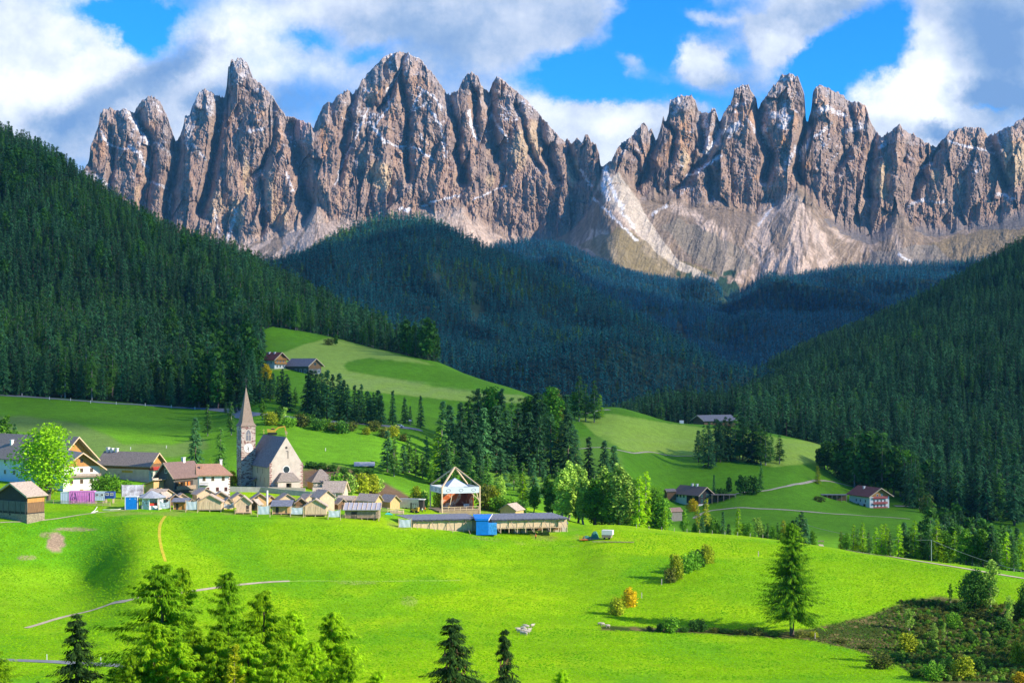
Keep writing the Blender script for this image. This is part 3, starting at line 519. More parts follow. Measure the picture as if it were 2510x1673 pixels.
# ================================================================== TREES
def foliage(name, c1, c2, trans=.25, island=.35, rnd=.22):
    if name in _M: return _M[name]
    m = bpy.data.materials.new(name); m.use_nodes = True; n = N(m.node_tree); b = n.nodes['Principled BSDF']; b.inputs['Roughness'].default_value = .75; b.inputs['Specular IOR Level'].default_value = .15
    g = n.new('ShaderNodeNewGeometry'); oi = n.new('ShaderNodeObjectInfo')
    c = n.mix(g.outputs['Random Per Island'], (*c1, 1), (*c2, 1)); tw = n.mix(n.math('MULTIPLY', oi.outputs['Random'], .55), c, (*[a*1.0 for a in c2], 1))
    k = n.math('MULTIPLY', n.math('MULTIPLY_ADD', g.outputs['Random Per Island'], 2*island, 1-island), n.math('MULTIPLY_ADD', oi.outputs['Random'], 2*rnd, 1-rnd))
    s = n.new('ShaderNodeVectorMath', operation='SCALE'); n.link(tw, s.inputs[0]); n.link(k, s.inputs[3]); n.link(s.outputs[0], b.inputs['Base Color'])
    t = n.new('ShaderNodeBsdfTranslucent'); n.link(s.outputs[0], t.inputs[0]); ms = n.new('ShaderNodeMixShader'); ms.inputs[0].default_value = trans
    n.link(b.outputs[0], ms.inputs[1]); n.link(t.outputs[0], ms.inputs[2]); n.link(ms.outputs[0], n.nodes['Material Output'].inputs[0]); _M[name] = m; return m
BARK = mat('bark', (0.13, 0.095, 0.07), var=.4, scale=3, bump=.03, stretch=(1, 1, .2))
BARKP = mat('pale_bark', (0.30, 0.27, 0.22), var=.35, scale=3, bump=.03, stretch=(1, 1, .2))
F_SPR = foliage('spruce_needles', (0.016, 0.050, 0.012), (0.045, 0.105, 0.016))
F_FOR = foliage('forest_needles', (0.026, 0.115, 0.045), (0.080, 0.215, 0.060), rnd=.4)
F_FOR2 = foliage('forest_larch_needles', (0.05, 0.19, 0.03), (0.12, 0.28, 0.035), rnd=.3)
F_FAR2 = foliage('hazy_forest_needles', (0.005, 0.115, 0.20), (0.014, 0.16, 0.23), rnd=.35)  # haze of distance put into the needle colour of the far ridge
F_FAR = foliage('far_forest_needles', (0.008, 0.135, 0.16), (0.028, 0.20, 0.17), rnd=.4)  # bluish air haze painted into these needles
F_LAR = foliage('larch_needles', (0.21, 0.45, 0.008), (0.42, 0.68, 0.010), trans=.42)
F_LARY = foliage('yellow_larch_needles', (0.30, 0.42, 0.01), (0.50, 0.55, 0.01))
F_LARD = foliage('dark_larch_needles', (0.13, 0.34, 0.008), (0.27, 0.52, 0.010), trans=.42)
F_ASH = foliage('bright_leaves', (0.13, 0.36, 0.008), (0.30, 0.56, 0.01))
F_MID = foliage('green_leaves', (0.07, 0.22, 0.015), (0.17, 0.38, 0.02))
F_PALE = foliage('pale_leaves', (0.18, 0.38, 0.05), (0.40, 0.60, 0.08))
F_DK = foliage('dark_leaves', (0.03, 0.12, 0.015), (0.08, 0.21, 0.02))
F_YEL = foliage('yellow_leaves', (0.42, 0.36, 0.01), (0.75, 0.52, 0.01))
F_YG = foliage('yellow_green_leaves', (0.22, 0.34, 0.01), (0.42, 0.46, 0.02))
F_OLV = foliage('olive_leaves', (0.08, 0.13, 0.02), (0.19, 0.21, 0.03))
F_RUS = foliage('rusty_needles', (0.16, 0.07, 0.03), (0.30, 0.13, 0.04))
CONE = mat('spruce_cones', (0.36, 0.22, 0.10), var=.3, scale=2, island=.3)
def tube(path, rad, k=6):
    path = np.asarray(path, float); m = len(path); V_ = []
    for i, p in enumerate(path):
        d = path[min(i+1, m-1)]-path[max(i-1, 0)]; d = d/(np.linalg.norm(d)+1e-9)
        a = np.cross(d, (0, 0, 1) if abs(d[2]) < .9 else (1, 0, 0)); a /= np.linalg.norm(a); b_ = np.cross(d, a)
        for j in range(k): t = 2*math.pi*j/k; V_.append(p+rad[i]*(math.cos(t)*a+math.sin(t)*b_))
    F = [(i*k+j, i*k+(j+1) % k, (i+1)*k+(j+1) % k, (i+1)*k+j) for i in range(m-1) for j in range(k)]
    return np.array(V_), np.array(F)
def catq(parts):
    V_, F = [], []; o = 0
    for v, f in parts:
        f = np.asarray(f)
        if f.shape[1] == 3: f = np.concatenate([f, f[:, 2:]], 1)
        V_.append(v); F.append(f+o); o += len(v)
    return np.concatenate(V_), np.concatenate(F)
def tri_mesh(name, v, f, mats, midx=None): return mesh_np(name, v, f, mats, midx)
def conifer(seed, H, Rr, nb, tw, tl, droop=.35, c0=.08, prof=.85, gap=0.0, sweep=.0, wide=.28, hang=.5, lean=0, lop=0, irr=0):
    """needle sprays of one conifer: nb branches, each with tw small pointed sprays"""
    r = np.random.RandomState(seed); t = np.sort(r.rand(nb))**1.05; t = c0+(1-c0)*t
    if gap: t = t+np.round(t*H/gap)*gap/H*.6-t*.6
    t = np.clip(t, c0, .995); tilt = r.randn(nb)*.16; az = r.rand(nb)*2*np.pi
    env = (1-t)**prof*np.clip((t-c0)/.10+.55, 0, 1); L = Rr*env*(.55+.6*r.rand(nb) if not irr else .30+.95*r.rand(nb)**irr)*(1+lop*np.cos(az-1))+.02*H*(1-t)+.012*H
    s = (np.arange(tw)+r.rand(nb, tw))/tw; s = .12+.88*s
    up = (.35-droop-.75*(1-t)+tilt)[:, None]*1.0; zz = t[:, None]*H+L[:, None]*(up*s*.55-droop*s**2*.55+sweep*s**3*.6)
    rr_ = L[:, None]*s; A = az[:, None]
    side = r.rand(nb, tw)*2-1; th = A+side*1.25*(1-.55*s); le = tl*(1-.45*s)*(.6+.8*r.rand(nb, tw))*(0.55+.6*env[:, None])
    bx, by = rr_*np.cos(A)+r.randn(nb, tw)*tl*.10, rr_*np.sin(A)+r.randn(nb, tw)*tl*.10; bz = zz+r.randn(nb, tw)*tl*.12
    dx, dy, dz = np.cos(th), np.sin(th), -hang*(.4+r.rand(nb, tw)); nl = np.sqrt(dx*dx+dy*dy+dz*dz); dx, dy, dz = dx/nl, dy/nl, dz/nl
    wv_ = le*wide; ox, oy = -np.sin(th), np.cos(th); oz = (r.rand(nb, tw)-.5)*1.4
    p0 = np.stack([bx-ox*wv_*.4, by-oy*wv_*.4, bz-oz*wv_*.4], -1); p1 = np.stack([bx+ox*wv_*.4, by+oy*wv_*.4, bz+oz*wv_*.4], -1)
    mx, my, mz = bx+dx*le*.5, by+dy*le*.5, bz+dz*le*.45
    p2 = np.stack([mx+ox*wv_, my+oy*wv_, mz+oz*wv_], -1); p3 = np.stack([bx+dx*le, by+dy*le, bz+dz*le*1.15], -1)
    V_ = np.stack([p0, p1, p2, p3], 2).reshape(-1, 3); F = np.arange(len(V_)).reshape(-1, 4)
    V_[:, 0] += lean*(V_[:, 2]/H)**2*H
    return V_, F, (t, az, L, up[:, 0])
def trunk_of(H, r0, lean=0, top=.97, k=7, c0=0):
    z = np.linspace(-.6, H*top, 9); return tube(np.stack([lean*(z/H)**2*H, z*0, z], -1), r0*(1-np.clip(z/H, 0, 1))**.8+.015, k)
def limbs(seed, info, H, droop, k=40, r0=.05):
    r = np.random.RandomState(seed); t, az, L, up = info; P_ = []
    for i in r.choice(len(t), min(k, len(t)), replace=False):
        s = np.linspace(0, .95, 5); z = t[i]*H+L[i]*(up[i]*s*.55-droop*s**2*.55); P_.append(tube(np.stack([L[i]*s*math.cos(az[i]), L[i]*s*math.sin(az[i]), z], -1), r0*(1-s*.85)*(1.15-t[i]), 4))
    return catq(P_)
def leafy(seed, H, Rr, nl, size, c0=.25, lobes=14, tall=1.0, core=.0, topw=.6):
    r = np.random.RandomState(seed); lc = []
    for i in range(lobes):
        t = c0+(1-c0)*((i+.5)/lobes)*.94; e = math.sin(math.pi*min(1, (t-c0)/(1-c0)*(.93)+.10))**topw
        a = i*2.4+r.rand(); q = Rr*e*(.25+.5*r.rand()); lc.append((q*math.cos(a), q*math.sin(a), t*H, Rr*(.30+.28*r.rand())*(.55+.6*e)))
    lc = np.array(lc); w_ = lc[:, 3]**2; i = r.choice(lobes, nl, p=w_/w_.sum()); d = r.randn(nl, 3); d /= np.linalg.norm(d, axis=1)[:, None]
    rad = lc[i, 3]*(r.rand(nl)**.4)*(1+.25*(r.rand(nl)-.5)); p = lc[i, :3]+d*rad[:, None]*np.array([1, 1, tall]); p[:, 2] = np.maximum(p[:, 2], H*c0*.6+.1)
    nrm = d*.6+r.randn(nl, 3)*.6+np.array([0, 0, .35]); nrm /= np.linalg.norm(nrm, axis=1)[:, None]
    a = np.cross(nrm, r.randn(nl, 3)); a /= np.linalg.norm(a, axis=1)[:, None]+1e-9; b_ = np.cross(nrm, a); sz = size*(.5+r.rand(nl))[:, None]
    V_ = np.stack([p-a*sz, p-b_*sz*.62, p+a*sz, p+b_*sz*.62+nrm*sz*.3], 1).reshape(-1, 3)
    return V_, np.arange(len(V_)).reshape(-1, 4), lc
def leafy_wood(seed, H, r0, lc, c0=.25, k=9):
    P_ = [tube([(0, 0, -.5), (.02*H, 0, H*c0*.6), (0, .01*H, H*c0*1.2), (0, 0, H*.85)], [r0*1.15, r0, r0*.8, r0*.12], 7)]
    for x, y, z, q in lc[:k]:
        z0 = max(H*c0*.7, z*.62); P_.append(tube([(0, 0, z0), (x*.5, y*.5, (z0+z)/2+.02*H), (x, y, z)], [r0*.42, r0*.25, r0*.08], 5))
    return catq(P_)
LIB = {}
def lib(name, crown, wood, fm, wm=BARK):
    """meshes of a kind of tree: crown, wood, and both in one for far copies"""
    v, f = crown; c = mesh_np(name+'_crown', v, f, [fm]); v2, f2 = wood; w_ = mesh_np(name+'_trunk', v2, f2, [wm], smooth=True)
    va_, fa_ = catq([(v, f), (v2, f2)]); both = mesh_np(name, va_, fa_, [fm, wm], np.r_[np.zeros(len(f)), np.ones(len(f2))]); LIB[name] = (c, w_, both, v[:, 2].max())
def mk_con(name, seed, H, Rr, nb, tw, tl, fm, wm=BARK, nl=0, r0=None, top=.97, **k):
    v, f, inf = conifer(seed, H, Rr, nb, tw, tl, **k); w_ = trunk_of(H, r0 or H*.014, k.get('lean', 0), top)
    if nl: w_ = catq([w_, limbs(seed+1, inf, H, k.get('droop', .35), nl, H*.0022)])
    lib(name, (v, f), w_, fm, wm)
def mk_leaf(name, seed, H, Rr, nl, size, fm, wm=BARK, r0=None, c0=.25, **k):
    v, f, lc = leafy(seed, H, Rr, nl, size, c0=c0, **k); lib(name, (v, f), leafy_wood(seed, H, r0 or H*.018, lc, c0), fm, wm)
# detailed foreground kinds
for i in range(2): mk_con('near_spruce%d' % i, 11+i, 25, 5.6, 330, 54, .80, F_SPR, nl=110, droop=.55, sweep=.42, prof=.80, hang=1.0, wide=.17, gap=.75, c0=.05)
for i in range(3): mk_con('near_larch%d' % i, 31+i, 27, 7.6, 440, 110, .74, (F_LARD, F_LAR, F_LAR)[i], nl=150, droop=.30, sweep=.40, prof=.62, hang=1.0, wide=.13, c0=.10, lop=.3, irr=1.0)
mk_con('yellow_larch', 45, 16, 3.0, 240, 40, .62, F_LARY, nl=60, droop=-.1, sweep=.5, prof=.8, hang=.1, wide=.16, c0=.06)
mk_con('field_larch', 51, 26, 8.4, 400, 70, 1.05, F_LARD, nl=140, droop=.22, sweep=.30, prof=.62, hang=1.0, wide=.15, c0=.17, r0=.5, lop=.12, irr=.9)
# middle distance
mk_con('spruce_a', 61, 24, 3.9, 150, 12, 1.7, F_FOR, droop=.45, sweep=.2, prof=.85, c0=.05, wide=.26)
mk_con('spruce_b', 62, 24, 3.4, 140, 11, 1.7, F_FOR, droop=.55, sweep=.2, prof=.95, c0=.10, wide=.26)
mk_con('spruce_c', 63, 24, 4.4, 150, 12, 1.8, F_FOR, droop=.35, sweep=.2, prof=.72, c0=.14, wide=.26)
mk_con('larch_a', 64, 24, 4.0, 140, 12, 1.7, F_FOR2, wm=BARKP, droop=.25, sweep=.3, prof=.66, c0=.14, wide=.22)
mk_con('larch_b', 65, 24, 3.4, 130, 12, 1.6, F_LAR, wm=BARKP, droop=.2, sweep=.3, prof=.60, c0=.10, wide=.22)
mk_con('larch_y', 66, 18, 3.0, 130, 12, 1.3, F_YG, wm=BARKP, droop=.15, sweep=.3, prof=.66, c0=.06, wide=.22)
mk_con('rusty_spruce', 67, 20, 2.6, 110, 9, 1.5, F_RUS, droop=.5, prof=.9, c0=.15, wide=.22)
mk_leaf('poplar', 71, 24, 3.6, 3600, .42, F_PALE, BARKP, c0=.16, lobes=20, topw=.5, tall=1.3)
mk_leaf('ash', 72, 24, 5.2, 3600, .44, F_MID, c0=.20, lobes=20)
mk_leaf('round_tree', 73, 15, 6.0, 6500, .25, F_ASH, c0=.24, lobes=22, topw=.55, r0=.34)
mk_leaf('forest_leafy', 74, 20, 4.6, 1100, .75, F_DK, c0=.2, lobes=14)
mk_leaf('bush_dark', 75, 4, 2.4, 900, .26, F_DK, c0=.03, lobes=12, r0=.08)
mk_leaf('bush_green', 76, 4, 2.4, 900, .26, F_MID, c0=.03, lobes=12, r0=.08)
mk_leaf('bush_yellow', 77, 4, 2.3, 1500, .20, F_YEL, c0=.03, lobes=12, r0=.08)
mk_leaf('bush_yg', 78, 4, 2.3, 1500, .20, F_YG, c0=.03, lobes=12, r0=.08)
mk_leaf('bush_olive', 79, 4, 2.4, 800, .26, F_OLV, c0=.02, lobes=12, r0=.07)
mk_leaf('bush_pale', 80, 4, 2.0, 900, .24, F_PALE, c0=.03, lobes=12, r0=.06)
mk_leaf('slim_leafy', 81, 16, 2.3, 2400, .28, F_MID, BARKP, c0=.12, lobes=16, topw=.6)
mk_leaf('airy_birch', 82, 14, 2.6, 1700, .26, F_PALE, BARKP, c0=.15, lobes=14, topw=.6)
mk_leaf('spreading_tree', 83, 10, 5.0, 5200, .26, F_DK, c0=.16, lobes=24, topw=.45, r0=.22)
# far kinds, combined mesh only
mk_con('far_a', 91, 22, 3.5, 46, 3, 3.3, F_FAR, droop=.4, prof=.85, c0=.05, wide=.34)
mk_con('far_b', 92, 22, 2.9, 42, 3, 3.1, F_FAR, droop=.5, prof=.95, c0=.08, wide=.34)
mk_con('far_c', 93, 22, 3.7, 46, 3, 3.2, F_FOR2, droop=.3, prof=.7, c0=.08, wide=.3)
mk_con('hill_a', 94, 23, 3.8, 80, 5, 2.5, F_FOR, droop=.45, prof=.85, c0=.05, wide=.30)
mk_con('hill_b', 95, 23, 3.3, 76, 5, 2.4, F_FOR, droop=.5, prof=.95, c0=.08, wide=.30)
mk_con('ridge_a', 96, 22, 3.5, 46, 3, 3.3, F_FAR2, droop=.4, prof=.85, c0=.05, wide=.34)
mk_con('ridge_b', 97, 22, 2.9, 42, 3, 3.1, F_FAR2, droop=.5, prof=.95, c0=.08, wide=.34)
def tree(kind, x, Y, h, label, cat='tree', group=None, rz=None, z=None, wide=1.0, name=None, split=True):
    c, w_, both, mh = LIB[kind]; s = h/mh; z = gz(x, Y) if z is None else z; rz = random.uniform(0, 6.28) if rz is None else rz
    nm = name or ('bush' if kind.startswith('bush') else {'near_spruce0': 'spruce_tree'}.get(kind) or ('larch_tree' if 'larch' in kind else 'spruce_tree' if 'spruce' in kind or 'hill' in kind else 'leafy_tree'))
    if split:
        r = empty(nm, (x, Y, z-.05), rz, label, cat, group); r.scale = (s*wide, s*wide, s); ob('crown', c, r); ob('trunk', w_, r)
    else:
        r = ob(nm, both); r.location = (x, Y, z-.05); r.rotation_euler = (0, 0, rz); r.scale = (s*wide, s*wide, s); tag(r, label, cat, group)
    return r
def forest_stuff(name, pts, scl, kinds, kid):
    """one object: a wood too big to count, its trees placed by geometry nodes"""
    pts = np.asarray(pts, np.float32); me = bpy.data.meshes.new(name); me.vertices.add(len(pts)); me.vertices.foreach_set('co', pts.ravel())
    for nm, ty, dat in (('sc', 'FLOAT', np.asarray(scl, np.float32)), ('kid', 'INT', np.asarray(kid, np.int32))):
        a = me.attributes.new(nm, ty, 'POINT'); a.data.foreach_set('value', dat)
    o = ob(name, me); tag(o, kind='stuff')
    ng = bpy.data.node_groups.new(name, 'GeometryNodeTree'); ng.interface.new_socket('Geometry', in_out='INPUT', socket_type='NodeSocketGeometry'); ng.interface.new_socket('Geometry', in_out='OUTPUT', socket_type='NodeSocketGeometry')
    L = ng.links.new; gi = ng.nodes.new('NodeGroupInput'); go = ng.nodes.new('NodeGroupOutput'); jn = ng.nodes.new('GeometryNodeJoinGeometry')
    asc = ng.nodes.new('GeometryNodeInputNamedAttribute'); asc.data_type = 'FLOAT'; asc.inputs['Name'].default_value = 'sc'
    aid = ng.nodes.new('GeometryNodeInputNamedAttribute'); aid.data_type = 'INT'; aid.inputs['Name'].default_value = 'kid'
    rv = ng.nodes.new('FunctionNodeRandomValue'); rv.data_type = 'FLOAT_VECTOR'; rv.inputs[0].default_value = (-.04, -.04, 0); rv.inputs[1].default_value = (.04, .04, 6.28)
    for i, kd in enumerate(kinds):
        src = bpy.data.objects.new('source_tree', LIB[kd][2]); oi = ng.nodes.new('GeometryNodeObjectInfo'); oi.inputs[0].default_value = src; oi.inputs['As Instance'].default_value = True
        cp = ng.nodes.new('FunctionNodeCompare'); cp.data_type = 'INT'; cp.operation = 'EQUAL'; L(aid.outputs[0], cp.inputs[2]); cp.inputs[3].default_value = i
        ip = ng.nodes.new('GeometryNodeInstanceOnPoints'); L(gi.outputs[0], ip.inputs['Points']); L(cp.outputs[0], ip.inputs['Selection']); L(oi.outputs['Geometry'], ip.inputs['Instance']); L(rv.outputs[0], ip.inputs['Rotation']); L(asc.outputs[0], ip.inputs['Scale']); L(ip.outputs[0], jn.inputs[0])
    L(jn.outputs[0], go.inputs[0]); md = o.modifiers.new('trees', 'NODES'); md.node_group = ng; return o
rs = np.random.RandomState(5)
def poisson(x, y, d):
    """thin a random cloud of points to about one per cell of size d"""
    k = np.floor(x/d).astype(np.int64)*1000003+np.floor(y/d).astype(np.int64); _, i = np.unique(k, return_index=True); return i
# --- woods of the left hill and the right slope
x = rs.uniform(-1300, 1700, 420000); Yv = rs.uniform(885, 2760, 420000); px = CX+FP*x/Yv; ok = (px > -260) & (px < 2620); x, Yv, px = x[ok], Yv[ok], px[ok]
zg = ground(x, Yv); py = HZ-FP*zg/Yv
left = inside(px, py, FOREST_L) & (Yv > 890) & (Yv < 2120) & (px < 1040)
left |= (px > 560) & (px < 1010) & (Yv > 1270+(px-600)*.5) & (Yv < 2000)
right = (Yv > 1135+40*fbm(px/60, px*0, 3, 4)) & (px > 1545) & (py < 1100)
right |= (Yv > 1480) & (px > 1000) & (px < 1700) & (Yv < 2760) & (py < 1100)
right |= (px > 2080+60*fbm(Yv/40, Yv*0, 2, 4)) & (Yv > 905) & (py < 1200)
right &= ~((px < 1700) & (Yv < 1480))
clear = inside(px, py, [(235,575),(290,540),(330,600),(300,640),(262,640)]) & (rs.rand(len(px)) < .75)
clear |= inside(px, py, [(2290,925),(2352,900),(2420,900),(2420,935),(2352,930)])
ok = (left | right) & ~clear; x, Yv, px, py, zg, lf = x[ok], Yv[ok], px[ok], py[ok], zg[ok], left[ok]
i = poisson(x, Yv, 8.3); x, Yv, px, py, zg, lf = x[i], Yv[i], px[i], py[i], zg[i], lf[i]
x = x+rs.uniform(-3, 3, len(x)); zg = ground(x, Yv)
hh = np.where(lf, 26, 26)*(.42+.80*rs.rand(len(x)))*(1-.12*sstep(1000, 2200, Yv)); dec = fbm(x/90, Yv/90, 3, 61)
kid = np.where(rs.rand(len(x)) < .5, 0, 1); kid = np.where((dec > .03) & (rs.rand(len(x)) < .55), 2, kid); kid = np.where((dec < -.16) & (rs.rand(len(x)) < .35) & lf, 3, kid); kid = np.where(~lf & (rs.rand(len(x)) < .6) & (kid >= 2), 1, kid)
near = np.argsort(Yv+np.where(lf, 0, 60)+rs.rand(len(x))*12)[:150]
HILLK = ['hill_a', 'hill_b', 'larch_a', 'forest_leafy']
for j in near:
    lab = ('dark conifer on the lower edge of the wood covering the left hill', 'conifers along the edge of the left wood') if lf[j] else ('dark conifer at the foot of the wooded slope on the right', 'conifers at the foot of the right slope')
    k = int(kid[j])
    if k == 3: lab = ('dark leafy tree among the conifers at the edge of the left wood', 'leafy trees in the left wood')
    if k == 2: lab = (lab[0].replace('dark conifer', 'lighter green larch'), lab[1].replace('conifers', 'larches'))
    tree(['spruce_a', 'spruce_b', 'larch_a', 'forest_leafy'][k], float(x[j]), float(Yv[j]), float(hh[j]), lab[0], 'tree', lab[1], split=False)
m = np.ones(len(x), bool); m[near] = False
def put(name, sel):
    mh = np.array([LIB[k_][3] for k_ in HILLK]); forest_stuff(name, np.stack([x[sel], Yv[sel], zg[sel]-.3], -1), hh[sel]/mh[kid[sel]], HILLK, kid[sel])
put('wood_on_hill', m & lf); put('wood_on_slope', m & ~lf)
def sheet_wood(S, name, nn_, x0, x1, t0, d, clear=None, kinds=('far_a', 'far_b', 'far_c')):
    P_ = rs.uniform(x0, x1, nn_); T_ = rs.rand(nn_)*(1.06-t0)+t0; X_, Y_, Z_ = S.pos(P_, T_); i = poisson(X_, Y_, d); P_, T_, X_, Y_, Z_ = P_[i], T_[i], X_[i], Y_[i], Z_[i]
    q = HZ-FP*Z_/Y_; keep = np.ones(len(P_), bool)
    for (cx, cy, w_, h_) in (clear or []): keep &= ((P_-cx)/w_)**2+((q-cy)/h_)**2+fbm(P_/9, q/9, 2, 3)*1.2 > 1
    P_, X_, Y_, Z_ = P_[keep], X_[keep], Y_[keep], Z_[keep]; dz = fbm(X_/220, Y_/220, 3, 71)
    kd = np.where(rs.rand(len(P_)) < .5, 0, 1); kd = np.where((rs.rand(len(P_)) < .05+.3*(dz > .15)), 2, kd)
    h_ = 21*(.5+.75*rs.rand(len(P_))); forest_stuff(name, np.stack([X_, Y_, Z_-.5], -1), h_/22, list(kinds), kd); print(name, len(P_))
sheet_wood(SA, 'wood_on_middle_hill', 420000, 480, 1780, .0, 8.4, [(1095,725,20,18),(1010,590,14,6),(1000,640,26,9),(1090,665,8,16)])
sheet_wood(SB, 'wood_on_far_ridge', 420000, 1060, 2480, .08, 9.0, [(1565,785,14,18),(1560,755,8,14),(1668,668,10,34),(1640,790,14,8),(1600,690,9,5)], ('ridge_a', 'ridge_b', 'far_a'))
print('hill trees', len(x))
# ================================================================== BUILDING BLOCKS
class MB:
    def __init__(s): s.v = []; s.f = []; s.m = []; s.k = 0
    def add(s, v, f, k=None):
        o = len(s.v); s.v += [tuple(map(float, p)) for p in v]; s.f += [tuple(i+o for i in q) for q in f]; s.m += [s.k if k is None else k]*len(f); return s
    def box(s, x0, x1, y0, y1, z0, z1, k=None):
        return s.add([(x0,y0,z0),(x1,y0,z0),(x1,y1,z0),(x0,y1,z0),(x0,y0,z1),(x1,y0,z1),(x1,y1,z1),(x0,y1,z1)], [(0,3,2,1),(4,5,6,7),(0,1,5,4),(1,2,6,5),(2,3,7,6),(3,0,4,7)], k)
    def beam(s, a, b, w, h=None, k=None):
        a, b = Vector(a), Vector(b); d = (b-a).normalized(); u = d.cross(Vector((0, 0, 1)));
        if u.length < .01: u = Vector((1, 0, 0))
        u.normalize(); v = u.cross(d); h = h or w; P_ = []
        for p in (a, b):
            for i, j in ((-1,-1),(1,-1),(1,1),(-1,1)): P_.append(p+u*i*w/2+v*j*h/2)
        return s.add(P_, [(0,3,2,1),(4,5,6,7),(0,1,5,4),(1,2,6,5),(2,3,7,6),(3,0,4,7)], k)
    def prism(s, prof, y0, y1, k=None):                    # profile in x,z pushed along y
        m = len(prof); v = [(x, y0, z) for x, z in prof]+[(x, y1, z) for x, z in prof]
        return s.add(v, [tuple(range(m)), tuple(range(2*m-1, m-1, -1))]+[(i, i+m, (i+1) % m+m, (i+1) % m) for i in range(m)], k)
    def cyl(s, c, r, z0, z1, n_=12, r2=None, k=None):
        r2 = r if r2 is None else r2; v = [(c[0]+r*math.cos(2*math.pi*i/n_), c[1]+r*math.sin(2*math.pi*i/n_), z0) for i in range(n_)]+[(c[0]+r2*math.cos(2*math.pi*i/n_), c[1]+r2*math.sin(2*math.pi*i/n_), z1) for i in range(n_)]
        return s.add(v, [tuple(range(n_))[::-1], tuple(range(n_, 2*n_))]+[(i, (i+1) % n_, (i+1) % n_+n_, i+n_) for i in range(n_)], k)
    def pipe(s, pts, r, n_=6, k=None):
        v, f = tube(pts, np.full(len(pts), r), n_); return s.add([tuple(p) for p in v], [tuple(int(i) for i in q) for q in f], k)
    def build(s, name, mats, parent=None, label=None):
        me = bpy.data.meshes.new(name); me.from_pydata(s.v, [], s.f); mats = mats if isinstance(mats, (list, tuple)) else [mats]
        for m in mats: me.materials.append(m)
        me.polygons.foreach_set('material_index', s.m); bm = bmesh.new(); bm.from_mesh(me); bmesh.ops.recalc_face_normals(bm, faces=bm.faces); bm.to_mesh(me); bm.free()
        o = ob(name, me, parent)
        if label: o['label'] = label
        return o
PLW = mat('white_plaster', (0.78, 0.75, 0.70), var=.07, scale=.6, bump=.01); PLB = mat('cool_plaster', (0.72, 0.76, 0.80), var=.06, scale=.6)  # second plaster is white with the wall's bluish shade put into its colour
PLC = mat('cream_plaster', (0.60, 0.47, 0.32), var=.15, scale=.5, bump=.02); PLP = mat('pale_limewash', (0.54, 0.45, 0.37), var=.16, scale=.5, bump=.02)
WD = mat('brown_boards', (0.20, 0.11, 0.055), var=.4, scale=2.5, stretch=(3, 3, .25)); WO = mat('orange_boards', (0.50, 0.24, 0.07), var=.35, scale=2.5, stretch=(3, 3, .25))
WG = mat('grey_boards', (0.15, 0.14, 0.125), var=.4, scale=2.5, stretch=(3, 3, .25)); WY = mat('fresh_boards', (0.64, 0.40, 0.17), var=.2, scale=2.0, stretch=(3, 3, .3)); WP = mat('pale_boards', (0.64, 0.47, 0.30), var=.3, scale=2.0, stretch=(3, 3, .3))
WDK = mat('dark_boards', (0.055, 0.045, 0.04), var=.4, scale=2.5, stretch=(3, 3, .3)); BEAM = mat('pale_beam', (0.66, 0.48, 0.30), var=.2, scale=1.5); TIM = mat('old_timber', (0.36, 0.27, 0.19), var=.3, scale=2)
RG = mat('grey_shingles', (0.26, 0.215, 0.18), var=.3, scale=1.6, bump=.04, stretch=(1, 1, 2)); RB = mat('brown_tiles', (0.20, 0.13, 0.11), var=.2, scale=1.6, bump=.04)
RR = mat('rosy_tiles', (0.42, 0.23, 0.15), var=.22, scale=2, bump=.04); RM = mat('maroon_tiles', (0.20, 0.055, 0.045), var=.25, scale=1.5, bump=.03); RK = mat('slate', (0.20, 0.19, 0.20), var=.25, scale=1.4, bump=.03)
RL = mat('light_shingles', (0.48, 0.38, 0.29), var=.3, scale=2, bump=.04); GLS = mat('window_glass', (0.03, 0.035, 0.04), rough=.12, var=.2, spec=.6); FRB = mat('brown_frame', (0.38, 0.24, 0.12), var=.2); FRW = mat('white_frame', (0.7, 0.7, 0.68), var=.05)
FRR = mat('red_shutter', (0.30, 0.06, 0.04), var=.2); FRG = mat('green_shutter', (0.10, 0.30, 0.24), var=.2); MET = mat('galvanised', (0.45, 0.47, 0.5), rough=.35, metal=.6, var=.15); IRON = mat('iron', (0.04, 0.04, 0.045), rough=.5, metal=.5, var=.2)
CLW = mat('white_cloth', (0.66, 0.72, 0.76), var=.08, scale=1.2, trans=.2); CONC = mat('concrete', (0.40, 0.39, 0.36), var=.2, scale=.8, bump=.02); PINK = mat('pink_paint', (0.74, 0.26, 0.60), var=.08, scale=1, rough=.5); PURP = mat('purple_paint', (0.14, 0.03, 0.16), var=.1)
BLU = mat('blue_tarp', (0.005, 0.19, 0.62), rough=.5, var=.12, scale=1, bump=.05); NAVY = mat('navy_paint', (0.02, 0.07, 0.28), rough=.5, var=.1); PBL = mat('pale_blue_paint', (0.50, 0.60, 0.68), rough=.5, var=.06); GRT = mat('green_tarp', (0.05, 0.22, 0.14), rough=.5, var=.3, scale=1.5, bump=.15)
DKT = mat('slate_sheet', (0.17, 0.18, 0.22), rough=.5, var=.35, scale=1.4, bump=.05); YEP = mat('yellow_machine_paint', (0.50, 0.31, 0.04), rough=.45, var=.12); BLK = mat('black_rubber', (0.02, 0.02, 0.02), var=.2); ORG = mat('orange_paint', (0.75, 0.20, 0.04), rough=.5, var=.1); RED = mat('red_cloth', (0.60, 0.06, 0.04), var=.15)
FLW = mat('red_flowers', (0.50, 0.05, 0.04), var=.4, scale=6); ROAD = mat('asphalt', (0.22, 0.23, 0.24), var=.15, scale=.3); GRAV = mat('gravel', (0.50, 0.41, 0.28), var=.2, scale=.6); WOOL = mat('wool', (0.50, 0.44, 0.35), var=.15, scale=5, bump=.05, rough=1); GOLD = mat('gilding', (0.75, 0.52, 0.12), metal=.8, rough=.35, var=.1)
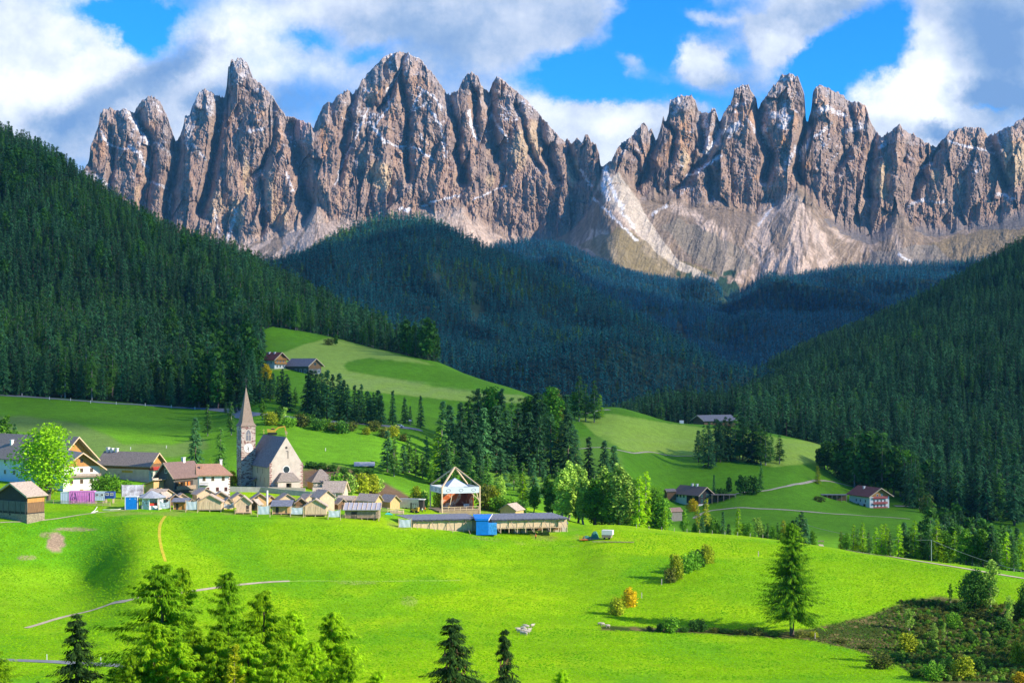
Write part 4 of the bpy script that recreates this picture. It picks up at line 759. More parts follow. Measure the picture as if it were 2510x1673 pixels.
SKN = mat('skin', (0.55, 0.32, 0.22), var=.1)
def stone_mat():
    m = mat('tower_stone', (0.42, 0.34, 0.29), rough=.9, var=.3, scale=1.2); n = N(m.node_tree); b = n.nodes['Principled BSDF']; tc = n.new('ShaderNodeTexCoord'); mp = n.new('ShaderNodeMapping'); n.link(tc.outputs['Object'], mp.inputs[0]); mp.inputs['Rotation'].default_value = (R(90), 0, R(0))
    vo = n.new('ShaderNodeTexVoronoi'); mp2 = n.new('ShaderNodeMapping'); n.link(tc.outputs['Object'], mp2.inputs[0]); mp2.inputs['Scale'].default_value = (1.1, 1.1, 2.2); n.link(mp2.outputs[0], vo.inputs['Vector']); vo.inputs['Scale'].default_value = 1.0
    sp = n.new('ShaderNodeSeparateColor'); n.link(vo.outputs['Color'], sp.inputs[0])
    ns = n.noise(tc.outputs['Object'], .35, 2)
    c = n.ramp(sp.outputs[0], [(0.0, (.50,.42,.36)), (.52, (.46,.37,.31)), (.60, (.17,.085,.08)), (.82, (.24,.13,.11)), (1.0, (.40,.30,.25))]); n.link(c, b.inputs['Base Color']); return m
STN = stone_mat()
def window(parent, w, h, fm, loc, rz, label=None, name='window', bars=True):
    key = ('win', w, h, fm.name, bars)
    if key not in LIB:
        b = MB(); t = min(.18, w*.16); b.box(-w/2-t, w/2+t, -.07, .0, -h/2-t, -h/2, 0); b.box(-w/2-t, w/2+t, -.07, .0, h/2, h/2+t, 0); b.box(-w/2-t, -w/2, -.07, 0, -h/2, h/2, 0); b.box(w/2, w/2+t, -.07, 0, -h/2, h/2, 0); b.box(-w/2, w/2, -.02, 0, -h/2, h/2, 1)
        if bars: b.box(-.04, .04, -.045, -.02, -h/2, h/2, 0)
        o = b.build(name, [fm, GLS], parent); LIB[key] = o.data
    else: o = ob(name, LIB[key], parent)
    o.location = loc; o.rotation_euler = (0, 0, rz)
    if label: o['label'] = label
    return o
def house(name, label, cat, p, a, Wd, L, eave, ridge, wm, rm_, gm_=None, wins=(), over=1.0, gz0=None, low=None, group=None, deep=2.5, oy=1.2, chim=(), balc=(), doors=()):
    """gable end at the origin facing -y, ridge running back along +y; low = (height, material) of the lower storey"""
    r = empty(name, p, R(a), label, cat, group); w2 = Wd/2; sl = (ridge-eave)/w2
    b = MB(); b.prism([(-w2,-deep),(w2,-deep),(w2,eave-.12),(0,ridge-.12),(-w2,eave-.12)], 0, L); b.build('wall', wm, r)
    if gm_: z0 = eave if gz0 is None else gz0; hw = w2 if z0 <= eave else w2*(ridge-z0)/(ridge-eave); b = MB(); b.prism([(-w2+.02,z0),(w2-.02,z0),(w2-.02,max(eave,z0)-.15),(0,ridge-.15),(-w2+.02,max(eave,z0)-.15)] if z0 < eave-.3 else [(-hw,z0),(hw,z0),(0,ridge-.15)], -.10, -.003); b.build('gable_boards', gm_, r)
    if low: h_, m_, x0, x1, y0, y1 = low; b = MB(); b.box(x0, x1, y0, y1, -deep, h_); b.build('lower_wall', m_, r)
    for sgn in (-1, 1):
        b = MB(); e = w2+over; zt = eave-over*sl; b.prism([(0,ridge),(sgn*e,zt),(sgn*e,zt+.25),(0,ridge+.28)], -oy, L+oy*.6); b.build('roof', rm_, r)
        b = MB(); b.prism([(0,ridge-.22),(sgn*e,zt-.22),(sgn*e,zt+.3),(0,ridge+.33)], -oy-.12, -oy-.002); b.build('bargeboard', BEAM, r)
    for q in chim:
        x, y, h_ = q[:3]; z = ridge-abs(x)*sl; b = MB(); b.box(x-.5, x+.5, y-.5, y+.5, z-.6, z+h_); b.box(x-.65, x+.65, y-.65, y+.65, z+h_+.003, z+h_+.2); b.build('chimney', PLW, r)
    for f, u, z, w, h_, fm in wins:
        if f == 'g': window(r, w, h_, fm, (u, -.10 if (gm_ and z > (gz0 if gz0 is not None else eave)) else -.003, z), 0)
        if f == 'l': window(r, w, h_, fm, (-w2-.003, u, z), R(-90))
        if f == 'r': window(r, w, h_, fm, (w2+.003, u, z), R(90))
    for x0, x1, z, m_ in balc:
        b = MB(); b.box(x0, x1, -1.2, -.11, z-.18, z); b.box(x0, x1, -1.2, -1.12, z+.95, z+1.08)
        k = max(6, int((x1-x0)/.42))
        for i in range(k): xx = x0+(x1-x0)*(i+.5)/k; b.box(xx-.14, xx+.14, -1.18, -1.13, z, z+.95)
        b.build('balcony', m_, r)
    for x, z, w, h_, m_ in doors: b = MB(); b.box(x-w/2, x+w/2, -.12, -.003, z, z+h_); b.build('door', m_, r)
    return r
def mS(px, Y): return px*Y/3949.0
def ribbon(name, pts, w, m_, off=.06, kind='structure', ys=None, label=None, cat=None, y0=320):
    """road or path laid on the ground along picture points"""
    P_ = []
    for i, q in enumerate(pts): P_.append(hit(q[0], q[1], ys[i] if ys else y0)[:2] if len(q) == 2 else ((q[0]-CX)/FP*q[2], q[2]))
    P_ = np.array(P_); d = np.r_[0, np.cumsum(np.hypot(*np.diff(P_, axis=0).T))]; t = np.linspace(0, d[-1], max(20, int(d[-1]/2.5)))
    x = hermite(d, P_[:, 0], t); y = hermite(d, P_[:, 1], t); tx, ty = np.gradient(x), np.gradient(y); l = np.hypot(tx, ty); nx, ny = -ty/l, tx/l
    ww = w*(1+.25*fbm(t/6, t*0, 3, 5)) if m_ is GRAV else w
    R_ = [np.stack([x+nx*k*ww, y+ny*k*ww, ground(x+nx*k*ww, y+ny*k*ww)+off], -1) for k in (-.5, -.17, .17, .5)]
    V_ = np.stack(R_, 1).reshape(-1, 3); o = ob(name, mesh_np(name, V_, grid_faces(len(t), 4), [m_])); tag(o, label, cat, kind=kind); return o
ORD = ['leftmost', 'second from the left', 'third from the left', 'fourth from the left', 'fifth from the left', 'sixth from the left', 'seventh from the left', 'eighth from the left', 'ninth from the left', 'tenth from the left', 'eleventh from the left', 'twelfth from the left']
def ordl(i, n_):
    if n_-1-i < 5 and n_ > 6 and i > 5: return ['rightmost', 'second from the right', 'third from the right', 'fourth from the right', 'fifth from the right'][n_-1-i]
    if i < len(ORD): return ORD[i]
    j = n_-1-i; return ORD[j].replace('left', 'right') if j < len(ORD) else 'one in the middle'
# ================================================================== THE VILLAGE
W1 = lambda f, us, z, w, h_, fm: [(f, u, z, w, h_, fm) for u in us]
# big farmhouse at the left edge
Y = 612; x = (182-1255)/3949*Y; zf = gz(x, Y)
house('farmhouse', 'large farmhouse with very long grey roof and golden timber gable at the left edge', 'farmhouse', (x, Y, zf), 52, 15.5, 46, 10.0, 17.3, PLB, RG, WO, gz0=7.5, over=2.0, oy=3.0, low=None,
 wins=W1('l', (22, 27, 33), 3.2, 1.2, 1.5, FRW)+W1('l', (27, 33), 7.2, 1.2, 1.4, FRW), chim=[(-4, 34, 1.8)], doors=[])
r = bpy.data.objects['farmhouse']; b = MB(); b.box(-7.90, -7.753, 2, 20, 4.6, 9.85); b.box(-7.92, -7.753, 20, 44, 8.2, 9.85); b.build('side_boards', WG, r)
# white house with round tree before it
Y = 578; x, y_, z = at(200, Y)
house('white_house', 'white plastered house with orange boarded gable and long grey balcony behind the pink container', 'house', (x, Y, z-1.0), 31, 13.2, 25, 9.6, 14.4, PLW, RL, WO, over=2.0, oy=2.2,
 wins=W1('g', (-3.6, 0, 3.6), 8.2, .85, 1.2, FRB)+W1('g', (-3.6, 0, 3.6), 4.2, .85, 1.3, FRB)+[('g', 0, 11.6, .7, 1.0, WDK)]+[('l', 4, 4.2, 1.1, 1.8, FRB), ('l', 13, 4.2, 1.1, 1.5, FRW), ('l', 19, 4.2, 1.1, 1.5, FRW)],
 balc=[(-6.3, 6.8, 5.9, TIM)], doors=[(0, -.6, 1.2, 2.0, FRB)])
# long farmhouse behind shrubs
Y = 628; x, y_, z = at(383, Y)
house('farmhouse', 'long low farmhouse with grey roof and brown boarded upper floor between shrubs and wooden house', 'farmhouse', (x, Y, z), 62, 8.6, 25.5, 7.2, 11.2, WD, RG, WO, over=1.3, oy=1.6, low=(5.0, PLP, -4.36, 4.36, -.02, 25.55),
 wins=[('r', 3, 3, 1, 1.6, FRG)], chim=[(0, 20, 1.3), (0, 22.5, 1.3), (0, 24.6, 1.5)], balc=[(-4.3, 4.3, 5.0, FLW)])
r = bpy.data.objects['farmhouse.001']
for u in (-2.6, 0, 2.6): window(r, .9, 1.8, FRG, (u, -.03, 3.2), 0)
b = MB(); b.box(-4.52, -4.37, 8, 13.5, 3.6, 4.4); b.build('painted_panel', YEP, r)
# wooden house
Y = 574; x, y_, z = at(407, Y)
house('timber_house', 'dark timber house with grey brown roof and golden lean-to left of the white square house', 'house', (x, Y, z-.3), -34, 7.6, 13, 6.9, 11.0, WG, RB, None, over=1.3, oy=1.4,
 wins=[('g', 0, 8.2, 1.0, 1.3, FRW)], chim=[(0, 8.5, 1.5)])
r = bpy.data.objects['timber_house']
b = MB(); b.prism([(-5.2,-2),(-1.0,-2),(-1.0,4.6),(-5.2,3.4)], -5.0, -.11); b.build('lean_to', WY, r, 'golden boarded lean-to')
b = MB(); b.prism([(-6.0,3.35),(.2,5.15),(.2,5.4),(-6.0,3.6)], -5.8, -.2); b.build('lean_to_roof', RL, r)
b = MB(); b.box(3.81, 4.1, .4, 9.8, 4.9, 5.2); b.box(3.81, 5.0, .4, 9.8, 1.5, 1.7); b.box(4.9, 5.0, .4, 9.8, 1.7, 2.9); b.build('gallery', TIM, r)
b = MB(); b.box(3.805, 3.9, .8, 9.4, 1.9, 4.6); b.build('recess', WDK, r)
for i in range(4): b = MB(); b.box(3.95, 4.2, 2.0+i*1.6, 2.9+i*1.6, 1.9, 4.2); b.build('orange_shutter', ORG if i % 2 else WO, r)
# white square house with hipped roof
Y = 562; x, y_, z = at(526, Y); r = empty('white_house', (x, Y, z-.9), R(14), 'white square house with rosy tiled hipped roof right of the dark timber house', 'house')
w_, d_, e = 5.3, 9.6, 9.1
b = MB(); b.box(-w_, w_, 0, d_, -2.5, e); b.build('wall', PLW, r)
b = MB(); o_ = 1.0; b.add([(-w_-o_,-o_,e-.1),(w_+o_,-o_,e-.1),(w_+o_,d_+o_,e-.1),(-w_-o_,d_+o_,e-.1),(-w_-o_,d_/2,e+3.6),(w_-3.2,d_/2,e+3.6)], [(0,1,5,4),(1,2,5),(2,3,4,5),(3,0,4),(0,3,2,1)]); b.build('roof', RR, r)
b = MB(); b.box(-w_-o_, w_+o_, -o_-.12, -o_-.003, e-.35, e+.12); b.build('gutter', RR, r)
for u in (-3.6, -.6, 3.0): window(r, .75, 1.2, FRB, (u, -.003, 7.7), 0)
for u in (-2.3, 1.0, 3.9): window(r, .75, 1.15, FRR, (u, -.003, 4.0), 0)
for u in (.6, 2.4): window(r, .6, .7, FRW, (u, -.003, .9), 0)
window(r, .5, .6, FRW, (-4.7, -.003, 4.2), 0)
b = MB(); b.box(-w_+.1, -w_+3.1, -1.0, -.003, 5.3, 5.45); b.box(-w_+.1, -w_+3.1, -1.0, -.92, 6.3, 6.4)
for i in range(8): b.box(-w_+.1+i*.41, -w_+.16+i*.41, -.99, -.93, 5.45, 6.3)
b.build('balcony', IRON, r)
for i in range(9): b = MB(); b.box(w_-.35-.2*(i % 2), w_+.03, -.03, -.002, 1.0+i*.9, 1.5+i*.9); b.build('quoin', RR, r)
b = MB(); b.box(2.2, 3.0, 5.6, 6.4, e+2, e+4.7); b.box(2.05, 3.15, 5.45, 6.55, e+4.703, e+4.95); b.build('chimney', PLW, r)
b = MB(); b.box(-4.9, -4.1, 2.2, 2.9, e+.5, e+3.2); b.build('chimney', RR, r)
# dark barn in the left foreground
Y = 505; x, y_, z = at(30, Y); z = PS(30, 1270, Y)[2]
house('barn', 'weathered dark barn with stone base and orange side boards at the left edge', 'barn', (x, Y, z), -32, 13.4, 7.0, 7.6, 11.0, WDK, RL, None, over=1.2, oy=1.0, deep=4, low=(1.6, mat('rubble_stone', (.30, .24, .16), var=.4, scale=2, bump=.05), -6.76, 6.76, -.06, 7.03))
r = bpy.data.objects['barn']; b = MB(); b.box(-6.9, 6.9, -.25, -.003, 5.3, 5.55); b.box(-6.9, 6.9, -.16, -.003, 2.3, 5.3)
for u in (-4, -1.5, 1.5, 4, 6.2): b.box(u-.12, u+.12, -.32, -.25, 1.4, 5.3)
b.build('front_boards', WG, r); b = MB(); b.box(6.703, 6.85, .1, 6.9, 5.2, 7.4); b.build('side_boards', WO, r); b = MB(); b.box(6.703, 6.82, .1, 6.9, 2.0, 5.2); b.build('side_boards', WD, r, 'weathered lower side boards')
b = MB(); b.box(-1.3, -.7, -.12, -.062, 1.0, 1.5); b.build('opening', WDK, r)
# ---- church
Y = 590; xg = (701-1255)/3949*Y; zc = PS(701, 1197, Y)[2]; A = 28
ch = empty('church', (xg, Y, zc), R(A), 'village church with steep slate roof, stone spired bell tower and clock', 'church'); Wn, Ln, ev, rg = 12.9, 24.5, 8.6, 18.6
b = MB(); b.prism([(-Wn/2,-3),(Wn/2,-3),(Wn/2,ev),(0,rg-.15),(-Wn/2,ev)], 0, Ln); nave = b.build('nave_wall', PLC, ch)
b = MB(); b.prism([(-Wn/2-.02,-3),(Wn/2+.02,-3),(Wn/2+.02,ev+.1),(0,rg+.25),(-Wn/2-.02,ev+.1)], -.35, -.002); fac = b.build('facade', PLP, ch)
for s in (-1, 1):
    b = MB(); sl = (rg-ev)/(Wn/2); e = Wn/2+.6; zt = ev-.6*sl; b.prism([(0,rg-.05),(s*e,zt),(s*e,zt+.3),(0,rg+.3)], .002, Ln+.5); b.build('roof', RK, ch)
    b = MB()
    for i in range(15): b.box(s*Wn/2-(s > 0)*(.5+.45*(i % 2))+.02*s, s*Wn/2+(s < 0)*(.5+.45*(i*7 % 3 > 0))+.02*s, -.40, -.352, -.5+i*.68, -.5+i*.68+.42+.14*(i*5 % 3 == 0))
    b.build('quoins', mat('porphyry', (0.30, 0.15, 0.13), var=.4, scale=2), ch)
b = MB(); b.add([(math.cos(2*math.pi*i/20)*1.25, -.40, 5.9+1.1+math.sin(2*math.pi*i/20)*1.25) for i in range(20)], [tuple(range(20))]); b.build('rose_window', GLS, ch)
b = MB(); ring = [(math.cos(2*math.pi*i/20), math.sin(2*math.pi*i/20)) for i in range(20)]; b.add([(c*1.45, -.43, 7.0+s*1.45) for c, s in ring]+[(c*1.2, -.43, 7.0+s*1.2) for c, s in ring], [(i, (i+1) % 20, (i+1) % 20+20, i+20) for i in range(20)]); b.build('rose_frame', PLW, ch)
b = MB(); b.cyl((0, 0), .45, 0, .05, 14); o = b.build('gable_opening', WDK, ch); o.rotation_euler = (R(90), 0, 0); o.location = (0, -.36, 15.0)
b = MB(); b.box(.5, .75, -.40, -.352, 11.0, 13.6); b.box(-.2, .75, -.40, -.352, 13.6, 13.8); b.build('sundial', IRON, ch)
# porch
pr = MB(); pr.add([(-4.7,-3.4,2.7),(4.7,-3.4,2.7),(4.7,-.36,2.7),(-4.7,-.36,2.7),(-2.6,-.36,5.9),(2.6,-.36,5.9),(-2.2,-1.6,5.9),(2.2,-1.6,5.9)], [(0,1,7,6),(1,2,5,7),(0,6,4,3),(6,7,5,4),(0,3,2,1)]); pr.build('porch_roof', RG, ch)
b = MB(); b.box(-4.2, -1.0, -3.0, -.36, -3, 2.6); b.box(1.0, 4.2, -3.0, -.36, -3, 2.6); b.box(-1.0, 1.0, -3.0, -.36, 2.2, 2.6); b.build('porch', PLP, ch); b = MB(); b.box(-.95, .95, -1.0, -.37, -.5, 2.2); b.build('door', WDK, ch)
for u in (5, 9.5, 14): b = MB(); b.box(-Wn/2-.05, -Wn/2-.003, u-.35, u+.35, 2.2, 4.0); b.build('painted_niche', mat('faded_red', (.50, .30, .22), var=.3, scale=3), ch)
for u in (7.0, 13.0): b = MB(); b.box(-Wn/2-.05, -Wn/2-.003, u-.15, u+.15, 5.2, 7.4); b.build('narrow_window', WDK, ch)
b = MB(); b.box(-Wn/2-.06, -Wn/2-.003, 14.6, 15.5, -.3, 2.0); b.build('side_door', WDK, ch); b = MB(); b.prism([(-Wn/2-1.7,2.4),(-Wn/2-.003,3.2),(-Wn/2-.003,3.35),(-Wn/2-1.7,2.55)], 13.4, 16.6); b.build('door_canopy', RG, ch)
def finial(x, y_, z): b = MB(); b.cyl((x, y_), .06, z, z+2.3, 6); b.cyl((x, y_), .28, z+.5, z+.95, 8, .28); b.box(x-.45, x+.45, y_-.05, y_+.05, z+1.6, z+1.72); b.build('finial', GOLD, ch)
finial(0, -.2, rg+.2); finial(0, Ln, rg+.2)
# tower, in the church's own frame
def loc(wx, wy): dx, dy = wx-xg, wy-Y; return (dx*math.cos(R(A))+dy*math.sin(R(A)), -dx*math.sin(R(A))+dy*math.cos(R(A)))
Yt = 605; tx, ty = loc((603-1255)/3949*Yt, Yt); hw = 2.75; te = 22.6; z0 = PS(603, 1190, Yt)[2]-zc; tw_ = empty('bell_tower', (tx, ty, z0), 0); tw_.parent = ch
def tp(b, name, m_, lb=None): o = b.build(name, m_, tw_, lb); return o
b = MB(); b.box(-hw, hw, -hw, hw, -4, te); tp(b, 'tower_wall', STN)
b = MB(); E_ = hw+.35; b.add([(-E_,-E_,te-.15),(E_,-E_,te-.15),(E_,E_,te-.15),(-E_,E_,te-.15),(-hw*.82,-hw*.82,te+1.2),(hw*.82,-hw*.82,te+1.2),(hw*.82,hw*.82,te+1.2),(-hw*.82,hw*.82,te+1.2),(0,0,te+14.6)], [(0,3,2,1),(0,1,5,4),(1,2,6,5),(2,3,7,6),(3,0,4,7),(4,5,8),(5,6,8),(6,7,8),(7,4,8)]); tp(b, 'spire', mat('brown_shingles', (0.27, 0.20, 0.15), var=.25, scale=1.6, bump=.04, stretch=(1, 1, 3)))
b = MB(); b.cyl((0, 0), .07, te+14.3, te+18.6, 6); b.box(-.7, .7, -.06, .06, te+17.2, te+17.36); b.box(-.42, .42, -.06, .06, te+16.5, te+16.64); b.cyl((0, 0), .34, te+14.5, te+15.1, 10); tp(b, 'spire_cross', IRON)
for rot in (0, -90):
    prof = [(-.95, -1.9), (.95, -1.9), (.95, .7), (.72, 1.4), (.36, 1.9), (0, 2.15), (-.36, 1.9), (-.72, 1.4), (-.95, .7)]
    b = MB(); b.prism([(x_*1.28, z_*1.16) for x_, z_ in prof], -.05, -.003); f = tp(b, 'belfry_surround', PLP); b = MB(); b.prism(prof, -.11, -.052); o = tp(b, 'belfry_window', mat('belfry_louvre', (0.17, 0.17, 0.19), var=.3, scale=1, stretch=(.1, .1, 6)))
    b = MB(); b.box(-.06, .06, -.16, -.112, -1.9, 1.2); b.box(-.95, .95, -.16, -.112, .2, .34); q = tp(b, 'tracery', PLP)
    for o_ in (f, o, q): o_.location = (0, -hw, te-3.6) if rot == 0 else (-hw, 0, te-3.6); o_.rotation_euler = (0, 0, R(rot))
    b = MB(); b.cyl((0, 0), 1.75 if rot == 0 else 1.3, 0, .06, 28); o = tp(b, 'clock_face', PLW); b = MB(); b.beam((0, 0, .09), (.15, -1.25, .09), .14); b.beam((0, 0, .09), (-.30, 0.75, .09), .16); b.beam((0, 0, .09), (-.75, -.75, .09), .16)
    for i in range(12): b.beam((1.4*math.sin(i*math.pi/6), 1.4*math.cos(i*math.pi/6), .09), (1.58*math.sin(i*math.pi/6), 1.58*math.cos(i*math.pi/6), .09), .09)
    h_ = tp(b, 'clock_hands', IRON)
    for o_ in (o, h_): o_.location = (0, -hw, te-8.3) if rot == 0 else (-hw, 0, te-8.3); o_.rotation_euler = (R(90), 0, R(rot)); 
    if rot: h_.scale = o.scale = (.6, .6, 1)
# churchyard wall
def wallline(name, label, pts, h0, h1, m_, t=.5, top=True):
    b = MB(); P_ = [hitS(*q) for q in pts]; ks = len(P_)
    for (x0, y0, z0_), (x1, y1, z1_) in zip(P_[:-1], P_[1:]):
        d = Vector((x1-x0, y1-y0, 0)).normalized(); nx, ny = -d.y*t/2, d.x*t/2; hh_ = h1
        b.add([(x0-nx,y0-ny,z0_-2),(x1-nx,y1-ny,z1_-2),(x1+nx,y1+ny,z1_-2),(x0+nx,y0+ny,z0_-2),(x0-nx,y0-ny,z0_+h0),(x1-nx,y1-ny,z1_+h1),(x1+nx,y1+ny,z1_+h1),(x0+nx,y0+ny,z0_+h0)], [(0,3,2,1),(4,5,6,7),(0,1,5,4),(1,2,6,5),(2,3,7,6),(3,0,4,7)])
    o = b.build(name, m_); tag(o, label, 'wall'); return o
wallline('churchyard_wall', 'long grey beige retaining wall running below the church', [(562,1205),(640,1206),(700,1212),(760,1217),(822,1222)], 1.9, 1.8, CONC)
wallline('churchyard_wall', 'sunlit white wall in front of the church porch', [(657,1203),(700,1204),(748,1206)], 1.5, 1.5, PLP)
wallline('churchyard_wall', 'sunlit white wall below the small pyramid roofed chapel', [(766,1209),(820,1210)], 2.2, 2.2, PLP)
# chapel
Y = 598; x, y_, z = at(786, Y); r = empty('chapel', (x, Y, z-.2), R(22), 'small square chapel with grey pyramid roof right of the church', 'chapel')
b = MB(); b.box(-3.9, 3.9, -3.9, 3.9, -2.5, 3.0); b.build('wall', PLP, r); b = MB(); b.box(-4.0, -3.903, -3.9, 3.9, -1, 2.95); b.build('side_wall', mat('ochre_plaster', (.55, .34, .12), var=.15), r)
b = MB(); b.add([(-4.7,-4.7,2.8),(4.7,-4.7,2.8),(4.7,4.7,2.8),(-4.7,4.7,2.8),(-.5,0,7.3),(.5,0,7.3)], [(0,1,5,4),(1,2,5),(2,3,4,5),(3,0,4),(0,3,2,1)]); b.build('roof', RG, r)
Y = 575; x, y_, z = at(822, Y)
house('cottage', 'low whitewashed cottage with wide pale grey roof right of the chapel', 'house', (x+3.6, Y, z-.2), 78, 6.0, 7.6, 2.6, 5.6, PLP, RL, None, over=.8, oy=.6, wins=[('l', 4, 1.4, .8, .8, WDK)])
# ---- market huts
def hut(sx, sy, wd, dp, hw_, rise, a, label, wm=WP, rm_=RL, stilts=0, porch=False, door=None, group=None, win=None, panels=0, name='wooden_hut', Yf=None):
    x, Y, z = hitS(sx, sy) if Yf is None else at(sx, Yf); f = stilts; z += f
    r = empty(name, (x, Y, z), R(a), label, 'hut', group); w2 = wd/2
    b = MB(); b.prism([(-w2,0),(w2,0),(w2,hw_),(0,hw_+rise-.1),(-w2,hw_)], 0, dp); b.build('wall', wm, r)
    e = w2+.55; zt = hw_-.55*rise/w2
    for s in (-1, 1): b = MB(); b.prism([(0,hw_+rise-.05),(s*e,zt-.05),(s*e,zt+.12),(0,hw_+rise+.14)], -.6, dp+.4); b.build('roof', rm_, r)
    b = MB()
    for s in (-1, 1): b.prism([(0,hw_+rise-.16),(s*e,zt-.16),(s*e,zt+.16),(0,hw_+rise+.18)], -.68, -.602)
    b.build('bargeboard', TIM, r)
    if f or Yf is None:
        b = MB(); b.box(-w2-.1, w2+.1, -.1, dp, -.16, -.003); b.build('floor', TIM, r)
        for u in (-w2+.2, 0, w2-.2):
            b = MB(); b.box(u-.12, u+.12, .05, .29, -f-1.4, -.163); b.build('stilt', BEAM, r)
    if panels:
        for i in range(panels): u = -w2+wd*(i+.5)/panels; b = MB(); b.box(u-wd/panels*.46, u+wd/panels*.46, -.09, -.003, .1, hw_-.1); b.build('shutter_panel', wm, r)
    if door: u, w_, h_, m_ = door; b = MB(); b.box(u-w_/2, u+w_/2, -.06, -.003, .02, h_); b.build('door', m_, r)
    if win: u, z_, w_, h_, m_ = win; b = MB(); b.box(u-w_/2, u+w_/2, -.06, -.003, z_-h_/2, z_+h_/2); b.build('window', m_, r)
    if porch:
        b = MB(); b.box(-w2-.4, w2+.4, -2.0, -.05, -.14, 0)
        for u in (-w2-.3, 0, w2+.3): b.box(u-.07, u+.07, -1.98, -1.84, -f-1.2, 1.1)
        b.box(-w2-.4, w2+.4, -1.96, -1.88, .95, 1.08); b.box(-w2-.4, w2+.4, -1.96, -1.88, .5, .6); b.build('porch', BEAM, r)
    return r
GF = 'pale wooden market huts of the front row'; GB = 'wooden market huts of the back row'
hut(514, 1254, 7.6, 5, 2.7, 2.1, 4, 'pale boarded hut on short stilts between two hung white cloths, below the square white house', panels=4, stilts=.7, group=GF)
hut(597, 1258, 4.6, 4, 3.2, 1.9, 6, 'small hut with open dark doorway and plank porch in the middle of the front row', wm=WP, porch=True, door=(1.3, .9, 2.1, WDK), stilts=.5, group=GF)
hut(773, 1266, 7.0, 5, 2.8, 2.1, 4, 'pale four panelled hut between two white cloths, right of the slate roofed stall', panels=4, stilts=.7, group=GF)
hut(505, 1226, 6.2, 6, 3.6, 1.8, 26, 'tall hut with grey plank roof just below the square white house', Yf=543, group=GB, wm=WP)
hut(541, 1228, 5.8, 5, 3.0, 1.8, 12, 'golden hut with a blue window in the back row', Yf=540, group=GB, wm=WY, win=(.4, 2.0, 1.0, .9, NAVY))
hut(588, 1234, 4.8, 5, 3.2, 1.6, 20, 'pale gabled hut below the churchyard wall, left of the white pillar', Yf=538, group=GB, wm=WP)
hut(637, 1236, 5.0, 5, 3.4, 1.7, 14, 'golden gabled hut left of the thin white chimney pipe', Yf=536, group=GB, wm=WY)
hut(704, 1234, 5.2, 5.5, 3.3, 1.7, 20, 'pale gabled hut directly below the church porch', Yf=537, group=GB, wm=WP)
hut(802, 1246, 5.4, 6, 4.9, 2.0, 34, 'tall pale hut with steep orange underside roof and outdoor steps', Yf=533, group=GB, wm=WP)
hut(927, 1234, 3.8, 7.5, 3.0, 1.8, 58, 'golden hut with its grey roof side facing us, near the silver trailer', Yf=547, group=GB, wm=WY, name='wooden_hut')
hut(968, 1230, 4.0, 6, 3.0, 1.8, 40, 'golden hut touching the silver trailer on its left', Yf=551, group=GB, wm=WY)
hut(1245, 1255, 6.0, 6, 3.0, 1.9, -28, 'golden cottage hut with pale roof behind the long dark roofed stable', Yf=560, group=GB, wm=WY)
hut(408, 1216, 7.8, 5.5, 2.9, 1.5, 74, 'wide pale hut with flat grey roof left of the square white house', Yf=545, group=GB, wm=WP)
hut(447, 1222, 4.0, 4, 2.4, 1.3, 20, 'small pale hut behind the white cloth, below the timber house', Yf=540, group=GB, wm=WP)
hut(470, 1226, 2.6, 3, 2.0, 1.2, 25, 'tiny dark roofed white model house beside the tall hut', Yf=531, group=GB, wm=PLW, rm_=RK, door=(0, .7, 1.2, WDK))
hut(489, 1226, 2.6, 3, 2.2, 1.4, 15, 'tiny model house with dark green gable right in front of the tall hut', Yf=530, group=GB, wm=PLW, rm_=mat('dark_green_paint', (.03, .09, .07)), door=(0, .7, 1.2, WDK))
for sx, lb in ((868, 'low pale grey shed roof left of the golden huts near the trailer'), (895, 'low shed with a short grey roof beside the leftmost golden hut')):
    hut(sx, 1226, 3.6, 5.5, 1.8, 1.1, 75, lb, Yf=556, wm=PLP, rm_=RL, name='low_shed', group='low sheds behind the green lawn')
for sx, sy, wd, dp, hh2, a_, wm_, lb, yf in [(430,1240,3.6,3,2.4,15,WD,'little brown hut squeezed between pavilion and first white cloth',536),(560,1238,3.0,3,2.3,22,WP,'narrow pale hut behind the gap left of the small porch hut',533),(622,1236,3.2,3,2.2,-15,WD,'little brown hut right of the golden hut, behind the third cloth',531),(664,1228,3.4,3.4,2.5,28,WY,'small golden hut between white pipe and the pale hut below the porch',541),(738,1236,3.6,3.4,2.6,10,WD,'small brown hut just left of the outdoor steps',535),(760,1226,3.6,3.6,2.6,40,WP,'small pale hut at the foot of the white chapel wall',546),(840,1240,3.4,3.4,2.3,30,WD,'small brown hut right of the tall pale hut',538),(395,1232,3.4,3.2,2.3,-20,WP,'small pale hut directly behind the pavilion roof',540)]:
    hut(sx, sy, wd, dp, hh2, 1.4, a_, lb, wm=wm_, Yf=yf, group=GB, door=(0, .8, 1.7, WDK))
x, y_, z = at(655, 534); b = MB(); b.cyl((0, 0), .32, -.3, 6.4, 10); o = b.build('white_pipe', PLW); o.location = (x, 534, z); tag(o, 'thin white upright pipe rising among the huts below the church', 'pipe')
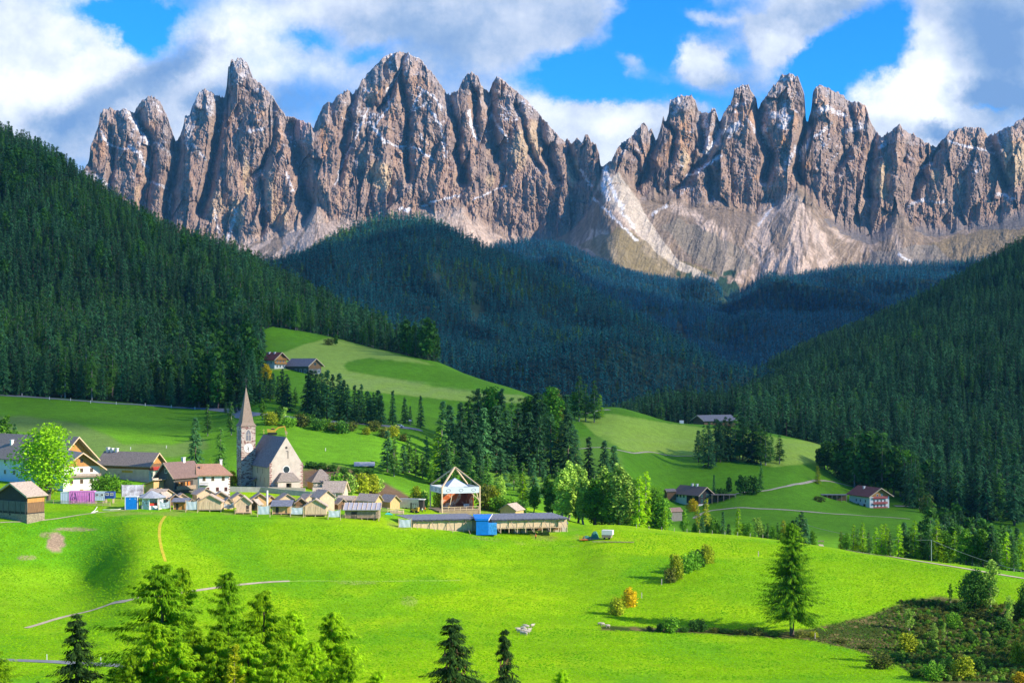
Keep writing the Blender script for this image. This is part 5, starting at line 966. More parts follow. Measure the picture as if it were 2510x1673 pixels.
# stalls with a single slope roof
def stall(sx, sy, wd, dp, h0, h1, label, wm, rm_, stilts=.5, a=0, rail=False, ribs=0):
    x, Y, z = hitS(sx, sy); z += stilts; r = empty('market_stall', (x, Y, z), R(a), label, 'stall'); w2 = wd/2
    b = MB(); b.box(-w2, w2, .8, dp, 0, h0+.2); b.build('wall', wm, r)
    b = MB(); b.add([(-w2-.5,-.7,h0),(w2+.5,-.7,h0),(w2+.5,dp+.3,h1),(-w2-.5,dp+.3,h1),(-w2-.5,-.7,h0+.15),(w2+.5,-.7,h0+.15),(w2+.5,dp+.3,h1+.15),(-w2-.5,dp+.3,h1+.15)], [(0,3,2,1),(4,5,6,7),(0,1,5,4),(1,2,6,5),(2,3,7,6),(3,0,4,7)]); b.build('roof', rm_, r)
    if ribs:
        for i in range(ribs): u = -w2-.4+(wd+.8)*i/(ribs-1); b = MB(); b.beam((u, -.72, h0+.24), (u, dp+.3, h1+.24), .14, .14); b.build('roof_batten', BEAM, r)
    b = MB(); b.box(-w2, w2, .3, dp, -.16, -.003); b.build('floor', TIM, r)
    for u in (-w2+.15, 0, w2-.15): b = MB(); b.box(u-.1, u+.1, .1, .3, -stilts-1.5, h0 if u else -.163); b.build('post', BEAM, r)
    b = MB(); b.box(-w2*.62, -w2*.3, .74, .797, 0, 2.0); b.build('door', WDK, r)
    if rail: b = MB(); b.box(-w2-.6, w2, -.2, -.1, .95, 1.08); b.box(-w2-.6, w2, -.2, -.1, .45, .56); [b.box(-w2-.6+i*2.0, -w2-.46+i*2.0, -.22, -.08, -stilts-1, 1.1) for i in range(int(wd/2)+1)]; b.build('railing', TIM, r)
    return r
stall(689, 1262, 6.0, 4, 2.3, 3.9, 'golden boarded stall under a smooth slate grey sloping roof', WY, DKT)
stall(887, 1273, 11.2, 5, 2.6, 4.4, 'long stall with ribbed silver roof and plank railing, last of the front row', TIM, mat('silver_shingles', (.42, .41, .43), var=.25, scale=3), rail=True, ribs=9)
stall(441, 1250, 4.6, 3.5, 2.6, 3.5, 'open stall under a dark blue grey roof right of the pavilion', WO, DKT, stilts=.1)
# hung cloths
def cloth(x0, x1, y0, y1, label, sag=.2, foot=8):
    sx = (x0+x1)/2; x, Y, z = hitS(sx, y1+foot); zt = PS(sx, y0, Y)[2]-z; zb = PS(sx, y1, Y)[2]-z; w_ = mS(x1-x0, Y)
    r = empty('hung_cloth', (x, Y, z), 0, label, 'cloth', 'white cloths hung between posts'); u, v = np.meshgrid(np.linspace(-.5, .5, 22), np.linspace(0, 1, 12))
    X_ = u*w_*(1-.06*np.sin(v*3)); Z_ = zb+(zt-zb)*v-sag*(1-4*u*u)*(v > .5)*1.0-sag*(1-4*u*u)*.6; Y_ = .03*np.sin(u*14+v*3)+.05*np.sin(u*5-v*5)
    ob('cloth', mesh_np('cloth', np.stack([X_, Y_, Z_], -1).reshape(-1, 3), grid_faces(12, 22), [CLW], smooth=True), r)
    for s in (-1, 1): b = MB(); b.box(s*w_/2-.09+.1*s, s*w_/2+.09+.1*s, -.09, .09, -1.0, zt+.25); b.build('post', BEAM, r)
    b = MB(); b.box(-w_/2, w_/2, .02, .10, zt, zt+.12); b.build('crossbar', BEAM, r)
cloth(390, 417, 1223, 1243, 'sagging white cloth just right of the eight sided pavilion', sag=.7)
cloth(456, 483, 1227, 1248, 'flat white cloth left of the pale hut with four panels, below the square house')
cloth(548, 573, 1229, 1243, 'short gathered white cloth between the left two front huts', sag=.6)
cloth(632, 661, 1238, 1259, 'clean white cloth with one diagonal crease left of the slate roofed stall')
cloth(713, 743, 1242, 1259, 'white cloth with soft folds right of the slate roofed stall')
cloth(805, 834, 1249, 1266, 'white cloth with blue grey stain right of the second shuttered hut')
cloth(978, 1008, 1271, 1291, 'wide white cloth at the left end of the long dark roofed stable', foot=3)
# blue booth and eight sided pavilion
x, Y, z = hitS(322, 1248); r = empty('booth', (x, Y, z), R(4), 'bright blue covered booth with white trim left of the pavilion', 'booth')
b = MB(); b.box(-1.85, 1.85, 0, 3.4, -1, 4.0); b.build('tarp_cover', BLU, r); b = MB(); b.box(-2.0, 2.0, -.1, 3.5, 4.003, 4.25); b.box(-2.1, -1.86, -.1, .15, -1, 4.0); b.box(1.86, 2.1, -.1, .15, -1, 4.0); b.build('frame', FRW, r)
for u in (-.5, 1.2): b = MB(); b.box(u-.12, u+.12, -.05, -.003, 3.3, 3.55); b.build('eyelet', FRW, r)
x, Y, z = hitS(367, 1248); Y += 3; r = empty('pavilion', (x, Y, z), R(22.5), 'eight sided white market pavilion with grey pointed roof', 'pavilion'); ap = [(3.6*math.cos(math.pi*i/4+.39), 3.6*math.sin(math.pi*i/4+.39)) for i in range(8)]
b = MB(); b.cyl((0, 0), 4.9, 3.7, 3.8, 8, 4.9); b.cyl((0, 0), 4.9, 3.803, 5.9, 8, .15); b.build('roof', mat('pavilion_roof', (.36, .38, .40), var=.2), r)
for i in range(8):
    p0, p1 = ap[i], ap[(i+1) % 8]; b = MB(); b.box(p0[0]-.1, p0[0]+.1, p0[1]-.1, p0[1]+.1, -1, 3.7); b.build('post', FRW, r)
    b = MB(); b.beam((p0[0], p0[1], .55), (p1[0], p1[1], .55), .1, 1.3); b.build('counter', PLW, r)
    if i in (4, 6): b = MB(); b.beam((p0[0]*1.02, p0[1]*1.02, 2.4), (p1[0]*1.02, p1[1]*1.02, 2.4), .05, 2.2); b.build('printed_panel', mat('printed_cloth', (.75, .45, .42), var=.5, scale=1.6, rgb2=(.8, .85, .9)), r)
b = MB(); b.box(-1.8, 1.8, -2.4, -1.2, .9, 1.9); b.build('goods', RED, r)
# banner on a scaffold
x, Y, z = hitS(304, 1234); Y += 12; z = gz(x, Y); r = empty('banner', (x, Y, z), 0, 'large pale pink printed banner stretched on poles above the blue container', 'banner'); w_ = mS(52, Y); zt = PS(304, 1188, Y)[2]-z; zb = PS(304, 1217, Y)[2]-z
b = MB(); b.box(-w_/2, w_/2, -.04, .04, zb, zt); b.build('cloth', mat('banner_print', (.55, .42, .46), var=.6, scale=.5, detail=5, rgb2=(.72, .66, .72)), r)
for u in (-w_/2-.15, 0, w_/2+.15): b = MB(); b.box(u-.08, u+.08, .06, .22, -1, zt+.2); b.build('pole', BEAM, r)
# containers in a row on blocks
def container(sx0, sx1, y0, y1, m_, label, Yc=537, art=None, wins=0, name='container'):
    sx = (sx0+sx1)/2; x = (sx-1255)/3949*Yc; z = PS(sx, y1, Yc)[2]; h_ = mS(y1-y0, Yc); w_ = mS(sx1-sx0, Yc)-.1; r = empty(name, (x, Yc, z), 0, label, 'container')
    b = MB(); b.box(-w_/2, w_/2, 0, 2.4, 0, h_); b.build('body', m_, r); k = int(w_/.55); b = MB()
    for i in range(k): u = -w_/2+.2+i*(w_-.4)/max(k-1, 1); b.box(u-.09, u+.09, -.07, -.003, .25, h_-.25)
    b.box(-w_/2, w_/2, -.09, -.003, 0, .2); b.box(-w_/2, w_/2, -.09, -.003, h_-.2, h_); b.build('ribs', m_, r)
    for u in (-w_/2+.3, w_/2-.3):
        zg_ = gz(x+u, Yc)-z; b = MB(); b.box(u-.25, u+.25, .05, .6, min(zg_, 0)-.6, -.003); b.build('support_block', BEAM, r)
    for i in range(wins): u = -w_/2+w_*(i+.5)/wins; window(r, .8, .7, FRW, (u, -.08, h_*.66), 0)
    if art: art(r, w_, h_)
    return r
container(147.5, 168, 1206, 1234, PBL, 'small pale blue grey site container left of the pink one')
def art(r, w_, h_):
    def stroke(pts, t): b = MB(); [b.beam((x0, -.12, z0), (x1, -.12, z1), t, .05) for (x0, z0), (x1, z1) in zip(pts[:-1], pts[1:])]; b.build('painted_mark', PURP, r)
    cx = -w_/2+1.7; stroke([(cx-.85, .7), (cx-.95, 1.7), (cx-.8, 2.7), (cx-.4, h_-.55)], .14); stroke([(cx+.85, .7), (cx+.95, 1.7), (cx+.8, 2.7), (cx+.4, h_-.55)], .14); stroke([(cx-.4, h_-.55), (cx-.8, 2.7)], .12)
    stroke([(cx+.42*math.sin(a_), 1.95+.45*math.cos(a_)) for a_ in np.linspace(0, 2*math.pi, 14)], .12)
    for i in range(11): a_ = math.pi*(.62+.76*i/10)+math.pi*.0; stroke([(cx+1.1*math.sin(a_*1.0+3.14-.0)*(-1)*(-1), .95-.55*abs(math.cos((i-5)*.28))), (cx+1.1*math.sin(a_+3.14)+.12, .95-.55*abs(math.cos((i-5)*.28))+.1)], .12)
    stroke([(w_/2-1.55, .9), (w_/2-1.55, h_-.5)], .2)
    for i in range(7): a_ = i*math.pi/6; stroke([(w_/2-2.5+.42*math.cos(a_), .75+.42*math.sin(a_)), (w_/2-2.5+.42*math.cos(a_)+.1, .85+.42*math.sin(a_))], .11)
    for i in range(5): stroke([(w_/2-.75+.25*math.sin(i*1.3), .55+i*.22), (w_/2-.6+.25*math.sin(i*1.3), .6+i*.22)], .11)
    for i in range(3):
        b = MB(); u = -w_/2+3.5+i*1.3; b.box(u-.35, u+.35, -.10, -.072, 1.4, 2.9); b.build('door_panel', mat('deep_pink', (.62, .18, .50), var=.05), r)
container(168.5, 231.5, 1203, 1235, PINK, 'bright pink shipping container with purple painted arch, dots and stripe', art=art)
container(232, 256.5, 1205, 1226, PBL, 'pale grey toilet container with two small windows', wins=2)
container(257, 279.5, 1205, 1221, NAVY, 'dark blue container with two white framed windows', wins=2)
# fences of the village
def fence(name, label, pts, h_=1.1, rails=3, m_=BEAM, step=3.0, y0=320, ys=None, post=.12):
    P_ = [Vector(hitS(*q, y0)) if len(q) == 2 else Vector(at(q[0], q[2])) for q in pts]; b = MB(); r = empty(name, P_[0], 0, label, 'fence'); O_ = P_[0]; seg = []
    for a_, c in zip(P_[:-1], P_[1:]):
        k = max(1, round((c-a_).length/step)); seg += [a_+(c-a_)*(i/k) for i in range(k)]
    seg.append(P_[-1]); seg = [Vector((p.x, p.y, gz(p.x, p.y))) for p in seg]
    for a_, c in zip(seg[:-1], seg[1:]):
        for i in range(rails): z_ = h_*(i+1)/rails-.12; b.beam(a_-O_+Vector((0, -.08, z_)), c-O_+Vector((0, -.08, z_)), .06, .16)
    if rails: b.build('rails', m_, r)
    for p in seg[:100]: b = MB(); q = p-O_; b.box(q.x-post/2, q.x+post/2, q.y-.03, q.y+post-.03, q.z-.6, q.z+h_+.1); b.build('post', m_, r)
    return r
fence('wooden_fence', 'pale rail fence before the containers', [(112,1233),(150,1236),(215,1239),(270,1240)], 1.3, 3)
fence('wooden_fence', 'white rail fence above the banner, left of the timber house', [(330,1203,578),(378,1199,580)], 1.6, 3)
fence('wooden_fence', 'orange plank fence along the foot of the churchyard wall', [(716,1224,548),(765,1226,548)], 1.5, 3, WO)
fence('wooden_fence', 'long white topped railing behind the front huts', [(632,1236,527),(690,1238,526),(745,1240,526)], 1.5, 2)
fence('wooden_fence', 'rail fence in front of the two golden huts by the trailer', [(905,1236,540),(950,1238,538),(990,1236,540)], 1.6, 3, WP)
fence('wooden_fence', 'short steep stair railing beside the tall pale hut', [(748,1246,528),(762,1250,525)], 1.6, 3, WP)
# stage under an open timber pyramid
x, Y, z = hitS(1105, 1246); Y = 566; x = (1115-1255)/3949*Y; z = gz(x, Y)+1.0; r = empty('open_air_stage', (x, Y, z), R(20), 'open air stage under a bare timber pyramid frame with painted backdrop', 'stage'); s2 = 6.9; ze = 7.0
b = MB(); b.box(-s2-1, s2, -s2, s2, -4, 0); b.build('platform', mat('stage_floor', (.30, .22, .13), var=.2), r)
for u, v in ((-1, -1), (1, -1), (1, 1), (-1, 1)): b = MB(); b.box(u*s2-.2, u*s2+.2, v*s2-.2, v*s2+.2, -3, ze+1.2); b.build('post', BEAM, r); b = MB(); b.beam((u*s2, v*s2, ze+1.1), (0, 0, ze+7.6), .42, .42); b.build('rafter', BEAM, r)
for (x0, y0, x1, y1) in ((-s2, -s2, s2, -s2), (s2, -s2, s2, s2), (s2, s2, -s2, s2), (-s2, s2, -s2, -s2)):
    b = MB(); b.beam((x0, y0, ze), (x1, y1, ze), .14, 2.1); b.build('valance', CLW, r)
    for i in range(3):
        t = (i+.5)/3; cx_, cy_ = x0+(x1-x0)*t, y0+(y1-y0)*t; b = MB(); dx, dy = (x1-x0)/(2*s2), (y1-y0)/(2*s2); nx_, ny_ = dy*.10, -dx*.10
        pts = [(cx_+dx*.75*math.cos(a_)+nx_, cy_+dy*.75*math.cos(a_)+ny_, ze+.5*math.sin(a_)) for a_ in np.linspace(0, 2*math.pi, 11)]
        [b.beam(p, q, .10) for p, q in zip(pts[:-1], pts[1:])]; b.build('printed_emblem', mat('emblem_ink', (.18, .22, .26)), r)
b = MB(); b.add([(-4,-4,ze+1.05),(4,-4,ze+1.05),(4,4,ze+1.05),(-4,4,ze+1.05),(0,0,ze+3.9)], [(0,1,4),(1,2,4),(2,3,4),(3,0,4),(0,3,2,1)]); b.build('inner_tent', CLW, r)
bdm = mat('backdrop_paint', (.26, .07, .03), var=.2, scale=.3); nn2 = N(bdm.node_tree); tcx = nn2.new('ShaderNodeTexCoord'); nz3 = nn2.new('ShaderNodeTexNoise'); nn2.link(tcx.outputs['Object'], nz3.inputs['Vector']); nz3.inputs['Scale'].default_value = .22; nz3.inputs['Detail'].default_value = 4; nz3.inputs['Distortion'].default_value = .8
nn2.link(nn2.ramp(nz3.outputs['Fac'], [(.3, (.16, .05, .03)), (.45, (.30, .08, .04)), (.52, (.62, .50, .38)), (.6, (.55, .14, .03)), (.75, (.30, .05, .02))]), nn2.nodes['Principled BSDF'].inputs['Base Color'])
b = MB(); b.box(-3.0, s2-.3, s2-.25, s2-.1, 0, ze-1.2); b.build('backdrop', bdm, r); b = MB(); b.box(s2-.3, s2-.15, -s2*.1, s2-.3, 0, ze-1.2); b.build('side_backdrop', bdm, r)
b = MB(); [b.box(-s2+i*2.2, -s2+.14+i*2.2, -s2-.05, -s2+.1, 0, 1.3) for i in range(7)]; b.box(-s2, s2, -s2-.05, -s2+.05, 1.15, 1.3); b.box(-s2, s2, -s2-.05, -s2+.05, .3, .42); b.build('railing', BEAM, r)
for p, q in (((s2, -s2, 3.2), (s2-3, -s2, 5.9)), ((-s2+3, -s2+.3, 2), (-s2+3.8, -s2+.3, 6)), ((s2-.1, -s2+.3, 2.6), (s2-.1, -s2+3.3, 5.8))): b = MB(); b.beam(p, q, .2); b.build('brace', BEAM, r)
x, Y, z = hitS(1147, 1256); b = MB(); b.box(-1.7, 1.7, 0, .08, .1, 2.6); o = b.build('poster', mat('poster_print', (.45, .60, .62), var=.6, scale=1.3, rgb2=(.85, .87, .9))); o.location = (x, Y+6, gz(x, Y+6)); tag(o, 'pale printed poster leaning at the right foot of the stage', 'poster')
# silver trailer, forklift, low timber stacks
Y = 558; x, y_, z = at(1008, Y); r = empty('trailer', (x, Y, z+.5), R(-12), 'silver grey box trailer parked behind the yellow forklift', 'trailer'); b = MB(); b.box(-4.4, 2.6, 0, 2.6, 0, 3.2); b.build('box_body', MET, r); b = MB(); b.box(2.603, 4.6, -.1, 2.7, 2.9, 3.1); b.build('canopy', PLW, r); b = MB(); b.box(2.603, 4.2, .1, 2.5, -.5, 2.7); b.build('open_end', WDK, r)
for u in (-3, -1.8, 1.4): b = MB(); b.cyl((0, 0), .45, 0, .3, 14); o = b.build('wheel', BLK, r); o.rotation_euler = (R(90), 0, 0); o.location = (u, .1, -.25)
Y = 548; x, y_, z = at(1016, Y); r = empty('forklift', (x, Y, z), R(-20), 'yellow forklift with black cab frame in front of the silver trailer', 'forklift')
b = MB(); b.box(-1.1, 1.5, -.7, .7, .5, 1.3); b.box(.7, 1.6, -.7, .7, 1.303, 1.9); b.build('body', YEP, r)
b = MB(); [b.beam((u, v, 1.3), (u*.8, v, 3.1), .12) for u in (-.9, .9) for v in (-.65, .65)]; b.box(-.85, .85, -.75, .75, 3.1, 3.2); b.build('cab_frame', IRON, r); b = MB(); b.box(-1.35, -1.15, -.45, -.3, .1, 3.4); b.box(-1.35, -1.15, .3, .45, .1, 3.4); b.build('mast', IRON, r); b = MB(); b.box(-2.4, -1.2, -.4, -.25, .1, .2); b.box(-2.4, -1.2, .25, .4, .1, .2); b.build('forks', IRON, r)
for u in (-.9, 1.0):
    for v in (-.85, .55): b = MB(); b.cyl((0, 0), .48, 0, .3, 14); o = b.build('wheel', BLK, r); o.rotation_euler = (R(90), 0, 0); o.location = (u, v+.3, .45)
for sx, sy, w_, lb in ((966, 1258, 2.8, 'pale plank stack on the lawn left of the stage'), (978, 1259, 3.0, 'right hand plank stack on the lawn, longer than its neighbour')):
    x, Y, z = hitS(sx, sy); b = MB()
    for i in range(3):
        for j in range(5): b.box(-w_/2+.1*(j % 2), w_/2, j*.42, j*.42+.36, i*.33, i*.33+.28)
    o = b.build('plank_stack', WP); o.location = (x, Y, z); tag(o, lb, 'timber stack')
x, Y, z = hitS(952, 1261); b = MB(); b.add([(-1.6,0,0),(1.5,0,0),(1.3,1.6,0),(-1.3,1.8,0),(-.4,.8,.7),(.5,.9,.55)], [(0,1,5,4),(1,2,5),(2,3,4,5),(3,0,4)]); o = b.build('small_tarp', mat('teal_tarp', (.05, .42, .38), var=.2, bump=.1), None); o.location = (x, Y, z-.05); tag(o, 'small turquoise tarp lying beside the plank stacks', 'tarp')
# long stable with dark sheet roof
def longshed(sx0, sx1, y_eave, y_ridge, y_base, Y, label, notch=None):
    xa, xb = (sx0-1255)/3949*Y, (sx1-1255)/3949*Y; sx = (sx0+sx1)/2; z = PS(sx, y_base, Y)[2]; r = empty('long_stable', ((xa+xb)/2, Y, z), R(12), label, 'stable'); w2 = (xb-xa)/2; he = PS(sx, y_eave, Y)[2]-z; hr = PS(sx, y_ridge, Y+9)[2]-z
    b = MB(); b.add([(-w2-.5,-.9,he),(w2+.5,-.9,he),(w2-3,9.5,hr),(-w2-4.5,9.5,hr),(-w2-.5,-.9,he+.14),(w2+.5,-.9,he+.14),(w2-3,9.5,hr+.14),(-w2-4.5,9.5,hr+.14)], [(0,3,2,1),(4,5,6,7),(0,1,5,4),(1,2,6,5),(2,3,7,6),(3,0,4,7)]); b.build('roof', DKT, r)
    k = int(2*w2/1.1)
    for i in range(k): u = -w2-.3+i*(2*w2+.4)/(k-1); t = i/(k-1); b = MB(); b.beam((u, -.92, he+.17), (-w2-4.4+t*(2*w2+1.3), 9.5, hr+.17), .16, .07); b.build('roof_batten', mat('grey_batten', (.42, .40, .40), var=.2), r)
    b = MB(); rn = random.Random(int(sx0)); n_ = int(2*w2*2)
    v = [(-w2-.5+i*(2*w2+1)/n_, -.95+rn.uniform(-.05, .05), he+.1) for i in range(n_+1)]+[(-w2-.5+i*(2*w2+1)/n_, -1.0+rn.uniform(-.08, .08), he-.25-rn.random()*.25) for i in range(n_+1)]; b.add(v, [(i, i+1, i+n_+2, i+n_+1) for i in range(n_)]); b.build('sheet_edge', mat('black_sheet', (.05, .055, .07), rough=.4, var=.4, scale=3), r)
    k = max(2, int(2*w2/2.5)); rn = random.Random(3)
    for i in range(k):
        u0, u1 = -w2+i*2*w2/k, -w2+(i+1)*2*w2/k; dy = 0 if rn.random() < .75 else .5; b = MB(); b.box(u0+.05, u1-.05, dy, dy+.12, .5, he-.2); b.build('wall_panel', WP, r)
        b = MB(); b.box(u0-.1, u0+.1, -.16, -.003, -1.2, he); b.build('post', BEAM, r)
        if i % 2 == 0: b = MB(); b.beam((u0+.4, -.2, he-.3), (u0+1.7, -3.2, -.6), .13); b.build('prop', TIM, r)
    b = MB(); b.box(w2-.1, w2+.05, .13, 8, .4, he-.1); b.box(-w2-.05, -w2+.1, .13, 8, .4, he-.1); b.build('end_wall', WP, r); b = MB(); b.box(-w2, w2, -.25, -.17, .2, .42); b.build('sill_beam', BEAM, r); b = MB(); b.box(-w2+.15, w2-.15, 8.0, 8.15, -1.5, he); b.build('back_wall', WD, r)
    return r, w2, he
longshed(1012, 1178, 1272, 1260, 1303, 519, 'left half of the long stable, dark striped roof and pale panels held by slanting props')
longshed(1205, 1392, 1271, 1258, 1295, 524, 'right half of the long stable, dark sheet roof with torn black edge')
Y = 517; x, y_, z = at(1190, Y); z = PS(1190, 1303, Y)[2]; r = empty('tarp_shelter', (x, Y, z), 0, 'tall bright blue tarpaulin shelter between the two halves of the long stable', 'shelter')
b = MB(); b.box(-3.0, .9, 0, 5, -1, 4.3); b.build('cover', BLU, r); b = MB(); b.add([(-3.3,-.3,3.7),(1.0,-.3,3.7),(2.2,6,5.0),(-4.2,6,5.0),(-3.3,-.3,3.82),(1.0,-.3,3.82),(2.2,6,5.12),(-4.2,6,5.12)], [(0,3,2,1),(4,5,6,7),(0,1,5,4),(1,2,6,5),(2,3,7,6),(3,0,4,7)]); b.build('roof_sheet', BLU, r); b = MB(); b.box(.903, 3.6, .8, 4, -1, 2.6); b.build('side_cover', mat('light_blue_tarp', (.05, .33, .70), var=.3, scale=1.5, bump=.1), r)
b = MB(); b.beam((1.0, -.35, 3.7), (2.2, 6, 5.2), .2); b.build('edge_pole', PLW, r)
for i, sx in enumerate((1284, 1303, 1366, 1384, 1401)):
    x, Y, z = hitS(sx-17, 1306 if i < 2 else 1303); r = empty('feeding_booth', (x, Y, z), R(10), ('%s pale plywood booth with small dark roof before the right stable half' % ordl(i, 5)), 'booth', 'plywood booths before the long stable')
    b = MB(); b.box(-.9, .7, 0, 1.4, -.4, 1.9); b.build('box', PLP, r); b = MB(); b.add([(-1.6,-.5,2.6),(1.2,-.5,2.6),(1.2,1.8,3.2),(-1.6,1.8,3.2),(-1.6,-.5,2.7),(1.2,-.5,2.7),(1.2,1.8,3.3),(-1.6,1.8,3.3)], [(0,3,2,1),(4,5,6,7),(0,1,5,4),(1,2,6,5),(2,3,7,6),(3,0,4,7)]); b.build('roof', DKT, r)
    for u in (-1.3, .9): b = MB(); b.box(u-.07, u+.07, -.2, -.06, -.4, 2.6); b.build('post', BEAM, r)
# timber clutter before the right half
x, Y, z = hitS(1236, 1303); r = empty('timber_scaffold', (x, Y, z), 0, 'jumble of pale timber trestles right of the blue tarpaulin shelter', 'scaffold'); rn = random.Random(8); b = MB()
for i in range(34): u = rn.uniform(-4.6, 4.6); b.beam((u, rn.uniform(0, 2), rn.uniform(0, 2.2)), (u+rn.uniform(-2, 2), rn.uniform(0, 2), rn.uniform(0, 2.4)), .13)
for i in range(9): b.box(-4.8+i*1.2, -4.65+i*1.2, 0, .15, -.5, 2.3)
b.build('trestles', BEAM, r)
b = MB(); b.box(-5, 5, .2, 2.2, 1.7, 1.85); b.build('deck', WP, r)
# green tarp on wood pile, small trailer, beams
x, Y, z = hitS(1452, 1322); r = empty('wood_pile', (x, Y, z), 0, 'stack of timber under a crumpled dark green tarpaulin on the meadow', 'wood pile'); u, v = np.meshgrid(np.linspace(-1, 1, 26), np.linspace(0, 1, 16)); rn = np.random.RandomState(4)
Z_ = (2.6*np.exp(-(((u-.25)/.36)**4))*(np.sin(np.pi*np.clip(v*1.1, 0, 1))**.5)+1.2*np.exp(-(((u+.55)/.38)**4))*np.sin(np.pi*v)**.5)+rn.randn(*u.shape)*.07-.05
ob('tarp', mesh_np('tarp', np.stack([u*3.3, v*3-.5, Z_], -1).reshape(-1, 3), grid_faces(16, 26), [GRT]), r); b = MB(); [b.box(-2.5+.1*(i % 3), 3.2, -.9+.3*i, -.65+.3*i, 0, .35+.12*(i % 2)) for i in range(5)]; b.build('timber', TIM, r)
b = MB(); b.box(-4.2, -1.5, -1.2, -.9, 0, .25); [b.box(-4.2+i*.5, -4.1+i*.5, -1.2, -1.1, .25, 1.4) for i in range(4)]; b.build('rusty_rack', ORG, r)
x, Y, z = hitS(1489, 1322); r = empty('trailer', (x, Y, z+.6), R(-15), 'small white covered farm trailer right of the green tarpaulin', 'trailer'); b = MB(); b.box(-1.9, 1.6, 0, 2.2, .9, 2.4); b.build('cover', PLW, r); b = MB(); b.box(-1.9, 1.2, .05, 2.1, 0, .897); b.build('bed', TIM, r)
for u_ in (-1, .6): b = MB(); b.cyl((0, 0), .35, 0, .25, 12); o = b.build('wheel', BLK, r); o.rotation_euler = (R(90), 0, 0); o.location = (u_, .0, -.2)
b = MB(); [b.beam((-7+i*.2, -i*.22, .12+.02*i), (6+i*.1, -1.6-i*.22, .12+.02*i), .22) for i in range(3)]; o = b.build('long_beams', TIM); x, Y, z = hitS(1505, 1328); o.location = (x, Y, z); tag(o, 'long weathered beams lying on the grass before the farm trailer', 'beams')
# excavator
Y = 752; x, y_, z = at(668, Y); z += .2; r = empty('excavator', (x, Y, z), R(6), 'yellow tracked excavator with raised arm above the church roof', 'excavator')
b = MB(); b.box(-2.4, 1.4, -1.3, 1.3, 1.2, 2.3); b.box(-2.6, -1.2, -1.2, 1.2, 2.303, 2.6); b.build('body', YEP, r); b = MB(); b.box(-.6, .9, -1.2, 0, 2.303, 3.2); b.build('cab', YEP, r); b = MB(); b.box(-.5, .95, -1.25, -1.203, 2.4, 3.0); b.build('cab_glass', GLS, r)
for v in (-1.4, .9): b = MB(); b.box(-2.2, 2.0, v, v+.5, 0, 1.0); b.build('track', BLK, r)
b = MB(); b.beam((1.2, 0, 2.0), (3.0, 0, 3.6), .5, .7); b.beam((3.0, 0, 3.4), (5.8, 0, 3.9), .5, .6); b.build('boom', YEP, r); b = MB(); b.beam((5.6, 0, 4.0), (6.2, 0, 1.6), .4, .5); b.build('arm', YEP, r); b = MB(); b.prism([(5.7,1.7),(6.7,1.5),(7.0,.4),(6.0,.1)], -.6, .6); b.build('bucket', TIM, r)
# small barn in the field
Y = 706; x, y_, z = at(893, Y); z = PS(893, 1150, Y)[2]
r = house('field_barn', 'small brown barn with bluish metal roof standing alone behind the spoil heap', 'barn', (x-4.2, Y+2, z), -86, 5.0, 8.4, 1.6, 2.9, WD, MET, None, over=.4, oy=.4, deep=1.5); r.scale = (1, 1, 1)
# ---- farms on the slopes
def farS(sx, sy, y0): x, Y, z = hitS(sx, sy, y0); return x, Y, z
x, Y, z = farS(687, 904, 880); house('chalet', 'red roofed chalet with wooden balconies left of the dark roofed barn on the hill', 'chalet', (x, Y, z), 50, 9.5, 16, 6.2, 9.8, PLW, RM, WO, gz0=2.6, over=1.6, oy=1.8, balc=[(-4.6, 4.6, 2.8, WO), (-4.6, 4.6, 5.4, WO)], wins=W1('g', (-2.5, 0, 2.5), 1.4, 1, 1.2, FRW)+W1('g', (-2.5, 0, 2.5), 4.2, .9, 1.1, FRW)+W1('l', (3, 8), 3.6, 1, 1.2, FRW), chim=[(-1, 4, 1), (-1, 9, 1)], low=None)
x, Y, z = farS(772, 917, 880); house('hill_barn', 'long dark roofed barn with brown gable beside the red roofed chalet', 'barn', (x, Y, z), 52, 11, 20, 5.6, 9.4, WG, RK, WD, gz0=3.2, over=1.6, oy=1.4, wins=W1('l', (3, 7, 11), 1.8, 1.4, 2.0, FRW)+[('g', -3.4, 1.6, 1.6, 2, FRW), ('g', 3.4, 1.6, 1.6, 2, FRW), ('g', 0, 6.2, 1.6, 1.2, WDK)])
Y = 1102; x, y_, z = at(1745, Y); z = PS(1745, 1038, Y)[2]; house('hilltop_farmhouse', 'dark roofed farmhouse on the crest of the right hand meadow, half hidden by trees', 'farmhouse', (x-9, Y, z), -62, 13, 26, 2.6, 5.6, WD, RK, None, over=1.6, oy=1.4, wins=[('r', 14, 1.4, 1.6, 1.6, FRW)], deep=3)
b = MB(); b.box(-1.4, 1.4, 0, 2, 0, 2.2); o = b.build('small_hut', PLW); x, y_, z = at(1671, 1098); o.location = (x, 1098, PS(1671, 1038, 1098)[2]); tag(o, 'tiny white hut on the crest left of the hilltop farmhouse', 'hut')
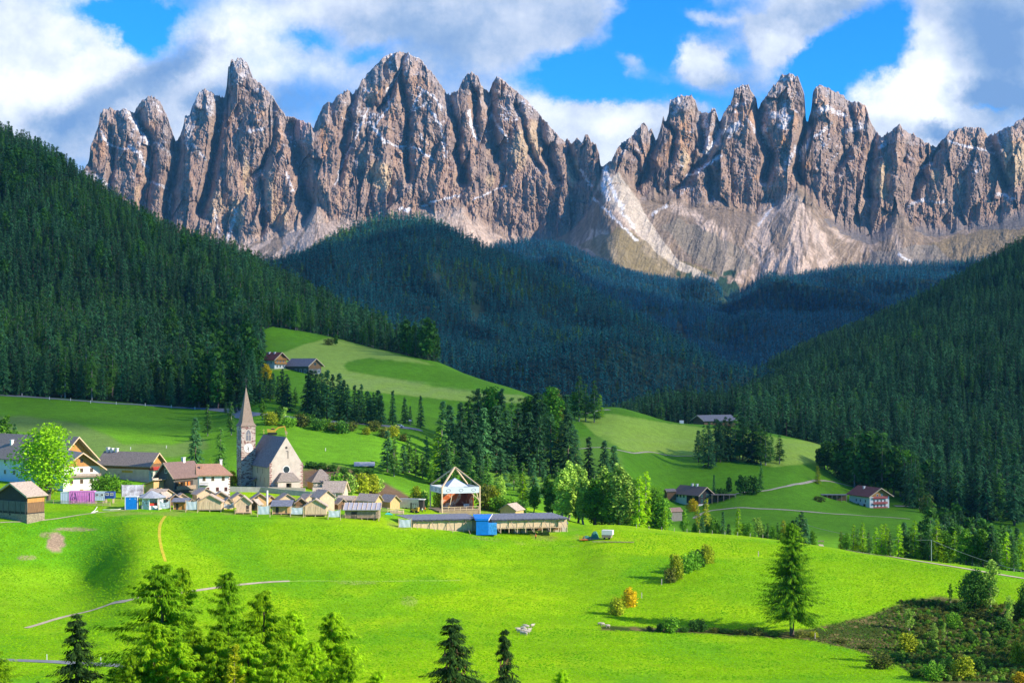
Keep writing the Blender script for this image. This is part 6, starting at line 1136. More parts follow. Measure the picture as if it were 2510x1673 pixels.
# dark chalet with carport
Y = 858; x, y_, z = at(1735, Y); z = PS(1728, 1247, Y)[2]
house('chalet', 'dark timber chalet with white ground floor and green shutters above the drive', 'chalet', (x-1.5, Y, z), 38, 9.6, 18, 8.2, 11.6, WDK, RB, None, over=1.5, oy=1.6, low=(2.8, PLW, -4.86, 4.86, -.04, 18.04), wins=W1('g', (-2.4, 0.4, 2.6), 4.4, 1.0, 1.5, FRG)+W1('g', (-2.4, 1.4, 3.2), 7.1, .9, 1.3, FRG)+[('l', 4, 4.4, 1.2, 1.6, FRG), ('l', 4, 7.2, 1.2, 1.4, FRW)]+W1('g', (-2, .8, 3.2), 1.3, .8, 1.3, WDK), balc=[(1.2, 5.2, 5.6, WO)], chim=[(0, 6, 1.3), (0, 9.5, 1.2)])
r = bpy.data.objects['chalet.001']; b = MB(); b.box(-4.95, -4.862, 9, 18.0, .5, 7.6); b.build('white_wing', PLW, r)
for u in (11, 13.5, 16): window(r, .9, 1.3, FRG, (-4.953, u, 6.4), R(-90))
x, y_, z = at(1774, 856); z = max(z, PS(1774, 1240, 856)[2]); r = empty('carport', (x, 856, z+.1), 0, 'open timber carport right of the dark chalet', 'carport'); b = MB(); b.box(-6.5, 6.5, 0, 5, 3.2, 3.45); b.build('roof', RG, r); b = MB(); b.box(-6.3, 6.3, 4.8, 4.95, -1, 3.19); b.build('back_wall', WD, r)
for i in range(5): u = -6.2+i*3.1; b = MB(); b.box(u-.13, u+.13, .1, .36, -1.5, 3.19); b.build('post', TIM, r)
def car(p, rz, m_, label, group=None):
    r = empty('parked_car', p, rz, label, 'car', group); b = MB(); b.prism([(-2.1,.35),(2.1,.35),(2.15,.8),(1.3,.95),(.75,1.42),(-1.2,1.45),(-1.9,.98),(-2.15,.85)], -.85, .85); b.build('body', m_, r)
    b = MB(); b.prism([(1.15,.97),(.72,1.36),(-1.15,1.38),(-1.7,1.0)], -.87, .87); b.build('side_windows', GLS, r)
    for u in (-1.3, 1.3):
        for v in (-.88, .68): b = MB(); b.cyl((0, 0), .34, 0, .2, 12); o = b.build('wheel', BLK, r); o.rotation_euler = (R(90), 0, 0); o.location = (u, v+.2, .34)
    return r
CW = mat('white_car_paint', (.72, .75, .78), rough=.25, var=.03, spec=.6); CG = mat('silver_car_paint', (.45, .47, .5), rough=.3, var=.03, spec=.6)
x, y_, z = at(1757, 852); car((x, 852, PS(1757, 1246, 852)[2]), R(30), CW, 'white car parked before the carport of the dark chalet')
x, Y, z = hitS(368, 1199); car((x, 590, gz((368-1255)/3949*590, 590)+.3), R(8), CW, 'white car parked behind the rail fence left of the timber house')
# white chalet with red roof
Y = 905; x, y_, z = at(2160, Y); z = max(z-.5, PS(2150, 1247, Y)[2])
house('chalet', 'white chalet with maroon roof and flower filled balconies at the right', 'chalet', (x-1.0, Y, z), 22, 13.0, 20, 7.8, 11.6, PLW, RM, WO, gz0=7.0, over=1.8, oy=2.0, balc=[(-4.8, 4.8, 3.0, FLW), (-4.8, 4.8, 6.0, FLW), (-4.8, 4.8, .2, FLW)], wins=W1('g', (-3.6, -1.2, 1.2, 3.6), 4.5, .9, 1.5, FRW)+W1('g', (-3.6, -1.2, 1.2, 3.6), 1.6, .9, 1.5, FRW)+W1('g', (-1.5, 1.5), 7.6, .9, 1.2, FRW)+W1('l', (4, 9, 13), 4.2, 1, 1.4, FRW)+[('l', 5, 1.3, 1.8, 2.2, FRB), ('l', 11, 1.3, 1.8, 2.2, FRW)], chim=[(-2, 12, 1.4)])
x, y_, z = at(2045, 902); z = max(z, PS(2045, 1247, 902)[2]); r = empty('open_shed', (x, 902, z+.2), R(-3), 'low dark open shed joined to the left of the white chalet', 'shed'); b = MB(); b.box(-7, 7.5, 0, 5, 2.5, 2.75); b.build('roof', RK, r); b = MB(); b.box(-6.8, 7.3, 4.7, 4.9, -1, 2.49); b.build('back_wall', WD, r)
for i in range(6): u = -6.6+i*2.7; b = MB(); b.box(u-.12, u+.12, .1, .34, -1.5, 2.49); b.build('post', TIM, r)
b = MB(); b.box(-4.6, -2.4, 1, 3, 0, 1.7); b.build('red_machine', FRR, r)
x, Y, z = farS(1640, 1246, 640); Y = 690; x, y_, z = at(1641, Y); house('hay_hut', 'small weathered hay hut with brown roof below the dark chalet', 'hut', (x, Y, PS(1641, 1262, Y)[2]), -60, 3.2, 5.5, 1.8, 2.9, WG, RB, None, over=.5, oy=.4)
Y = 868; x, y_, z = at(1641, Y); house('hay_hut', 'little open roofed hut left behind the dark chalet', 'hut', (x-2, Y, PS(1641, 1213, Y)[2]), -75, 4, 5, 2.2, 3.2, WD, RG, None, over=.5, oy=.4)
# ---- roads and paths
ribbon('road', [(-30,906),(60,911),(150,918),(250,926),(350,932),(450,938),(520,943),(600,952),(680,961),(760,969),(860,977),(930,982),(968,988)], 6.0, ROAD, y0=700, off=.12)
ribbon('road', [(1300,1040),(1440,1038),(1510,1041),(1590,1048),(1650,1052)], 1.0, GRAV, y0=860, off=.12)
ribbon('farm_track', [(1330,952),(1370,944),(1400,941)], 5, GRAV, y0=900, off=.2)
ribbon('farm_track', [(1595,1190),(1612,1180),(1640,1172),(1680,1168),(1740,1169),(1820,1173),(1900,1179),(2000,1186),(2090,1192)], 2.6, GRAV, y0=660, off=.15)
ribbon('farm_track', [(1660,1146),(1720,1130),(1750,1128),(1790,1120),(1830,1112),(1900,1105),(1960,1118)], 1.8, GRAV, y0=760, off=.15)
ribbon('farm_track', [(2055,1162),(2100,1164)], 5, GRAV, y0=800, off=.15)
ribbon('footpath', [(60,1442),(130,1421),(185,1408),(250,1388),(300,1378),(360,1368),(420,1360),(470,1354),(510,1348),(560,1342),(620,1337),(665,1335)], 1.5, GRAV, off=.08)
ribbon('footpath', [(665,1335),(740,1334),(850,1335),(980,1334),(1060,1332)], .8, mat('faint_trodden_grass', (.30, .50, .05), var=.15), off=.05)
ribbon('footpath', [(1885,1250),(1950,1264),(2030,1276),(2100,1287),(2200,1303),(2290,1318),(2380,1332)], 2.0, GRAV, off=.12, y0=400)
ribbon('footpath', [(380,1185),(370,1200),(366,1225),(370,1255),(380,1290)], .9, mat('ochre_track', (.50, .42, .02), var=.2), off=.06)
ribbon('footpath', [(0,1200),(70,1198),(140,1190),(200,1180),(290,1172)], .8, GRAV, off=.08)
ribbon('valley_road', [(-20,1514),(60,1517),(130,1520),(230,1526),(330,1532),(420,1538)], 3.4, ROAD, off=.08)
def fx(name, pts, r_, m_, label, cat, y0=320):
    P_ = []
    for q in pts: x, Y, z = hitS(*q, y0); P_.append((x, Y, z+r_))
    b = MB(); b.pipe(P_, r_, 6); o = b.build(name, m_); tag(o, label, cat); return o
fx('white_hose', [(238,1243),(232,1252),(224,1258),(230,1257),(236,1254),(240,1253)], .13, PLW, 'looped white pipe hanging down the bank below the containers', 'pipe')
fx('white_hose', [(252,1250),(270,1250),(290,1249),(305,1246),(320,1246)], .13, PLW, 'straight white pipe leading to the blue booth', 'pipe')
# markers and fence posts
def small(name, sx, sy, h_, w_, m_, label, cat, group=None, y0=320, Yf=None):
    x, Y, z = hitS(sx, sy, y0) if Yf is None else at(sx, Yf); b = MB(); b.box(-w_/2, w_/2, -w_/2, w_/2, -.4, h_); o = b.build(name, m_); o.location = (x, Y, z); tag(o, label, cat, group); return o
mk = [(54,971),(121,979),(173,983),(222,988),(285,992),(356,995),(420,1000),(478,1004)]
for i, (sx, sy) in enumerate(mk): small('road_marker', sx, sy, 1.6, .28, PLW, '%s white marker post along the road below the left wood' % ordl(i, len(mk)), 'post', 'white marker posts along the upper road', 700)
for i, (sx, sy) in enumerate([(115,1618),(247,1626)]): small('road_marker', sx, sy, 1.4, .12, PLW, '%s short white post beside the road in the lower left' % ('left' if i == 0 else 'right'), 'post')
for i, (sx, sy) in enumerate([(1573,1466),(1622,1433),(1859,1363),(1998,1566)]): small('fence_post', sx, sy, 1.6, .2, PLP, ['pale post right of the yellow bush', 'pale post at the foot of the green bush row', 'lone white post on the meadow left of the large larch', 'short pale post right of the large larch trunk'][i], 'post')
for i in range(13):
    sx = 1560+i*31; x_ = sx/K; sy = np.interp(x_, [1400, 1520, 1700, 1800, 2000], [1205, 1217, 1229, 1239, 1274])*K; small('fence_post', sx, sy+1.5, 1.25, .14, PLP, '%s of the thin pale posts along the crest of the meadow' % ordl(i, 13), 'post', 'thin posts on the meadow crest', 380)
for i, (sx, sy) in enumerate([(320,1103),(408,1099),(798,1106)]): small('field_post', sx, sy, 1.3, .25, PLW, ['left', 'right', 'lone'][i]+' small white marker in the green field behind the houses' if i < 2 else 'small white marker in the field right of the church roof', 'post', None, 640)
# poles and cable
x, Y, z = hitS(1972, 1331); PA = Vector((x, Y, z)); b = MB(); b.cyl((0, 0), .24, -.5, 8.6, 8, .18); b.box(-.1, 1.0, -.06, .06, 8.0, 8.12); r = empty('utility_pole', PA, 0, 'tall wooden utility pole standing by the bench on the meadow crest', 'pole'); b.build('mast', PLP, r); b = MB(); b.box(-.25, .25, -.2, .2, 1.8, 2.7); b.build('switch_box', PLW, r)
Yb_ = 505; xb_ = (2283-1255)/3949*Yb_; PBp = Vector((xb_, Yb_, gz(xb_, Yb_))); top = PS(2283, 1322, Yb_)[2]; b = MB(); b.cyl((0, 0), .13, -.5, top-PBp.z, 8, .1); r = empty('utility_pole', PBp, 0, 'thin grey utility pole at the right between the crest trees', 'pole'); b.build('mast', MET, r)
def cable(a_, c, sag, label):
    P_ = [a_+(c-a_)*t-Vector((0, 0, sag*4*t*(1-t))) for t in np.linspace(0, 1, 24)]; b = MB(); b.pipe([tuple(p) for p in P_], .07, 5); o = b.build('power_cable', PLP); tag(o, label, 'cable')
cable(PA+Vector((0, 0, 8.3)), Vector((PBp.x, PBp.y, top-.1)), 2.0, 'sagging pale cable from the wooden pole to the thin grey pole'); cable(Vector((PBp.x, PBp.y, top-.1)), Vector(PS(2620, 1420, 470)), 1.6, 'pale cable running from the thin grey pole out of the picture')
x, Y, z = hitS(2013, 1330); r = empty('bench', (x, Y+.5, z), R(-10), 'wooden bench on the meadow crest right of the utility pole', 'bench'); b = MB(); b.box(-1.3, 1.3, 0, .5, .42, .5); b.build('seat', TIM, r); b = MB(); b.box(-1.3, 1.3, .5, .56, .6, 1.0); b.build('backrest', TIM, r)
for u in (-1.1, 1.1): b = MB(); b.box(u-.06, u+.06, .05, .5, -.2, .417); b.build('leg', TIM, r)
# car on the road, lamp
x, Y, z = hitS(979, 1048, 700); car((x, Y, z+.15), R(-8), CW, 'white car driving on the road above the church field').name = 'moving_car'
r = empty('street_lamp', (hitS(1005, 1046, 700)[0], hitS(1005, 1046, 700)[1]+4, hitS(1005, 1046, 700)[2]), 0, 'white street sign on a thin post beside the road car', 'sign'); b = MB(); b.cyl((0, 0), .08, -.3, 3.2, 6); b.build('post', MET, r); b = MB(); b.box(-.9, .5, -.05, .05, 2.6, 3.3); b.build('board', PLW, r)
r.name = 'road_sign'
# picnic tables on the village lawn
for i, (sx, Yq) in enumerate([(862, 549), (878, 552), (893, 548), (845, 552), (735, 541)]):
    x, y_, z = at(sx, Yq); r = empty('picnic_table', (x, Yq, z), R(10+i*7), ['pale picnic table nearest the long ribbed stall', 'pale picnic table in the middle of the village lawn', 'pale picnic table beside the low shed by the golden hut', 'pale picnic table at the left of the village lawn', 'pale picnic table under the churchyard wall'][i], 'table', 'picnic tables on the village lawn')
    b = MB(); b.box(-1.3, 1.3, -.4, .4, .72, .8); b.build('tabletop', BEAM, r)
    for v in (-.95, .7): b = MB(); b.box(-1.3, 1.3, v, v+.25, .42, .48); b.build('bench_seat', BEAM, r)
    for u in (-1, 1): b = MB(); b.box(u-.05, u+.05, -.9, .9, .3, .4); b.box(u-.05, u+.05, -.1, .1, -.2, .717); b.build('leg', BEAM, r)
# ---- sheep
def make_sheep():
    prof = [(-.62,.56,.10),(-.50,.60,.27),(-.25,.62,.33),(.05,.62,.34),(.32,.64,.31),(.50,.70,.22),(.62,.82,.14),(.70,.90,.11)]; n_ = 12; V_ = []; F = []
    for x_, z_, q in prof:
        for j in range(n_): a_ = 2*math.pi*j/n_; V_.append((x_, q*math.cos(a_)*.9, z_+q*math.sin(a_)))
    for i in range(len(prof)-1):
        for j in range(n_): F.append((i*n_+j, (i+1)*n_+j, (i+1)*n_+(j+1) % n_, i*n_+(j+1) % n_))
    F += [tuple(range(n_))[::-1], tuple(range((len(prof)-1)*n_, len(prof)*n_))]; b = MB(); b.add(V_, F)
    b.add([(.66,-.09,.98),(.66,.09,.98),(.92,.05,.86),(.92,-.05,.86),(.64,-.09,.80),(.64,.09,.80),(.92,.05,.76),(.92,-.05,.76)], [(0,1,2,3),(4,7,6,5),(0,3,7,4),(1,5,6,2),(2,6,7,3),(0,4,5,1)])
    for s in (-1, 1): b.add([(.68, s*.08, .95), (.62, s*.24, .90), (.72, s*.20, .86)], [(0, 1, 2)])
    for u in (-.42, .36):
        for v in (-.17, .17): b.v and b.add(*[(lambda vv, ff: ([tuple(p) for p in vv], [tuple(int(i) for i in q) for q in ff]))(*tube([(u, v, .5), (u+(.03 if u < 0 else -.01), v, .24), (u, v, 0)], [.085, .05, .045], 5))][0])
    b.add([(-.6, -.04, .7), (-.6, .04, .7), (-.70, 0, .42)], [(0, 1, 2)]); return b
sm = make_sheep().build('sheep', WOOL); first = True; rn = random.Random(12)
flock = [(1288,1538,'sheep at the very top of the huddled flock, standing alone against the grass'),(1283,1541,'sheep at the upper left of the huddled flock'),(1292,1540,'sheep at the upper right of the huddled flock'),(1270,1546,'sheep at the far left edge of the flock'),(1278,1545,'sheep in the left of the flock second row'),(1286,1546,'sheep in the middle of the flock second row'),(1273,1550,'sheep just below the leftmost one'),(1281,1550,'sheep at the heart of the huddled flock'),(1289,1550,'sheep right of the flock centre'),(1297,1548,'sheep at the lower right side of the flock'),(1280,1555,'sheep at the lower left of the flock'),(1288,1556,'sheep at the lowest edge of the flock'),(1294,1553,'sheep at the lower right corner of the flock'),(1305,1537,'sheep standing apart just right of the flock'),
 (1470,1532,'left sheep of the pair grazing under the large larch shadow'),(1477,1533,'right sheep of the pair grazing at the end of the ditch'),(1490,1538,'single sheep grazing right of the pair at the ditch end')]
for sx, sy, lb in flock:
    o = sm if first else sm.copy(); 
    if not first: COL.objects.link(o)
    first = False; x, Y, z = hitS(sx, sy); o.location = (x, Y, z-.02); o.rotation_euler = (0, 0, rn.choice([0, math.pi])+rn.uniform(-.7, .7)); s = rn.uniform(.85, 1.0); o.scale = (s, s, s); tag(o, lb, 'sheep', 'white sheep on the meadow')
# people near the stage: very small figures
def person(sx, Yp, m_top, label, z_=None):
    x, y_, z = at(sx, Yp); b = MB()
    def chain(pts, rr_, k): v, f = tube(pts, rr_, 8); b.add([tuple(p) for p in v], [tuple(int(i) for i in q) for q in f], k)
    chain([(0,0,.86),(0,0,1.0),(0,.02,1.25),(0,0,1.42),(0,0,1.48),(0,-.01,1.53),(0,-.02,1.6),(0,-.02,1.68),(0,-.01,1.77),(0,0,1.8)], [.14,.155,.17,.15,.06,.055,.09,.10,.08,.01], 0)
    for s in (-1, 1): chain([(s*.09,0,.9),(s*.10,-.02,.48),(s*.11,0,.04),(s*.11,-.16,.03)], [.10,.075,.05,.04], 1); chain([(s*.17,0,1.42),(s*.24,.02,1.14),(s*.24,-.10,.90),(s*.23,-.13,.82)], [.055,.045,.035,.03], 0)
    for i, f in enumerate(b.f):
        zc_ = sum(b.v[j][2] for j in f)/len(f)
        if zc_ > 1.5: b.m[i] = 2
    o = b.build('person', [m_top, IRON, SKN]); o.location = (x, Yp, z if z_ is None else z_); tag(o, label, 'person')
person(1042, 556, ORG, 'standing person in orange top beside the left foot of the stage'); person(1035, 552, PLW, 'standing person in white top right of the silver trailer'); person(1313, 521.5, ORG, 'worker in orange jacket standing beside the plywood booths'); person(1100, 559, YEP, 'person in yellow top at the stage railing', gz((1100-1255)/3949*559, 559)+1.0)
person(53, 592, PLW, 'person in white top standing by the wall of the large farmhouse')
# spoil heap stones and churchyard crosses
for i, (sx, w_) in enumerate([(776, .9), (783, 1.1), (790, .9)]):
    Yc = 590; x, y_, z = at(sx, Yc-9); b = MB(); b.box(-.07, .07, -.07, .07, 0, 1.3); b.box(-.35, .35, -.07, .07, .85, 1.0); o = b.build('grave_cross', IRON); o.location = (x, Yc-9, z+.2); tag(o, '%s dark grave cross in front of the pyramid roofed chapel' % ['left', 'middle', 'right'][i], 'cross', 'grave crosses before the chapel')
# ================================================================== PLACED TREES AND SHRUBS
random.seed(4)
def top(kind, px, py, Y, label, group=None, wide=1.0, split=True, minh=2, lift=0, **k):
    x = (px-CX)/FP*Y; z = gz(x, Y)+lift; h = max(minh, (HZ-py)/FP*Y-z); return tree(kind, x, Y, h, label, 'tree', group, z=z, wide=wide, split=split, **k)
def row(kinds, pts, Yr, base, group, split=True, wide=1.0, cat='tree', under=None, jit=14):
    pts = sorted(pts); n_ = len(pts)
    for i, q in enumerate(pts):
        kd = q[2] if len(q) > 2 else kinds[random.randrange(len(kinds))]
        Y = np.interp(q[0], [a[0] for a in Yr], [a[1] for a in Yr])+random.uniform(-jit, jit)
        kn = {'larch': 'lighter green larch', 'spruce': 'dark spruce', 'rusty': 'rusty dead spruce', 'poplar': 'pale leafy poplar', 'ash': 'leafy tree', 'round': 'round leafy tree', 'forest': 'dark leafy tree', 'slim': 'slim leafy tree', 'airy': 'airy pale birch'}
        w_ = next((v for a, v in kn.items() if kd.startswith(a)), 'tree')
        if kd == 'larch_y': w_ = 'yellowish larch'
        if kd == 'larch_b': w_ = 'bright green larch'
        top(kd, q[0], q[1], float(Y), '%s, %s %s' % (w_, ordl(i, n_), base), group, wide=wide*random.uniform(1.05, 1.45), split=split)
def cvt(ox, oy, s, pts): return [((ox+q[0]/s)/K, (oy+q[1]/s)/K)+tuple(q[2:]) for q in pts]
G8 = lambda p: cvt(550, 750, 2.941, p); G2 = lambda p: cvt(500, 900, 3.361, p); G7 = lambda p: cvt(1400, 950, 2.614, p); G6 = lambda p: cvt(1700, 1200, 2.905, p); GB_ = lambda p: cvt(1300, 600, 1.945, p); G3 = lambda p: cvt(850, 1100, 3.361, p); G1 = lambda p: cvt(0, 900, 3.361, p)
S2 = ['spruce_a', 'spruce_b', 'spruce_c']
# foreground
F_ = 'feathery larches standing nearest in the lower left'
top('near_spruce0', 176, 1405, 150, 'dark spruce with drooping branches alone in the lower left foreground', wide=1.23, name='spruce_tree')
top('near_larch1', -22, 1462, 148, 'larch cut off by the left edge of the foreground', wide=1.16)
top('near_larch0', 373, 1292, 150, 'tallest foreground larch with one long branch reaching left', wide=1.38, rz=2.3)
top('near_larch1', 420, 1300, 158, 'larch tip close against the right side of the tallest foreground larch', wide=0.87)
top('near_larch0', 523, 1306, 156, 'dark slender larch in the middle of the foreground group', wide=0.80)
top('near_larch1', 606, 1352, 150, 'bright feathery larch right of the dark slender one', wide=1.16)
top('near_larch2', 677, 1398, 152, 'third larch from the right end of the foreground group', wide=1.09) .__setitem__('label', 'dense green larch second from the right end of the foreground group')
top('near_larch2', 762, 1400, 154, 'rounded larch at the right end of the foreground group', wide=1.16)
top('near_larch1', 352, 1425, 142, 'short bright larch in front of the tallest foreground larch', wide=1.23)
top('near_larch2', 445, 1440, 143, 'bushy larch between the tallest and the dark slender foreground larch', wide=1.16)
top('near_larch2', 300, 1500, 140, 'low larch top left of the foreground group', wide=1.01)
top('yellow_larch', 538, 1476, 138, 'young yellow larch glowing in front of the green foreground group', wide=.8)
top('near_larch2', 870, 1538, 142, 'larch tip just showing at the bottom edge right of the foreground group', wide=1.01)
top('near_spruce0', 1040, 1415, 148, 'spruce hung with brown cones in the bottom middle', wide=1.45, name='spruce_tree', rz=1)
top('near_spruce1', 1159, 1440, 150, 'slender spruce with cones right of the bottom middle spruce', wide=0.90, name='spruce_tree')
top('near_larch1', 1292, 1535, 142, 'larch tip showing at the bottom edge right of the two cone bearing spruces', wide=0.87)
top('near_spruce1', 86, 1560, 146, 'spruce tip at the bottom edge left of the lone dark spruce', wide=0.72, name='spruce_tree')
for i, (px, py, Y, kd, w_) in enumerate([(412,1470,139,2,1.2),(495,1445,141,1,1.15),(570,1455,140,2,1.2),(640,1480,139,1,1.2),(716,1470,141,2,1.2),(800,1500,140,1,1.1),(330,1475,143,1,1.2),(262,1530,141,2,1.0)]):
    top('near_larch%d' % kd, px, py, Y, '%s lower bright larch filling the front of the foreground group' % ordl(sorted([412,495,570,640,716,800,330,262]).index(px), 8), F_, wide=w_)
# cones on the middle spruces
for o in [q for q in bpy.data.objects if q.get('label', '').find('cone') > 0 and q.type == 'EMPTY']:
    rn = np.random.RandomState(len(o.name)); k_ = 260; t = .55+.43*rn.rand(k_)**.7; h_ = 25.0; a_ = rn.rand(k_)*6.28; rr_ = 5.2*(1-t)**.8*(.2+.6*rn.rand(k_)); V_ = []; F_q = []
    for i in range(k_):
        x, y, z = rr_[i]*math.cos(a_[i]), rr_[i]*math.sin(a_[i]), t[i]*h_-.5-.2*rr_[i]; b_ = len(V_); V_ += [(x-.06, y, z), (x+.06, y, z), (x+.05, y+.05, z-.42), (x-.05, y-.05, z-.42)]; V_ += [(x, y-.06, z), (x, y+.06, z), (x-.04, y+.05, z-.42), (x+.04, y-.05, z-.42)]; F_q += [(b_, b_+1, b_+2, b_+3), (b_+4, b_+5, b_+6, b_+7)]
    ob('cones', mesh_np('cones', V_, F_q, [CONE]), o)
# lone larch of the field
x, Y, z = hit(1819, 1460); tree('field_larch', x, Y, (1460-1199)/FP*Y, 'tall lone larch with visible trunk on the sunny meadow', rz=.4, wide=1.1)
# bushes of the meadow
def bush(kind, px, py, w_px, h_px, label, group=None, y0=320, wd=1.0):
    x, Y, z = hit(px, py, y0); h = h_px/FP*Y; mh = LIB[kind][3]; return tree(kind, x, Y, h, label, 'bush', group, wide=(w_px/FP*Y/4.9)/(h/mh), z=z-.1, name='bush')
bush('bush_yellow', 1445, 1393, 50, 48, 'bright golden yellow round bush on the meadow')
bush('bush_yg', 1414, 1412, 48, 44, 'yellow green round bush in front of the golden one')
gbl = [(1539,1338,40,36,'bush_olive','small reddish brown bush at the lower left end of the bush row'),(1553,1330,44,62,'bush_yg','large olive green bush near the lower end of the bush row'),(1572,1316,44,50,'bush_green','dark green bush at the middle of the bush row'),(1592,1308,44,50,'bush_green','dense green bush right of the middle of the bush row'),(1606,1302,36,44,'bush_dark','slim dark bush before the last round one in the bush row'),(1625,1293,42,46,'bush_yg','round bush at the upper right end of the bush row')]
for px, py, w_, h_, kd, lb in gbl: bush(kd, px, py, w_, h_, lb, 'bushes in the row running up the meadow')
for i, (px, py, w_, h_, kd) in enumerate([(1492,1447,22,12,'bush_olive'),(1516,1449,26,20,'bush_dark'),(1540,1452,44,44,'bush_green'),(1570,1450,26,14,'bush_dark'),(1605,1449,46,30,'bush_dark'),(1640,1452,30,14,'bush_olive'),(1662,1452,40,12,'bush_dark'),(1700,1456,34,14,'bush_olive'),(1735,1457,40,20,'bush_olive'),(1775,1460,36,14,'bush_dark'),(1840,1463,34,16,'bush_olive'),(1868,1462,30,14,'bush_yg')]):
    bush(kd, px, py, w_, h_, '%s low shrub along the shaded ditch left of the lone larch' % ordl(i, 12), 'shrubs along the ditch')
# bank at the lower right
top('spreading_tree', 2240, 1302, hit(2243,1400)[1], 'dark spreading small tree at the right end of the meadow')
top('airy_birch', 2274, 1282, hit(2277,1402)[1], 'airy pale birch right of the dark spreading tree', wide=1.1)
top('slim_leafy', 2183, 1338, hit(2184,1384)[1], 'small slim dark sapling left of the spreading tree', wide=.9)
top('spreading_tree', 2362, 1330, hit(2352,1425)[1], 'dark tree cut off by the right edge above the shrub bank', wide=.8)
top('airy_birch', 2318, 1365, hit(2322,1430)[1], 'thin pale sapling between the birch and the right edge', wide=1.0)
top('airy_birch', 2087, 1395, hit(2090,1447)[1], 'bright pale sapling at the left tip of the shrub bank', wide=1.5)
top('airy_birch', 2146, 1428, hit(2146,1472)[1], 'small bright sapling in the middle of the shrub bank', wide=1.3)
top('airy_birch', 2168, 1428, hit(2168,1470)[1], 'pale twiggy sapling right of the small bright one', wide=.8)
top('spruce_b', 2278, 1508, 372, 'small dark spruce at the lower right corner', wide=1.2)
bl = [(2087,1495,60,44,'bush_yg','large yellow green round bush on the shrub bank'),(2145,1562,58,50,'bush_green','round green bush at the bottom of the shrub bank'),(2212,1560,66,56,'bush_yg','wide yellowish bush right of the round green one at the bottom'),(2180,1548,40,40,'bush_dark','dark bush squeezed between the two bottom bushes'),(2338,1530,46,60,'bush_yg','yellow green bush at the right edge of the shrub bank'),(2343,1568,44,30,'bush_yellow','golden bush in the lower right corner'),(2226,1480,34,30,'bush_dark','black green bush right of the middle of the shrub bank'),(2025,1535,66,36,'bush_olive','dry olive bush at the lower left of the shrub bank'),(2060,1520,40,26,'bush_dark','low dark bush behind the dry olive one'),(2140,1490,26,20,'bush_dark','dark low bush under the small bright sapling'),(2190,1440,40,40,'bush_green','green bush under the spreading tree'),(2300,1450,50,36,'bush_dark','dark bush below the birch'),(2250,1420,60,18,'bush_olive','flat olive shrub at the foot of the spreading tree'),(2205,1405,50,24,'bush_dark','dark shrub left of the spreading tree foot'),(2300,1490,40,30,'bush_dark','dark bush in the right part of the bank'),(2265,1500,30,20,'bush_olive','small brown shrub in the right part of the bank'),(2120,1425,40,18,'bush_olive','brown shrub at the upper left of the bank'),(2165,1395,36,12,'bush_olive','tiny brown shrub at the upper tip of the bank'),(1990,1490,40,14,'bush_olive','low dry shrub where bank meets meadow'),(1930,1476,36,12,'bush_olive','low dry shrub right of the lone larch'),(2142,1535,20,24,'bush_pale','pale young bush in the lower middle of the bank'),(2340,1420,40,40,'bush_olive','reddish olive bush at the right edge'),(2105,1555,36,22,'bush_dark','dark bush left of the round green one at the bottom'),(2245,1545,30,36,'bush_dark','dark bush right of the wide yellowish one')]
for px, py, w_, h_, kd, lb in bl: bush(kd, px, py, w_, h_, lb, 'shrubs on the bank in the lower right')
for i, (px, Y, h) in enumerate([(2425, 352, 22), (2462, 346, 27), (2500, 358, 25), (2545, 350, 28), (2440, 372, 20), (2585, 366, 26)]):
    tree('field_larch' if i % 2 else 'near_larch1', (px-CX)/FP*Y, Y, h, '%s tall larch just past the right edge shading the bank' % ordl([2425,2440,2462,2500,2545,2585].index(px), 6), 'tree', 'larches past the right edge')
# loose scrub carpet of the bank: nobody could count it
n0 = 26000; sp = rs.uniform(1860, 2420, n0); sY = rs.uniform(332, 440, n0); sx_ = (sp-CX)/FP*sY; sz = ground(sx_, sY); sq = HZ-FP*sz/sY; ok = inside(sp+fbm(sp/9, sY/5, 2, 3)*14, sq+fbm(sp/9, sY/5, 2, 4)*10, SCRUB)
sx_, sY, sz = sx_[ok], sY[ok], sz[ok]; i = poisson(sx_, sY, .95); mh = LIB['bush_olive'][3]
forest_stuff('scrub', np.stack([sx_[i], sY[i], sz[i]-.15], -1), (.20+.6*rs.rand(len(i))**3*sstep(1950, 2150, CX+FP*sx_[i]/sY[i]))*1.9/mh, ['bush_olive', 'bush_dark', 'bush_green', 'bush_pale'], np.where(rs.rand(len(i)) < .38, 0, rs.choice([1, 1, 2, 2, 3], len(i))))
# around the village
x, Y, z = hitS(117, 1226); Y = 545; tree('round_tree', (118-1255)/3949*Y, Y, (1222-1040)/3949*Y+1.0, 'large round bright green tree in front of the white house', wide=1.2, z=PS(118, 1222, Y)[2])
top('larch_y', 105, 975, 556, 'yellowish larch top rising above the round green tree', wide=.75)
top('slim_leafy', 12, 952, 680, 'bright green tree at the left edge above the long farmhouse roof', wide=1.4)
top('spruce_a', 34, 972, 690, 'short dark spruce behind the long farmhouse roof', wide=1.0)
top('spruce_c', 449, 957, 650, 'tall bright spruce between timber house and bell tower', wide=.9)
top('larch_a', 507, 980, 640, 'olive green larch close to the left of the bell tower', wide=.95)
top('bush_yellow', 534, 1078, 606, 'yellow leafed shrub at the left foot of the bell tower', wide=.8)
top('larch_b', 483, 1050, 632, 'light green treetop behind the rosy roof', wide=.8)
bush('bush_green', 250, 1130, 60, 50, 'big grey green shrub between white house and long farmhouse', y0=560); bush('bush_green', 292, 1132, 34, 34, 'smaller green shrub right of the big grey green one', y0=560); bush('bush_green', 225, 1132, 40, 44, 'green shrub touching the right wall of the white house', y0=560)
